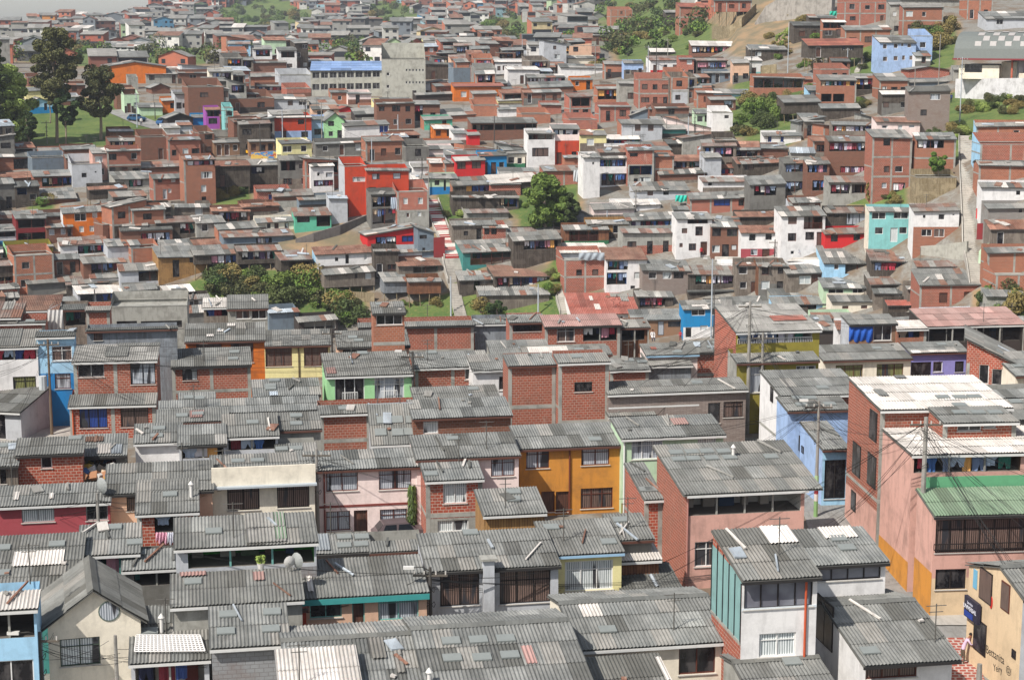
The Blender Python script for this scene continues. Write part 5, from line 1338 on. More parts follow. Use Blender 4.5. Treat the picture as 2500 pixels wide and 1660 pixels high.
# ------------------------------------------------------------ vegetation
def leafcloud(mb, c, rad, n, s, m, r, squash=.8, dens=.7, lo=.0):
    for _ in range(n):
        while True:
            v = Vector((r.uniform(-1, 1), r.uniform(-1, 1), r.uniform(-1, 1)))
            if .01 < v.length < 1: break
        v = v.normalized() * (v.length ** dens); p = Vector(c) + Vector((v.x * rad, v.y * rad, v.z * rad * squash))
        a = Vector((r.gauss(0, 1), r.gauss(0, 1), r.gauss(0, 1))).normalized(); nn = (v + a * .9).normalized(); a = nn.cross(a).normalized(); b = nn.cross(a); q = s * r.uniform(.6, 1.3)
        a, b = a * q, b * q * r.uniform(.45, .8); g = r.random()
        i = len(mb.v); mb.v += [tuple(p - a), tuple(p + b), tuple(p + a), tuple(p - b)]; mb.f.append((i, i + 1, i + 2, i + 3)); mb.uv += [(0, 0), (1, 0), (1, 1), (0, 1)]; mb.mi.append(mb.mat(m)); mb.t.append(g)
LEAFS = {'g': lambda: m_leaf('43602a', '6f8639', 'leaves_green'), 'd': lambda: m_leaf('2a3c22', '4a5c32', 'leaves_dark'), 'b': lambda: m_leaf('6a6036', '8d7a4a', 'leaves_dry'), 'y': lambda: m_leaf('7c9146', '9dab5e', 'leaves_light'), 'e': lambda: m_leaf('343f26', '5d5a38', 'leaves_olive')}
def leaf_tint():  # leaves use the factor of the tint attribute
    pass
_SH = {}
def shrub_mesh(kind, var):
    k = (kind, var)
    if k not in _SH:
        r = random.Random(hash(kind) % 7 + var * 13); mb = MB(); m = LEAFS[kind]()
        for i in range(7):
            a = r.uniform(0, 6.28); d = r.uniform(0, .6); leafcloud(mb, (d * math.cos(a), d * math.sin(a), r.uniform(.2, .75)), r.uniform(.25, .55), 330, .06, m, r)
        _SH[k] = mb.mesh('shrub')
    return _SH[k]
TRUNKM = lambda: m_flat('8b7d6c', .9, 'bark')
def shrubs(x, y, rx, ry, n, rad, kinds, label, seed, group=None):
    r = random.Random(seed)
    rad *= 1.05; n = max(2, int(n * .72)); kinds = kinds + 'eb'
    for i in range(n):
        for _ in range(20):
            a, b = r.uniform(-1, 1), r.uniform(-1, 1)
            if a * a + b * b < 1: break
        X, Y = x + a * rx, y + b * ry; p = G(X, Y)
        o = bpy.data.objects.new('shrub', shrub_mesh(r.choice(kinds), r.randrange(3))); COL.objects.link(o); s = rad * r.uniform(.6, 1.35)
        o.location = p + Vector((0, 0, -.1 * s)); o.scale = (s, s, s * r.uniform(.75, 1.15)); o.rotation_euler = (0, 0, r.uniform(0, 6.28))
        tag(o, label, 'shrub', group or ('shrubs: ' + label))
SHR = [(545, 690, 40, 22, 14, 2.2, 'gdge', 'olive bush at the left end of the thicket below the timber houses'), (640, 735, 60, 22, 14, 2.4, 'dgeg', 'bush in the middle of the thicket behind the orange house roofs'), (1890, 115, 50, 34, 14, 1.4, 'bygb', 'dry weedy bush on the bare slope left of the old timber house'), (1700, 110, 40, 30, 12, 1.8, 'gyd', 'bush below the tall stilts of the brick house'), (590, 700, 75, 26, 16, 2.3, 'ggde', 'green bush in the thicket below the stilted timber houses'), (720, 722, 90, 35, 22, 2.5, 'ggdg', 'dense green bush in the thicket left of the brick lookout tower'), (830, 765, 60, 28, 13, 2.4, 'dggd', 'dark green creeping bush right behind the grey roofs beside the lookout tower'),
 (1010, 755, 80, 14, 9, 1.0, 'gge', 'low weed bush on the slope at the foot of the long steps'), (570, 475, 36, 20, 9, 1.7, 'dg', 'dark bush below the old timber houses, left of centre'), (95, 500, 26, 14, 5, 1.6, 'g', 'light green bush left of the bright orange house'),
 (1110, 530, 22, 12, 4, 1.6, 'gy', 'round bush on the grass bank beside the red and white steps'), (1195, 760, 34, 16, 6, 1.8, 'dg', 'bush in front of the pale plank house at the foot of the slope'), (1355, 700, 16, 50, 7, 1.2, 'gyb', 'bush on the steep bank beside the concrete steps'),
 (1880, 265, 60, 38, 24, 2.4, 'dgg', 'dense green bush in the thicket right of the white box house'), (1840, 315, 45, 22, 12, 2.0, 'dg', 'bush at the lower end of the thicket on the upper right slope'), (1960, 230, 30, 20, 6, 1.8, 'gb', 'bush beside the unfinished balcony house on the upper right'),
 (2100, 255, 30, 16, 6, 1.6, 'g', 'bush beside the brick frame house with blue sheeting'), (1600, 75, 95, 34, 24, 2.6, 'gydg', 'bright green bush on the steep bank below the stilted brick house'), (1500, 110, 40, 32, 12, 2.4, 'bdg', 'brownish bush at the left end of the steep green bank'), (1540, 20, 80, 18, 12, 2.4, 'ggy', 'bush on the grassy crest behind the upper brick house'),
 (1960, 75, 60, 30, 16, 1.8, 'bgyb', 'scrubby dry bush below the bare rock face'), (1920, 30, 40, 25, 6, 1.8, 'by', 'dry bush beside the bare rock face'), (2290, 90, 60, 34, 24, 2.4, 'bdgb', 'reddish brown bush behind the barrel roofed hall'), (2010, 160, 60, 18, 12, 1.9, 'gdb', 'bush around the old timber house with a salmon door'), (2120, 150, 20, 26, 7, 1.7, 'dg', 'bush left of the periwinkle blue house'),
 (2430, 265, 80, 26, 24, 1.7, 'gydb', 'bush on the grassy bank below the long white wall'), (2330, 330, 60, 26, 14, 1.5, 'gyd', 'low bush on the grassy slope beside the handrail'), (2450, 745, 45, 28, 14, 2.2, 'dgd', 'dark bush at the right edge behind the red shelter'), (2175, 490, 40, 10, 8, 1.1, 'gd', 'hedge bush above the turquoise house'), (1820, 490, 20, 8, 3, 1.1, 'g', 'small bush above the tall white house'),
 (1770, 400, 24, 8, 4, 1.2, 'gy', 'small bush on the middle right slope beside rusty roofs'), (1340, 500, 40, 12, 5, 1.6, 'dg', 'undergrowth bush at the foot of the big round tree'), (640, 60, 90, 30, 26, 5., 'gdgd', 'wooded clump on the far green hill left of centre'), (930, 40, 45, 26, 14, 4.2, 'gd', 'wooded clump on the small round hill, top centre left'), (1230, 85, 60, 26, 20, 3.6, 'dge', 'wooded clump on the brownish green hill, top centre'),
 (850, 128, 70, 14, 14, 2.8, 'gd', 'bush behind the long school building'), (60, 130, 60, 22, 14, 4., 'gdg', 'far bush behind the tall trees at the left edge'), (230, 130, 60, 14, 10, 3.2, 'dg', 'bush between the two tall trees and the orange hall'), (560, 140, 50, 16, 10, 2.8, 'dg', 'bush right of the orange hall on the far slope'), (1450, 160, 20, 12, 5, 1.8, 'g', 'bush beside the white church building'), (1180, 165, 24, 8, 4, 1.7, 'dg', 'bush left of the white church building')]
for i, (a, b, c, d, n, rad, ks, lb) in enumerate(SHR): shrubs(a, b, c, d, n, rad, ks, lb, 100 + i)
def far_trees():
    r = random.Random(9); mb = MB(); ms = [LEAFS[k]() for k in 'gde']
    for _ in range(900):
        x = r.uniform(-40, 2540); y = r.uniform(-10, 175); xx = min(max(x, 0), 2500); Yd = D(xx, y)
        if Yd < 480 or y < float(np.interp(x, *SKYL)) + 2: continue
        if not in_veg(x, y, 1.) and r.random() < .72: continue
        p = P(x, y, Yd); rad = r.uniform(1.6, 4.2)
        for k in range(3): leafcloud(mb, p + Vector((r.uniform(-1, 1) * rad * .6, 0, rad * r.uniform(.4, 1.))), rad * .7, 60, .5, r.choice(ms), r)
    o = mb.build('far_trees'); tag(o, 'scattered trees and brush over the far hillside', 'trees', kind='stuff')
far_trees()
def tree(x, ybase, ytop, wpx, kind, label, lo=.35, trunk=.35, seed=1, leaf=.22, n=34, per=300, lean=0., name='tree', fork=True):
    r = random.Random(seed); Yd = D(min(max(x, 0), 2500), ybase); p = P(x, ybase, Yd); Ht = zat(ytop, Yd) - p.z; Wd = wpx * Yd / FPX
    root = empty(name, p); mb = MB(); tm = TRUNKM()
    pts = [(lean * t * Ht + .2 * math.sin(t * 5), 0, t * Ht * .92 - .5) for t in [i / 8 for i in range(9)]]
    mb.tube(pts, trunk, tm, 7, .06); mb.build('trunk', root)
    cb = MB(); lm_ = LEAFS[kind]()
    n = int(n * 1.9)
    for i in range(n):
        t = lo + (1 - lo) * r.random() ** .9; env = math.sin(math.pi * min(1, (t - lo) / (1 - lo) * .86 + .1)) ** .6
        a = r.uniform(0, 6.28); d = env * Wd / 2 * r.uniform(.3, 1.02); c = Vector((lean * t * Ht + d * math.cos(a), d * math.sin(a), t * Ht * .97)); rad = Wd * r.uniform(.08, .17)
        leafcloud(cb, c, rad, per, leaf, lm_, r, .75)
        if fork and i % 5 == 0:
            bb = MB(); z0 = max(lo * .7, t - .16) * Ht; bb.tube([(lean * z0, 0, z0), (c.x * .5, c.y * .5, (z0 + c.z) / 2 + .2), tuple(c)], .09, tm, 4, .03); bb.build('limb', root)
    cb.build('crown', root); tag(root, label, 'tree'); return root
tree(139, 350, 66, 118, 'e', 'tallest tree in the park at the left, dense olive crown high on a bare trunk', lo=.42, seed=3, n=46)
tree(160, 352, 215, 66, 'd', 'small dark tree between the two tall park trees, with a pale thin trunk', lo=.35, seed=4, trunk=.2, n=18)
tree(246, 342, 158, 102, 'e', 'tall dark round-crowned tree right of the tallest park tree', lo=.36, seed=5, n=36)
tree(22, 360, 165, 130, 'y', 'broad pale green weeping tree at the left edge', lo=.12, seed=6, n=50, leaf=.3)
tree(-5, 372, 90, 70, 'd', 'tall dark tree behind the pale green tree at the left edge', lo=.3, seed=7, n=26)
tree(70, 372, 270, 46, 'd', 'small dark tree in the shade at the foot of the pale green tree', lo=.2, seed=8, trunk=.15, n=16)
tree(122, 300, 205, 40, 'e', 'slim leaning tree just below the tallest park tree crown', lo=.5, seed=9, trunk=.15, n=10)
tree(1330, 565, 430, 100, 'g', 'big round green tree in the middle of the slope, above the laundry houses', lo=.12, seed=10, n=44, leaf=.24)
tree(1385, 560, 470, 70, 'd', 'dark tree leaning right behind the big round green tree', lo=.2, seed=11, n=16)
tree(2288, 455, 372, 50, 'g', 'small tree with a bushy top standing before the bamboo fence house', lo=.5, seed=12, trunk=.1, n=12)
tree(1215, 800, 735, 60, 'd', 'small dark tree behind the rooftop boxes in the centre', lo=.1, seed=13, n=12) 
tree(2130, 490, 445, 40, 'b', 'small brownish creeper tree spilling over the concrete house', lo=.1, seed=14, n=10, trunk=.1)
tree(345, 520, 490, 24, 'b', 'little flowering tree before the long retaining wall', lo=.2, seed=15, n=8, trunk=.06)
tree(1360, 150, 118, 26, 'd', 'small dark tree left of the cream upper house', lo=.2, seed=16, n=8, trunk=.1)
tree(1905, 130, 78, 26, 'y', 'tall tufted plant on the dry bank', lo=.4, seed=17, n=8, trunk=.08)
# ------------------------------------------------------------ large buildings
org(600, 0)
WALLS['sc'] = lambda: m_paint('a9a79c', .45, 'school_concrete')
_w = []
for i in range(8):
    a = 548 + i * 71
    for (t0, t1) in ((596, 648), (695, 745)): _w.append((a, t0 - i * 1.5, a + 60, t1 - i * 1.5, 's', 'g'))
SCH = N(538, 1122, 518, 582, 795, 'sc', 'bl', win=_w, yaw=4, L=9, tilt=.2, lab='long concrete school with two rows of windows and a blue roof', name='school', cat='school', lm='the long school', frame=False)
_s = HOUSES[-1]
_w = [(1160, 600, 1185, 628, 's', 'w'), (1160, 702, 1185, 730, 's', 'w')] + [(1318 + i * 27, t, 1332 + i * 27, t + 20, 'd', 'g') for i in range(6) for t in (570, 672)]
N(1122, 1482, None, 490, 775, 'sc', 'x', add=SCH, depth=_s['Y0'] - 3, win=_w, yaw=4, L=14, frame=False)
N(1100, 1330, 450, 465, 500, 'wo', 'd', n=1, lab='dark shack on the slope right behind the school')
org(0, 0)
N(862, 1372, 513, 552, 690, 'or', 'g', k='f', L=22, yaw=14, lab='big orange sports hall with a low pitched roof', name='sports_hall', cat='sports hall', lm='the orange sports hall')
N(848, 1245, 372, 392, 462, 'wh', 'lt', k='m', L=8, yaw=4, win=[(940 + i * 58, 395, 985 + i * 58, 412, 's', 'g') for i in range(5)], lab='long white far building with a band of windows above the green slope', name='school', cat='school')
org(600, 0)
N(2140, 2216, 412, 452, 512, 'wh', 'g', k='f', win=[(2162, 450, 2192, 480, 'd', 'w')], lab='small white church bell gable with a single dark arch window', name='church_tower', cat='church', lm='the white church')
# barrel roofed hall on the right
def hall():
    Y0 = D(2400, 238); zb = zat(193, Y0); M = Matrix.Translation((xat(2331, Y0, zb), Y0, zb)) @ Matrix.Rotation(R(-24), 4, 'Z')
    root = bpy.data.objects.new('barrel_roofed_hall', None); COL.objects.link(root); root.matrix_world = M
    tag(root, 'long hall with a dark barrel roof chequered with white translucent panels', 'hall')
    H = zat(143, Y0) - zb; W = 26.; L = 15.; m = WALLS['cr']()
    mb = MB(); mb.box(.6, 7.6, .3, L, 0, H - 1.2, m); mb.box(7.6, W, 2.5, L, 0, H - .6, m); mb.box(11, W, .35, .5, 0, 1.1, m); mb.build('wall', root)
    mb = MB(); mb.box(1.6, 4.6, .24, .3, 1.2, 2.6, m_pane('s')); mb.build('window', root)
    for i in range(3): mb = MB(); mb.box(11.5 + i * 4.6, 15.6 + i * 4.6, 2.4, 2.5, 1.0, 2.6, m_pane('s')); mb.build('window', root)
    rdm = m_flat('b0604a', .7, 'orange_paint')
    for x in (9.6, 14.6, 19.8, 24.8): mb = MB(); mb.box(x, x + .3, .2, .5, 0, H, rdm); mb.build('post', root)
    n = 10; mb = MB(); pw = MB()
    for i in range(n):
        a0, a1 = [(L + 1) * .5 * (1 - math.cos(math.pi * q / n)) - .8 for q in (i, i + 1)]; z0, z1 = [H + 4.6 * math.sin(math.pi * q / n) ** .85 for q in (i, i + 1)]
        mb.face([(-.2, a0, z0), (W, a0, z0), (W, a1, z1), (-.2, a1, z1)], m_flat('6c706c', .7, 'dark_sheet'))
        if 1 <= i <= 4:
            for j in range(8):
                x = 3.2 + j * 2.6 + (1.2 if i % 2 == 0 else 0)
                pn = MB(); pn.face([(x, a0 + .25, z0 + .12), (x + 1.1, a0 + .25, z0 + .12), (x + 1.1, a1 - .25, z1 + .06), (x, a1 - .25, z1 + .06)], m_flat('a39e9a', .6, 'translucent_panel')); PNS.append(pn)
    ar = [(-.19, (L + 1) * .5 * (1 - math.cos(math.pi * q / n)) - .8, H + 4.6 * math.sin(math.pi * q / n) ** .85) for q in range(n + 1)]; mb.face(ar, m_flat('6c706c', .7, 'dark_sheet'))
    ro = mb.build('roof', root)
    for pn in PNS: pn.build('roof_panel', ro)
    mb = MB(); mb.box(-.4, W, -1.0, -.78, H - .25, H + .02, m_flat('7d2f33', .6, 'red_trim')); mb.build('trim', root)
PNS = []; hall()
# ------------------------------------------------------------ retaining walls
def rwall(name, pts, mat, label, th=.35, cat='wall', cap=None):
    mb = MB(); W = []
    for x, yt, yb in pts:
        Yd = D(min(x, 2500), yb); b = P(x, yb, Yd); t = zat(yt, Yd); W.append((b, t))
    L = 0
    for (b0, t0), (b1, t1) in zip(W, W[1:]):
        d = (b1 - b0); l = math.hypot(d.x, d.y); n = Vector((-d.y, d.x, 0)).normalized() * th
        A = [Vector((b0.x, b0.y, b0.z - 2)), Vector((b1.x, b1.y, b1.z - 2)), Vector((b1.x, b1.y, t1)), Vector((b0.x, b0.y, t0))]; B = [p + n for p in A]
        mb.face(A, mat, [(L, A[0].z), (L + l, A[1].z), (L + l, t1), (L, t0)]); mb.face(B[::-1], mat); mb.face([A[3], A[2], B[2], B[3]], cap or mat); mb.face([A[0], A[3], B[3], B[0]], mat); mb.face([A[1], B[1], B[2], A[2]], mat); L += l
    o = mb.build(name); tag(o, label, cat); return o
def c(ox, oy, *q): return [(ox + a / K, oy + b / K, oy + d / K) for a, b, d in q]
CO = WALLS['co']()
rwall('retaining_wall', c(0, 380, (862, 505, 600), (960, 480, 625), (1050, 455, 600), (1440, 405, 545)), m_paint('8c8474', .6, 'stained_concrete'), 'long slanting stained retaining wall right of the bright orange house')
rwall('retaining_wall', c(600, 380, (410, 688, 720), (560, 640, 715), (780, 575, 655), (1035, 478, 520)), m_paint('6f6a66', .7, 'sooty_concrete'), 'sooty sloping wall above the patch of bare earth, centre left')
rwall('promenade_wall', c(1800, 380, (-170, 856, 892), (350, 858, 900), (725, 862, 906)), WALLS['wh'](), 'long low white parapet wall along the walkway below the tall white house')
rwall('retaining_wall', c(1800, 380, (1485, 748, 815), (1680, 735, 840), (1885, 705, 865)), m_paint('a5a297', .5, 'pale_concrete'), 'pale sloping concrete wall under the white and brick house by the long steps')
rwall('boundary_wall', [(2331, 193, 240), (2420, 192, 244), (2600, 190, 250)], m_paint('c9c7c6', .5, 'whitewash'), 'long whitewashed wall under the barrel roofed hall')
rwall('garden_wall', c(1800, 380, (1985, 790, 892), (2030, 730, 892), (2092, 715, 892)), WALLS['mi'](), 'mint green stepped wall beside the long concrete steps at the right')
rwall('garden_wall', c(1800, 380, (1965, 435, 520), (2062, 432, 520)), WALLS['rd'](), 'short bright red wall beside the long concrete steps')
rwall('garden_wall', c(1800, 380, (1970, 560, 692), (2062, 556, 692)), WALLS['dr'](), 'dark red wall lower down beside the long concrete steps')
rwall('garden_wall', c(600, 380, (1548, 680, 840), (1640, 670, 840)), WALLS['dr'](), 'maroon wall between the grey house side and the red and white steps')
def mural():
    t = NT('mural_paint'); v = t.uv(.6, 1.1); n = t.noise(v, 1.3, 3); n2 = t.noise(t.uv(.5, .8), 1.7, 2)
    return t.done(t.mix(t.ramp(n2, .52, .56), t.mix(t.ramp(n, .44, .5), lin('b5543f'), lin('d9b45c')), lin('4f86b8')), .85)
rwall('painted_wall', c(600, 0, (45, 1260, 1312), (330, 1240, 1300), (560, 1225, 1262)), mural(), 'low wall painted in yellow, red and blue beside the taxi street')
rwall('bamboo_fence', c(600, 380, (740, 1085, 1165), (880, 1120, 1195), (1060, 1130, 1215)), WALLS['bb'](), 'bamboo stake fence under the stilted timber house', .08, 'fence')
rwall('bamboo_fence', c(1200, 0, (1815, 220, 330), (1960, 215, 320), (2060, 150, 230), (2180, 30, 110)), WALLS['bb'](), 'grey bamboo fence below the stilted brick house', .08, 'fence')
rwall('bamboo_fence', c(1800, 0, (740, 480, 592), (860, 480, 590)), WALLS['bb'](), 'upright bamboo fence under the old timber house with tiled roof', .08, 'fence')
rwall('bamboo_fence', c(1800, 0, (190, 545, 640), (320, 530, 640)), WALLS['bb'](), 'bamboo stake fence beside the small white and cyan house', .08, 'fence')
rwall('rock_face', [(1843, 58, 62), (1870, 15, 55), (1920, -15, 50), (2030, -25, 34)], m_paint('9b958d', .6, 'bare_rock'), 'bare pale rock face at the top right of centre', 2., 'rock')
# ------------------------------------------------------------ steps
def steps(name, pts, w, label, redw=False, rail=True):
    root = empty(name, G(*pts[0])); p0 = root.location.copy()
    ws = [G(x, y) for x, y in pts]; fl = [lin('b9b4ab'), lin('a83a38'), lin('d9d4cc')]
    mats = [m_paint('b3ada3', .5, 'step_concrete'), m_flat('a8403b', .8, 'red_riser'), m_flat('d8d2ca', .8, 'white_tread')]
    for a, b in zip(ws, ws[1:]):
        d = b - a; h = Vector((d.x, d.y, 0)); n = max(3, int(abs(d.z) / .2)); hl = max(h.length, .5); u = h / hl; s = Vector((-u.y, u.x, 0)); mb = MB()
        for i in range(n):
            q0 = a + d * (i / n); q1 = a + d * ((i + 1) / n)
            z = q1.z + .25; A, B, C_, E = q0 - s * w / 2, q0 + s * w / 2, q1 + s * w / 2, q1 - s * w / 2
            top = [Vector((p.x, p.y, z)) - p0 for p in (A, B, C_, E)]; bot = [Vector((p.x, p.y, q0.z - .8)) - p0 for p in (A, B, C_, E)]
            mr = mats[1] if redw and (i // 2) % 2 == 0 else (mats[2] if redw else mats[0])
            mb.face(top, mats[2] if redw else mats[0]); mb.face([bot[1], bot[0], top[0], top[1]], mr); mb.face([bot[0], bot[3], top[3], top[0]], mats[0]); mb.face([bot[2], bot[1], top[1], top[2]], mats[0])
        mb.build('flight', root)
        if rail:
            for sd in (-1, 1):
                rb = MB(); o = s * (w / 2 + .12) * sd; rb.box(0, 0, 0, 0, 0, 0, mats[0]) if False else None
                q = [a + o, b + o, b + o * 1.12, a + o * 1.12]; lo = [p - p0 + Vector((0, 0, -.6)) for p in q]; hi = [p - p0 + Vector((0, 0, .55)) for p in q]
                rb.face(hi, mats[0]); rb.face([lo[0], lo[1], hi[1], hi[0]], mats[0]); rb.face([lo[2], lo[3], hi[3], hi[2]], mats[0]); rb.face([lo[3], lo[0], hi[0], hi[3]], mats[0]); rb.build('side_kerb', root)
    tag(root, label, 'steps'); return root
def cc(ox, oy, *q): return [(ox + a / K, oy + b / K) for a, b in q]
steps('outdoor_steps', cc(600, 380, (1700, 850), (1655, 690), (1610, 610), (1525, 375)), 2.0, 'steep straight steps with red and white painted risers climbing the middle slope', True)
steps('outdoor_steps', cc(600, 380, (1745, 1040), (1720, 950), (1700, 860)), 2.6, 'plain concrete landing and ramp below the red and white steps', False, True)
steps('outdoor_steps', cc(600, 380, (1775, 1345), (1735, 1190), (1712, 1065)), 1.7, 'lowest flight of worn grey steps below the red and white ones', False, False)
steps('outdoor_steps', cc(1800, 380, (1985, 1080), (1960, 900), (1925, 760), (1920, 560), (1905, 300), (1890, 30), (1885, -150)), 1.9, 'very long straight concrete steps climbing the right side of the hill')
steps('outdoor_steps', cc(1200, 380, (610, 1300), (575, 1180), (625, 1075)), 1.3, 'short curved concrete steps left of the wide red roof')
steps('outdoor_steps', cc(1800, 0, (985, 600), (1050, 470)), 1.0, 'narrow path of steps left of the periwinkle blue house', False, False)
# ------------------------------------------------------------ streets
ASP = m_paint('8b8985', .5, 'worn_asphalt'); PAVE = m_paint('a8a39b', .4, 'pavement')
CHK = m_brick('b04a40', 'a8443c', 'd8cfc6', .5, .42, .07, 'red_tiles')
strip('street', [(2080, 1900, 2900, 1900), (2085, 1660, 2700, 1660), (2040, 1540, 2600, 1540), (2010, 1400, 2400, 1400), (1960, 1250, 2120, 1250), (1930, 1150, 2060, 1150)], ASP, .05)
strip('pavement', [(2240, 1720, 2420, 1720), (2260, 1600, 2385, 1600), (2215, 1560, 2372, 1560)], CHK, .1)
strip('pavement', [(2265, 1530, 2480, 1530), (2255, 1500, 2400, 1500)], PAVE, .12)
strip('street', [(-60, 1085, 190, 1085), (60, 1040, 200, 1040), (100, 1015, 200, 1010)], PAVE, .05)
strip('street', [(395, 322, 430, 330), (330, 305, 385, 300), (285, 285, 340, 283), (255, 272, 300, 268)], ASP, .1)
strip('street', [(540, 384, 740, 372), (530, 377, 735, 366)], ASP, .1)
strip('walkway', [(1745, 640, 2015, 644), (1745, 631, 2015, 634)], PAVE, .3)
# ------------------------------------------------------------ poles and wires
def hit_roof(x, y):
    d = P(x, y, 100.); best = None
    for O, U, V, root in PLANES:
        n = U.cross(V); t = O.dot(n) / d.dot(n)
        if t <= 0: continue
        h = d * t; l = h - O; a = l.dot(U) / U.length_squared; b = l.dot(V) / V.length_squared
        if -.02 < a < 1.02 and -.02 < b < 1.02 and (best is None or t < best[0]): best = (t, h)
    return best[1] if best else G(x, y)
POLES = {}
def pole(key, x, yt, yb=None, H=8.5, kind='c', label='', lamp=False, arm=True, r=.13, box=False):
    if yb is None: yb = solve_yb(x, yt, H)
    Yd = D(x, yb); p = P(x, yb, Yd); Ht = zat(yt, Yd) - p.z
    m = {'c': m_paint('8f8b84', .5, 'pole_concrete'), 'w': m_flat('6b5b4b', .9, 'pole_timber'), 's': m_flat('a7adb2', .5, 'pole_steel'), 'd': m_flat('4a4743', .7, 'pole_dark')}[kind]
    root = empty('utility_pole', p); mb = MB(); mb.tube([(0, 0, -.5), (0, 0, Ht * .5), (0, 0, Ht)], r, m, 8, r * .62); mb.build('shaft', root)
    if key == 'painted':
        for i, (a, b, cc_) in enumerate(((0, .14, '7fa06a'), (.14, .27, 'c9bfb5'), (.2, .27, '8e2f33'), (.27, .36, '9fb98a'))):
            bb = MB(); bb.tube([(0, 0, Ht * a + .01 * i), (0, 0, Ht * b)], r * (1.06 + .01 * i), m_flat(cc_, .7, 'painted_band'), 8); bb.build('band', root)
    if arm:
        mb = MB(); mb.box(-.9, .9, -.05, .05, Ht - .5, Ht - .4, m_flat('5d564d', .8, 'crossarm')); mb.build('crossarm', root)
        for q in (-.8, -.3, .3, .8): mb = MB(); mb.tube([(q, 0, Ht - .4), (q, 0, Ht - .22)], .045, m_flat('b9b4ac', .4, 'insulator'), 5); mb.build('insulator', root)
        r_ = random.Random(int(x)); mb = MB()
        for i in range(3): z = Ht - 1.2 - i * .8; mb.tube([(.25 * math.cos(t), .25 * math.sin(t), z + .12 * math.sin(3 * t)) for t in [k * .7 for k in range(10)]], .02, m_flat('2a2826', .7, 'cable'), 3)
        mb.build('cable_coil', root)
    if lamp: mb = MB(); mb.tube([(0, 0, Ht - .2), (-.4, -.3, Ht + .1), (-.9, -.5, Ht + .12)], .03, m, 5); mb.build('lamp_arm', root); mb = MB(); mb.box(-1.35, -.8, -.62, -.4, Ht + .06, Ht + .2, m_flat('cfccc6', .4, 'lamp_housing')); mb.build('lamp_head', root)
    if box: mb = MB(); mb.tube([(-.5, -.1, Ht * .48), (-.5, -.1, Ht * .62)], .32, m_flat('b9bdbd', .5, 'transformer'), 10); mb.build('transformer', root)
    tag(root, label, 'utility pole', 'utility poles'); POLES[key] = p + Vector((0, 0, Ht - .25)); return root
pole('a', 127, 828, 1062, kind='w', label='old wooden pole with a transformer in front of the two-tone blue house', box=True)
pole('b', 290, 1550, kind='c', H=4.6, label='bare concrete pole before the cream gabled house', arm=False)
pole('c', 247, 1203, kind='c', H=6., label='short grey pole in front of the rose red house', arm=False)
pole('d', 777, 1095, 1330, kind='c', label='pole between the cream parapet house and the pinkish house')
pole('e', 1009, 858, kind='d', H=6.5, label='dark cabled pole at the right corner of the light green house', lamp=True)
pole('f', 813, 803, kind='d', H=6.5, label='pole beside the yellow house with brown slatted windows')
pole('g', 1824, 735, 1055, kind='c', label='tallest pole, left of a pair before the olive house', r=.17)
pole('h', 1857, 812, 1054, kind='c', label='shorter pole, right of a pair before the olive house', r=.15)
pole('painted', 1991, 978, 1262, kind='c', label='pole with green, white and red painted bands before the blue walled house', lamp=True)
pole('i', 2243, 1018, 1470, kind='c', label='big grey concrete pole in front of the salmon pink building', r=.19)
pole('j', 1052, 1384, kind='d', H=5.6, label='dark cabled pole left of the pale grey house with two dark windows', lamp=True)
pole('k', 108, 1542, kind='d', H=5.2, label='dark cabled pole left of the cream gabled house', lamp=True)
pole('l', 2387, 1620, kind='c', H=2.2, label='stump of a concrete pole before the tan shop wall', arm=False, r=.2)
pole('m', 1736, 632, 825, kind='s', label='very tall silver street lamp pole beside the bright blue and white house', lamp=True, arm=False)
pole('n', 1314, 694, 768, kind='s', label='silver lamp pole behind the pale plank house', lamp=True, arm=False)
pole('o', 235, 706, 815, kind='d', label='dark pole before the white canopied terrace, far left', arm=False)
pole('p', 1674, 880, 960, kind='c', label='stubby grey pole beside the ribbed tin shed', arm=False)
pole('q', 1541, 808, 868, kind='w', label='short pole behind the patched roof in the centre', arm=True)
pole('r', 2070, 938, 1160, kind='s', label='thin grey post at the left corner of the white sheet roof', arm=False, r=.07)
pole('s', 1101, 675, 772, kind='s', label='silver pole beside the lowest flight of worn steps', arm=False)
pole('t', 1742, 700, 826, kind='d', label='thin dark pole just right of the tall silver lamp pole', arm=False, r=.08)
pole('u', 1891, 585, 640, kind='d', label='cabled pole on the walkway below the tall white house')
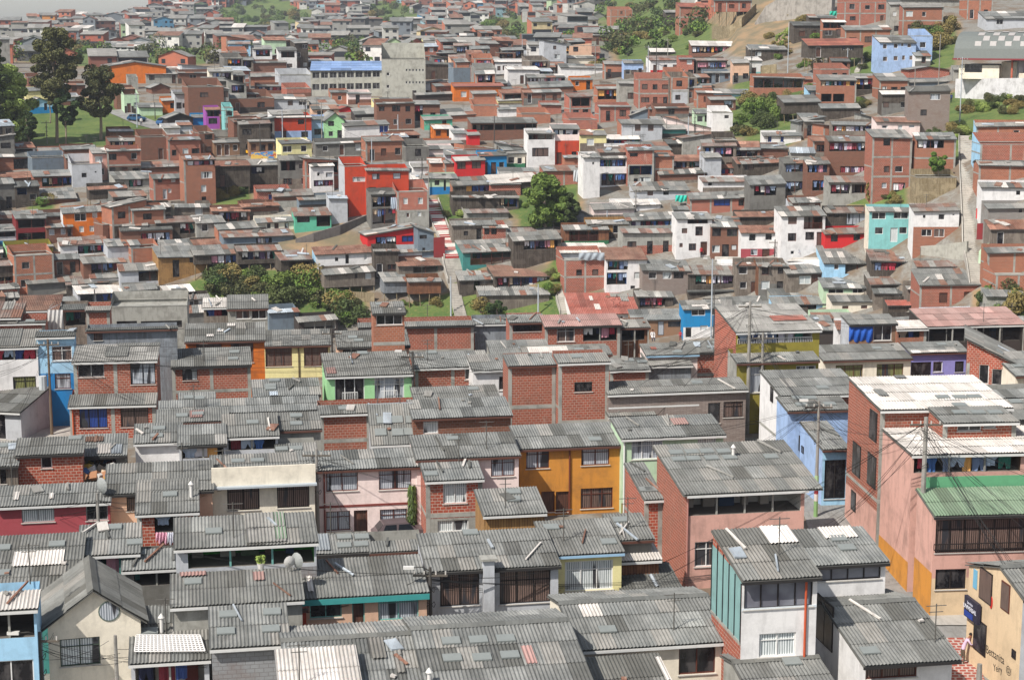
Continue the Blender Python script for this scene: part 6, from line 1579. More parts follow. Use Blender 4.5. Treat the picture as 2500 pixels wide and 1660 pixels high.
for i, (x, a, b, ph) in enumerate([(747, 243, 350, 'right of the red and blue house'), (786, 250, 346, 'left of the light mint gabled house'), (691, 268, 384, 'before the red and blue house'), (636, 300, 386, 'by the painted wall'), (554, 265, 350, 'right of the narrow cyan house'), (908, 340, 402, 'above the tall orange-red block'), (1031, 385, 470, 'left of the mint and blue cottage'), (1047, 390, 478, 'at the top of the red and white steps'),
    (1122, 100, 166, 'before the white church'), (1148, 118, 168, 'left of the white church'), (1158, 120, 168, 'just left of the white church'), (1275, 98, 165, 'right of the white church'), (1289, 118, 170, 'before the cream upper house'), (1453, 103, 188, 'left of the salmon house'), (1582, 112, 192, 'before the white and red house'), (1602, 105, 195, 'right above the brick block'), (1630, 95, 145, 'on the green bank'),
    (1923, 55, 182, 'tall and dark before the old timber house'), (1834, 118, 200, 'left of the white and cyan house'), (2291, 85, 215, 'right of the periwinkle blue house'), (2068, 118, 182, 'on the grass below the old timber house'), (1207, 283, 350, 'before the long dark balcony'), (1208 + 120, 352, 404, 'beside the white balcony house'), (1680, 285, 345, 'before the grey gable roofs'), (1696, 272, 325, 'right of the grey gable roofs'), (1627, 290, 336, 'leaning before the pale grey house'),
    (335, 226, 312, 'above the blue car'), (379, 250, 292, 'before the small orange street house'), (115, 295, 352, 'in the shade of the park'), (972, 280, 335, 'before the brown brick house'), (1050, 300, 345, 'below the mint and brick house'), (2232, 168, 238, 'beside the hall wall'), (2343, 140, 300, 'in front of the barrel roofed hall'), (1618, 420, 440, 'above the grey patched roofs'), (1552, 462, 520, 'before the pinkish shed'), (1482, 514, 545, 'before the green and brown timber house')]):
    pole('m%d' % i, x, a, b, kind='dcs'[i % 3] if i % 3 else 'd', label='hillside pole ' + ph, arm=i % 2 == 0, r=.11)
def wires(a, b, n, sag, label, spread=.35, seed=0, r=.013):
    A = POLES[a] if isinstance(a, str) else a; B = POLES[b] if isinstance(b, str) else b; rr = random.Random(seed + int(A.x * 7)); root = empty('power_line', A); m = m_flat('1e1d1c', .6, 'wire')
    for i in range(n):
        mb = MB(); o1 = Vector((rr.uniform(-1, 1) * spread, 0, -rr.uniform(0, 1.6) * spread * 2)); o2 = Vector((rr.uniform(-1, 1) * spread, 0, -rr.uniform(0, 1.6) * spread * 2)); s = sag * rr.uniform(.7, 1.3)
        pts = [(A + o1).lerp(B + o2, t) + Vector((0, 0, -4 * s * t * (1 - t))) - A for t in [k / 14 for k in range(15)]]; mb.tube(pts, r, m, 3); mb.build('wire', root)
    tag(root, label, 'power line', 'overhead wires')
def W(x, y, Yd): return P(x, y, Yd)
wires('a', W(-80, 905, 125), 4, .5, 'wires running left from the old wooden transformer pole'); wires('a', 'f', 3, .8, 'wires from the wooden transformer pole to the yellow house')
wires('a', W(615, 1075, 138), 3, .9, 'wires slanting over the brick house with the orange drainpipe'); wires('a', 'e', 4, 1., 'long wires from the transformer pole to the light green house')
wires('d', W(470, 1235, 118), 3, .5, 'wires from the cream parapet house down over the grey roofs'); wires('d', W(-60, 1235, 112), 4, 1.2, 'wires across the rose red house to the left edge')
wires('d', W(1790, 1100, 122), 4, 1.3, 'long wires across the pinkish and ochre orange houses'); wires('d', W(1460, 1170, 118), 2, .8, 'thin wires crossing the ochre orange house front')
wires('e', W(610, 1010, 142), 5, .7, 'bundle of wires crossing the light green house front'); wires('e', 'h', 3, 1.4, 'long wires from the light green house towards the olive house'); wires('e', W(1330, 960, 150), 3, .6, 'wires over the blank brick block roofs')
wires('f', W(560, 800, 190), 2, .4, 'wires going left above the orange house'); wires('f', 'e', 3, .4, 'short wires between the two poles beside the light green house')
wires('j', W(1770, 1390, 100), 6, .6, 'thick bundle of wires before the pale yellow house'); wires('j', W(700, 1500, 94), 5, .5, 'wires fanning left across the peach house'); wires('j', W(2100, 1330, 100), 3, 1., 'long wires running right to the glazed house')
wires('k', 'b', 5, .35, 'wires in front of the cream gabled house'); wires('k', W(-120, 1640, 86), 5, .3, 'wires at the bottom left corner'); wires('b', W(760, 1420, 100), 3, .9, 'wires rising right from the bare concrete pole'); wires('c', W(-80, 1260, 110), 3, .3, 'wires left of the rose red house pole'); wires('c', W(640, 1160, 118), 2, .5, 'wires right of the rose red house pole')
wires('g', 'h', 3, .1, 'wires tying the pair of poles together'); wires('g', W(1300, 905, 165), 4, 1.2, 'wires running left from the tallest pole'); wires('g', W(2480, 760, 175), 3, 1., 'wires running right from the tallest pole'); wires('h', 'painted', 4, .8, 'wires from the pole pair to the painted pole'); wires('h', W(1690, 935, 150), 4, .3, 'wires ending at the stone clad house')
wires('painted', W(2130, 1060, 118), 4, .5, 'tangle of wires from the painted pole to the brick end wall'); wires('painted', 'i', 3, .9, 'wires from the painted pole to the big concrete pole'); wires('painted', W(1830, 1010, 140), 4, .4, 'wires left of the painted pole')
wires('i', W(2640, 1560, 84), 4, .6, 'steep wires falling to the tan shop house'); wires('i', W(1960, 1310, 104), 4, .8, 'wires left of the big concrete pole'); wires('i', W(2620, 1330, 92), 4, .4, 'wires before the barred balcony windows'); wires('i', W(2700, 1180, 96), 3, .4, 'wires before the green roof')
wires('m', 'u', 2, .8, 'wire along the walkway'); wires('q', W(1100, 860, 190), 2, .8, 'wire left of the short central pole'); wires('m0', 'm5', 2, 1.2, 'hillside wire right of the red and blue house', r=.02); wires('m2', 'm4', 2, .6, 'hillside wire above the painted wall', r=.02)
# ------------------------------------------------------------ chimney pipes, dishes, pots and other small things
def pipe(x, yt, yb, label, Yd=None):
    q = hit_roof(x, yb) if Yd is None else P(x, yb, Yd); h = zat(yt, q.y) - q.z; root = empty('vent_pipe', q); m = m_flat('d2cec8', .6, 'white_pipe')
    mb = MB(); mb.tube([(0, 0, -.1), (0, 0, h)], .09, m, 10); mb.build('tube', root); mb = MB(); mb.tube([(0, 0, h), (0, 0, h + .1), (0, 0, h + .2)], .17, m, 10, .03); mb.build('cap', root); tag(root, label, 'vent pipe', 'vent pipes')
org(0, 1200)
for x, a, b, l in [(px(1333), py(1035), py(1160), 'white vent pipe on the roof right of the cream gabled house')]: pipe(x, a, b, l)
pipe(467, 1182, 1215, 'white vent pipe beside the brick room with pink towels'); pipe(2050, 1418, 1462, 'white vent pipe on the roof before the white house with brown shutters'); pipe(1790, 1092, 1115, 'white vent pipe on the salmon terrace house roof')
pipe(1048, 1640, 1668, 'white capped pipe at the bottom edge, centre left'); pipe(1851, 1576, 1600, 'white pipe at the left end of the bottom right roof'); pipe(1191, 1238, 1262, 'stubby grey pipe left of the loose white pipe roof')
def dish(x, y, label, s=.45, az=-40, col='8d8f8c'):
    q = hit_roof(x, y); root = empty('satellite_dish', q, R(az)); m = m_flat(col, .5, 'dish'); mb = MB(); n = 12; k = 3
    for i in range(k):
        for j in range(n):
            def pt(r_, a): return (r_ * s * math.cos(a), -.25 + .35 * (r_ ** 2) * s - .3 * 0, .55 + r_ * s * math.sin(a))
            a0, a1 = 6.2832 * j / n, 6.2832 * (j + 1) / n; mb.face([pt(i / k, a0), pt((i + 1) / k, a0), pt((i + 1) / k, a1), pt(i / k, a1)] if i else [pt(0, 0), pt(1 / k, a0), pt(1 / k, a1)], m)
    mb.build('reflector', root); mb = MB(); mb.tube([(0, 0, -.05), (0, -.2, .5)], .03, m, 5); mb.build('mast', root); mb = MB(); mb.tube([(0, -.25, .3), (0, -.75, .55)], .015, m, 4); mb.build('feed_arm', root); tag(root, label, 'satellite dish', 'satellite dishes')
dish(304, 1622, 'satellite dish on the lattice roof edge beside the gabled house'); dish(730, 1392, 'satellite dish at the foot of the green terrace kitchen', .42); dish(705, 1395, 'smaller tilted dish beside the larger one below the green kitchen', .32, 30, 'b5b2ad'); dish(252, 1206, 'dish standing on the rose red house roof', .5); dish(2330, 1350, 'dish on the brick top storey of the salmon pink building', .4) if False else None
def potted(x, y, label, s=1., kind='y'):
    q = hit_roof(x, y); root = empty('potted_plant', q); mb = MB(); mb.tube([(0, 0, 0), (0, 0, .3 * s)], .14 * s, m_flat('c9c4bd', .6, 'pot'), 10, .2 * s); mb.build('pot', root); mb = MB(); leafcloud(mb, (0, 0, .5 * s), .3 * s, 60, .1 * s, LEAFS[kind](), random.Random(int(x))); mb.build('foliage', root); tag(root, label, 'potted plant', 'potted plants')
potted(637, 1388, 'potted plant in a white bucket below the green kitchen terrace', 1., 'y'); potted(571, 1390, 'small white pot left of the bucket plant below the green kitchen', .6, 'g')
def cloth(name, x0, y0, x1, y1, Yd, col, label, cat, sag=.3, yaw=8, top=None):
    A, B = P(x0, y0, Yd), P(x1, y0 if top is None else top, Yd + math.sin(R(yaw)) * (x1 - x0) / FPX * Yd); h = A.z - zat(y1, Yd); mb = MB(); m = m_flat(col, .7, 'cloth'); n, k = 14, 6
    g = [[A.lerp(B, i / n) - A + Vector((0, -.08 + .07 * math.sin(i * 1.7 + j * .6) - .15 * math.sin(math.pi * j / k) * sag, -h * j / k + .12 * math.sin(i * .9) * j / k)) for i in range(n + 1)] for j in range(k + 1)]
    for j in range(k):
        for i in range(n):
            q = [g[j + 1][i], g[j + 1][i + 1], g[j][i + 1], g[j][i]]; mb.face(q, m); mb.face([p + Vector((0, .025, 0)) for p in q[::-1]], m)
    o = mb.build(name, None, A); tag(o, label, cat); return o
TW = TOWEL; ty = TW['Y0'] - .18
for a, b, cl, lb, h1 in ((1283, 1378, 'd9a3b4', 'pink towel hanging below the brick room window', 415), (1380, 1450, 'dcdce4', 'white towel hanging between the pink and the crimson ones', 425), (1453, 1487, 'a03050', 'crimson towel hanging right of the white one', 430)):
    o = cloth('towel', px(a), py(332), px(b), py(h1), ty, cl, lb, 'towel'); o['group'] = 'towels on the rail'
cloth('tarpaulin', 1800 + 920 / K, 760 + 108 / K, 1800 + 1115 / K, 760 + 248 / K, TARP['Y0'] - .25, '2353a8', 'bright blue tarpaulin hung over the rooftop room', 'tarpaulin', 1.2)
cloth('tarpaulin', 390 / K, 380 + 1270 / K, 520 / K, 380 + 1450 / K, 172, 'b9b6b2', 'grey plastic sheet hanging off the shack roof at the left', 'tarpaulin', .8)
cloth('tarpaulin', 1200 + 1515 / K, 380 + 328 / K, 1200 + 1640 / K, 380 + 382 / K, D(1668, 505), '2fb5a0', 'turquoise tarpaulin below the pale grey roof, centre right', 'tarpaulin', .6)
cloth('tarpaulin', 1200 + 718 / K, 380 + 800 / K, 1200 + 930 / K, 380 + 860 / K, D(1440, 716) - .4, '9aa2a8', 'silver plastic sheet on top of the big brick block', 'tarpaulin', .6)
cloth('tarpaulin', 1800 + 760 / K, 95 / K, 1800 + 872 / K, 130 / K, D(2040, 60), '2fae94', 'turquoise tarpaulin strip beside the top right brick house', 'tarpaulin', .6)
cloth('sheet', 600 + 1195 / K, 380 + 345 / K, 600 + 1250 / K, 380 + 440 / K, D(940, 560) - .3, 'a9b4bf', 'pale blue sheet hanging outside the dark timber loft by the steps', 'sheet', .5)
cloth('sheet', 1200 + 675 / K, 380 + 120 / K, 1200 + 758 / K, 380 + 215 / K, D(1410, 452) - .3, 'b9bcc0', 'grey white sheet hanging on the dark brick house above the round tree', 'sheet', .4)
cloth('towel', 1558 / K, 760 + 512 / K, 1608 / K, 760 + 612 / K, D(470, 960) - .4, 'a3a63c', 'yellow-green towel hanging from the single brick room', 'towel', .3)
cloth('sheet', 1545 / K, 1200 + 600 / K, 1765 / K, 1200 + 700 / K, 108, 'c3c7d0', 'white sheet trailing over the parapet of the green terrace kitchen', 'sheet', .9, top=1200 + 625 / K)
def lattice():
    mb = MB(); m = m_flat('dcd8d4', .6, 'white_lattice'); pts = [hit_roof(px(a), py(b)) for a, b in ((1125, 1215), (1650, 1215), (1690, 1345), (1110, 1350))]; A, B, C_, E = [p + Vector((0, 0, .22)) for p in pts]
    for i in range(19):
        t = i / 18; a, b = A.lerp(B, t), E.lerp(C_, t); mb.tube([a - A, b - A], .035, m, 4)
    for i in range(9):
        t = i / 8; a, b = A.lerp(E, t), B.lerp(C_, t); mb.tube([a - A, b - A], .035, m, 4)
    o = mb.build('lattice_panel', None, A); tag(o, 'white lattice panel lying on the low roof right of the gabled house', 'lattice')
lattice()
def roundwin():
    h = GABLE; mb = MB(); m = m_flat('5e6a62', .6, 'green_frame'); Mw = h['MW']; q = P(267, 1494, h['Y0']); l = Mw.inverted() @ q; n = 20; r = .52
    ring = lambda rr_, y: [(l.x + rr_ * math.cos(6.2832 * i / n), y, l.z + rr_ * math.sin(6.2832 * i / n)) for i in range(n)]
    a, b = ring(r, -.03), ring(r - .06, -.03); c_ = ring(r, .02)
    for i in range(n): j = (i + 1) % n; mb.face([a[i], a[j], b[j], b[i]], m); mb.face([a[i], c_[i], c_[j], a[j]], m)
    w = mb.build('round_window', h['root']); pb = MB(); pb.face(ring(r - .05, -.022), m_pane('l')); pb.build('pane', w)
roundwin()
def pier():
    h = PIER; mb = MB(); Mi = h['MW'].inverted(); a = Mi @ P(600 + 1945 / K, 1480, h['Y0']); b = Mi @ P(600 + 2035 / K, 1480, h['Y0']); mb.box(a.x, b.x, -.55, .0, -1, h['H'] + .5, WALLS['lg']()); mb.build('pier', h['root']); mb = MB(); mb.box(a.x - .15, b.x + .15, -.7, .1, h['H'] + .5, h['H'] + .62, CO); mb.build('pier_cap', h['root'])
pier()
def parapet():
    h = CREAMP; mb = MB(); w = h['W'] / 2; mb.box(-w - .05, w + .05, -.38, -.22, h['H'] - .1, h['H'] + 1.05, WALLS['cr']()); mb.build('parapet', h['root']); mb = MB(); mb.box(-w - .1, w + .1, -.75, .0, h['H'] - .22, h['H'] - .1, m_flat('a9b0b4', .7, 'ledge')); mb.build('ledge', h['root'])
parapet()
def drainpipe(h, xs, col, name='drainpipe'):
    for x in xs:
        l = h['MW'].inverted() @ P(x, 960, h['Y0']); mb = MB(); mb.tube([(l.x, -.08, -1), (l.x, -.08, h['H'] - .1)], .06, m_flat(col, .6, 'pipe_' + col), 6); mb.build(name, h['root'])
drainpipe(BRK2, [177], 'c2572c')
for lm_, xs, col in (('the ochre orange house', [1391], '6d3a28'), ('the salmon terrace house', [1676], 'a9776c'), ('the white house with the glazed upper floor', [1985], 'b5502f'), ('the pale mint house', [1520], 'd6d4d0'), ('the yellow house with brown slatted windows', [731], '5a4a38'), ('the pinkish house with the red door', [786, 1030], '7b4038')):
    drainpipe(next(q for q in HOUSES if q['lm'] == lm_), xs, col)
def band_strip(lm_, y0, y1, col):
    h = next(q for q in HOUSES if q['lm'] == lm_); z0 = zat(y1, h['Y0']) - zat(h['yb'], h['Y0']); z1 = zat(y0, h['Y0']) - zat(h['yb'], h['Y0']); mb = MB(); w = h['W'] / 2; mb.box(-w + .01, w - .01, -.035, .0, z0, z1, m_flat(col, .7, 'band_' + col)); mb.build('wall_band', h['root'])
band_strip('the pinkish house with the red door', 1200 + 100 / K, 1200 + 118 / K, '7d3f38'); band_strip('the white house with the glazed upper floor', 1200 + 945 / K, 1200 + 965 / K, 'c9cfd2')
def star():
    h = next(q for q in HOUSES if q['lm'] == 'the wide red roof with the star'); o = hit_roof(1200 + 1030 / K, 380 + 1250 / K); mb = MB(); r0, r1 = 1.0, .42
    pts = [Vector((r0 if i % 2 == 0 else r1, 0, 0)) for i in range(10)]; pts = [Vector(((r0 if i % 2 == 0 else r1) * math.sin(i * math.pi / 5), -.3, (r0 if i % 2 == 0 else r1) * math.cos(i * math.pi / 5) + .9)) for i in range(11)]
    mb.tube(pts, .045, m_flat('4a2420', .6, 'star_frame'), 4); ob = mb.build('star_frame', None, o); tag(ob, 'five pointed wire star standing on the wide red roof', 'star ornament')
star()
def junk():
    r = random.Random(3); cols = ['b9a48c', 'c4c0b9', '3f5f8d', '8a2f2c', '6f6558', 'd8d4cc', 'a98f3f', '4b453f', '9a6f52', 'e0dcd4']
    for i in range(34):
        x, y = r.uniform(190, 285), 760 + r.uniform(1225, 1375) / K; q = G(x, y); Yd = solve_yb(x, y, 2.6); Yd = D(x, Yd); q = P(x, y, Yd); s = r.uniform(.15, .5); mb = MB(); m = m_flat(r.choice(cols), .85, 'junk_' + str(i % 10)); mb.box(-s, s, -s * .6, s * .6, -s * r.uniform(.3, 1), s * r.uniform(.3, .9), m)
        o = mb.build('discarded_box', None, q); o.rotation_euler = (r.uniform(-.6, .6), r.uniform(-.6, .6), r.uniform(0, 3)); tag(o, 'discarded box or bundle in the junk heap beside the old brick room', 'junk', 'junk heap pieces')
junk()
# ------------------------------------------------------------ plants near
def dracaena(x, yt, yb):
    q = P(x, yb, D(x, yb)); h = zat(yt, q.y) - q.z; root = empty('cane_palm', q); r = random.Random(2); mb = MB(); mb.tube([(0, 0, -.3), (0, 0, h * .9)], .06, TRUNKM(), 6); mb.build('trunk', root); mb = MB(); ms = [LEAFS['d'](), LEAFS['d'](), LEAFS['g']()]
    for i in range(900):
        t = r.random() ** .8; z = h * (.1 + .88 * t); a = r.uniform(0, 6.28); l = r.uniform(.3, .5) * (1 - .4 * abs(t - .45)); u = Vector((math.cos(a), math.sin(a), 0)); s = Vector((-u.y, u.x, 0)) * .045; b = Vector((0, 0, z)); m1 = b + u * l * .55 + Vector((0, 0, .16)); e = b + u * l + Vector((0, 0, -.12))
        mb.face([b - s, b + s, m1 + s, m1 - s], r.choice(ms), None, r.random()); mb.face([m1 - s, m1 + s, e], r.choice(ms), None, r.random())
    mb.build('foliage', root); tag(root, 'tall narrow leafy cane palm in front of the pinkish house', 'palm')
dracaena(1007, 1186, 1312)
def yucca(x, yb, s, label):
    q = P(x, yb, D(x, yb)); root = empty('yucca', q); r = random.Random(int(x)); mb = MB(); mb.tube([(0, 0, -.3), (0, 0, s * .6)], .1, TRUNKM(), 6); mb.build('trunk', root); mb = MB()
    for i in range(140):
        a = r.uniform(0, 6.28); e = r.uniform(-.3, 1.3); l = s * r.uniform(.6, .95); u = Vector((math.cos(a) * math.cos(e), math.sin(a) * math.cos(e), math.sin(e))); sd = Vector((-math.sin(a), math.cos(a), 0)) * .05; b = Vector((0, 0, s * .6)); mb.face([b - sd, b + sd, b + u * l], LEAFS[r.choice('gyd')](), None, r.random())
    mb.build('foliage', root); tag(root, label, 'plant')
yucca(2278, 845, 2.4, 'spiky palm like plant under the left end of the faded red shelter'); yucca(2202, 845, 1.5, 'small spiky plant left of the faded red shelter'); yucca(790, 1545, 1.3, 'leafy yellowish plant on the balcony of the peach house')
# ------------------------------------------------------------ cars
def car(x, yb, yaw, col, label, kind='hatch', yy=None):
    q = P(x, yb, yy or D(x, yb)); root = empty('parked_car', q, R(yaw)); m = m_flat(col, .3, 'car_paint'); gl = m_flat('15181c', .15, 'car_glass'); bk = m_flat('1b1b1b', .8, 'tyre')
    prof = [(-1.95, .35), (-1.98, .75), (-1.75, .92), (-1.35, 1.4), (.15, 1.45), (.75, .98), (1.75, .85), (1.95, .6), (1.95, .35)]
    mb = MB(); n = len(prof); ins = lambda z: .78 - max(0, z - .9) * .32
    for i in range(n):
        a, b = prof[i], prof[(i + 1) % n]; mb.face([(a[0], -ins(a[1]), a[1]), (b[0], -ins(b[1]), b[1]), (b[0], ins(b[1]), b[1]), (a[0], ins(a[1]), a[1])], m)
    for s in (-1, 1): mb.face([(p[0], s * ins(p[1]), p[1]) for p in (prof if s < 0 else prof[::-1])], m)
    mb.build('body', root)
    for s in (-1, 1):
        for (a, b) in ((-1.3, -.55), (-.45, .45)):
            g = MB(); pts = [(a - .12 * (a < -1), .97), (b + (.12 if b > 0 else 0), .97), (b - (.12 if b > 0 else 0), 1.34), (a + .06, 1.34)]; g.face([(p[0], s * (ins(p[1]) + .012), p[1]) for p in pts], gl); g.build('side_window', root)
        for xx in (-1.2, 1.25):
            w = MB(); nn = 14; c0 = [(xx + .31 * math.cos(6.2832 * k / nn), s * .82, .31 + .31 * math.sin(6.2832 * k / nn)) for k in range(nn)]; c1 = [(p[0], s * .62, p[2]) for p in c0]
            for k in range(nn): w.face([c0[k], c0[(k + 1) % nn], c1[(k + 1) % nn], c1[k]], bk)
            w.face(c0, bk); w.build('wheel', root)
        hl = MB(); hl.box(1.93, 1.97, s * .62 - .15, s * .62 + .15, .6, .74, m_flat('d8d8d2', .2, 'headlight')); hl.build('headlight', root)
    for (a, b) in (((.2, 1.4), (.7, 1.03)), ((-1.72, .98), (-1.4, 1.36))):
        g = MB(); dn = Vector((b[1] - a[1], 0, -(b[0] - a[0]))).normalized() * -.012
        if dn.z < 0: dn = -dn
        g.face([(a[0] + dn.x, -ins(a[1]) + .08, a[1] + dn.z), (b[0] + dn.x, -ins(b[1]) + .08, b[1] + dn.z), (b[0] + dn.x, ins(b[1]) - .08, b[1] + dn.z), (a[0] + dn.x, ins(a[1]) - .08, a[1] + dn.z)], gl); g.build('windscreen', root)
    tag(root, label, 'car', 'cars'); return root
car(334, 297, -32, '2e4f6e', 'dark blue hatchback parked on the street right of the park'); car(404, 306, 60, '3a5d86', 'blue car end-on below the small orange street house'); car(582, 378, -4, 'd9a21c', 'yellow taxi in front of the low brown row of houses'); car(697, 376, 4, 'dda826', 'second yellow taxi, further right by the painted wall'); car(985, 1322, 14, '5a4f50', 'dark car parked in the yard of the pinkish house behind the low roofs'); 
# ------------------------------------------------------------ people
def baked(ob):
    ts = bpy.data.scenes.new('tmp'); ts.collection.objects.link(ob)
    with bpy.context.temp_override(scene=ts, view_layer=ts.view_layers[0]):
        dg = bpy.context.evaluated_depsgraph_get(); m = bpy.data.meshes.new_from_object(ob.evaluated_get(dg))
    bpy.data.objects.remove(ob); bpy.data.scenes.remove(ts); return m
def person(x, yb, H, yaw, shirt, legs, label, pose='stand', Yd=None, hair='1c1512', skin='8f5f45'):
    q = P(x, yb, Yd or D(x, yb)); s = H / 1.72; me = bpy.data.meshes.new('person'); V, E, Rr = [], [], []
    def v(x_, y_, z_, r): V.append((x_ * s, y_ * s, z_ * s)); Rr.append(r * s); return len(V) - 1
    lean = {'stand': 0, 'lean': -.32, 'sit': -.05}[pose]; hz = .92 if pose != 'sit' else .45
    pel = v(0, 0, hz, .135); ch = v(0, lean * .55, hz + .42, .15); nk = v(0, lean * .95, hz + .58, .06); hb = v(0, lean * 1.15, hz + .68, .085); ht = v(0, lean * 1.25, hz + .78, .09)
    E += [(pel, ch), (ch, nk), (nk, hb), (hb, ht)]
    for sd in (-1, 1):
        hip = v(.1 * sd, 0, hz - .06, .095)
        if pose == 'sit': kn = v(.13 * sd, -.42, hz + .02, .07); an = v(.13 * sd, -.45, .08, .045)
        else: kn = v(.11 * sd, -.03 + .06 * sd, .48, .068); an = v(.11 * sd, .05 + .08 * sd, .08, .043)
        ft = v(.12 * sd, -.14 + (.05 + .08 * sd if pose != 'sit' else -.45), .04, .04); E += [(pel, hip), (hip, kn), (kn, an), (an, ft)]
        sh = v(.2 * sd, lean * .8, hz + .5, .062); fw = {'stand': (.26 * sd, -.02, hz + .2), 'lean': (.26 * sd, -.38, hz + .3), 'sit': (.24 * sd, -.12, hz + .25)}[pose]; hd = {'stand': (.27 * sd, -.1, hz - .04), 'lean': (.14 * sd, -.62, hz + .26), 'sit': (.16 * sd, -.34, hz + .12)}[pose]
        el = v(*fw, .045); wr = v(*hd, .03); E += [(ch, sh), (sh, el), (el, wr)]
        d = Vector((hd[0] - fw[0], hd[1] - fw[1], hd[2] - fw[2])).normalized(); pm_ = v(hd[0] + d.x * .07, hd[1] + d.y * .07, hd[2] + d.z * .07, .036); E.append((wr, pm_))
        sdv = Vector((0, 0, 1)).cross(d).normalized() if abs(d.z) < .9 else Vector((0, 1, 0))
        for i, ln in enumerate((.075, .085, .08, .06)):
            o_ = sdv * (i - 1.5) * .021; b = Vector((hd[0], hd[1], hd[2])) + d * .1 + o_; e1 = v(*b, .01); e2 = v(*(b + d * ln * .5 + Vector((0, 0, -.01))), .009); e3 = v(*(b + d * ln + Vector((0, -.01, -.03))), .008); E += [(pm_, e1), (e1, e2), (e2, e3)]
        tb = Vector((hd[0], hd[1], hd[2])) + d * .05 + sdv * -.045 * sd; e1 = v(*tb, .011); e2 = v(*(tb + d * .05 + sdv * -.02 * sd), .009); E += [(wr, e1), (e1, e2)]
    me.from_pydata(V, E, []); ob = bpy.data.objects.new('person', me); md = ob.modifiers.new('skin', 'SKIN'); sv = me.skin_vertices[0].data
    for i, r in enumerate(Rr): sv[i].radius = (r, r * (.72 if i == 1 else 1))
    sv[0].use_root = True; ob.modifiers.new('sub', 'SUBSURF').levels = 1; ob.modifiers['sub'].render_levels = 1
    m2 = baked(ob); m2.name = 'person'
    m2.materials.clear(); mats = [m_flat(skin, .6, 'skin_' + skin), m_flat(shirt, .85, 'shirt_' + shirt), m_flat(legs, .85, 'trousers_' + legs), m_flat('2b2320', .7, 'shoes')]
    for m in mats: m2.materials.append(m)
    for p in m2.polygons:
        z = p.center.z / s; ax = abs(p.center.x) / s; y_ = p.center.y / s
        if z > hz + .56: p.material_index = 0
        elif z < .09: p.material_index = 3
        elif z < hz + .0 and (ax < .22 or pose != 'stand') : p.material_index = 2
        elif pose == 'lean' and y_ < -.5: p.material_index = 0
        elif pose == 'stand' and ax > .2 and z < hz + .02: p.material_index = 0
        else: p.material_index = 1
        p.use_smooth = True
    me2 = m2; root = bpy.data.objects.new('person', me2); COL.objects.link(root); root.location = q; root.rotation_euler = (0, 0, R(yaw))
    hb_ = MB(); hm = m_flat(hair, .7, 'hair'); cz = (hz + .77) * s; cy = lean * 1.22 * s + .015; n = 8
    for i in range(5):
        for j in range(n):
            def sp(a, b): return (.1 * s * math.cos(b) * math.cos(a), cy + .11 * s * math.sin(b) * math.cos(a), cz + .1 * s * math.sin(a))
            a0, a1 = -.1 + i * .34, -.1 + (i + 1) * .34; b0, b1 = 6.2832 * j / n, 6.2832 * (j + 1) / n; hb_.face([sp(a0, b0), sp(a0, b1), sp(a1, b1), sp(a1, b0)], hm)
    hb_.build('hair', root)
    fb = MB()
    fb.box(-.012 * s, .012 * s, cy - .115 * s, cy - .08 * s, cz - .07 * s, cz - .035 * s, mats[0]); fb.build('nose', root)
    for sd in (-1, 1): eb = MB(); eb.box(sd * .035 * s - .01, sd * .035 * s + .01, cy - .098 * s, cy - .085 * s, cz - .03 * s, cz - .018 * s, m_flat('15100e', .4, 'eye')); eb.build('eye', root)
    tag(root, label, 'person'); return root
person(2349, 1622, 1.72, 80, 'cbb2c6', '5f5346', 'man in a pale lilac shirt leaning at the tan shop window', 'lean')
person(1516, 832, 1.55, 70, '8a4a55', '27262c', 'woman in a dark rose top bending on the timber deck', 'lean', Yd=174)
person(1593, 832, 1.6, 10, 'dcd8d6', '3a3f55', 'seated person in a white shirt on the roof edge', 'sit', Yd=185)
person(1661, 832, 1.15, 0, 'b5343c', '6b2a33', 'child dressed in red beside the bright blue and white house', 'stand', Yd=200)
person(1712, 629, 1.68, 20, 'b02a30', '24242b', 'man in a red shirt standing on the walkway')
person(1948, 632, 1.68, -10, '2b3f74', '2a2d3a', 'person in dark blue on the walkway below the tall white house')
person(299, 268, 1.6, 30, 'c9a0a8', '3f3a48', 'person in pale pink walking up the street by the park')
person(345, 308, 1.65, 0, 'd8d4d0', '33363f', 'person in white on the street beside the blue hatchback')
person(2322, 252, 1.65, 0, '2c3a6a', '25252e', 'person in blue at the foot of the hall wall')
# ------------------------------------------------------------ tan shop house at the lower right
TAN = house(2485, 2800, 1380, 1446, 1724, 'lg', 'g', 'g', depth=85.1, yaw=8.9, L=2.6, Lb=3.9, tilt=.27, side=('ta', (2384, 1392, 2413, 1468, 'b', 'd'), (2437, 1422, 2455, 1490, 'b', 'b'), (2375, 1515, 2406, 1592, 's', 'd'), (2467, 1586, 2476, 1606, 'd', 'd')), lab='tan shop house at the right edge with a hanging sign and scrawled wall', lm='the tan shop house', sky=[])
TH = HOUSES[-1]
def text(body, M, size, mat, parent, name, ext=.006):
    cu = bpy.data.curves.new(name, 'FONT'); cu.body = body; cu.size = size; cu.extrude = ext; cu.align_x = 'CENTER'; cu.align_y = 'CENTER'
    o = bpy.data.objects.new(name, cu); me = baked(o)
    me.materials.clear(); me.materials.append(mat); o = bpy.data.objects.new(name, me); COL.objects.link(o)
    if parent: o.parent = parent
    o.matrix_local = M; return o
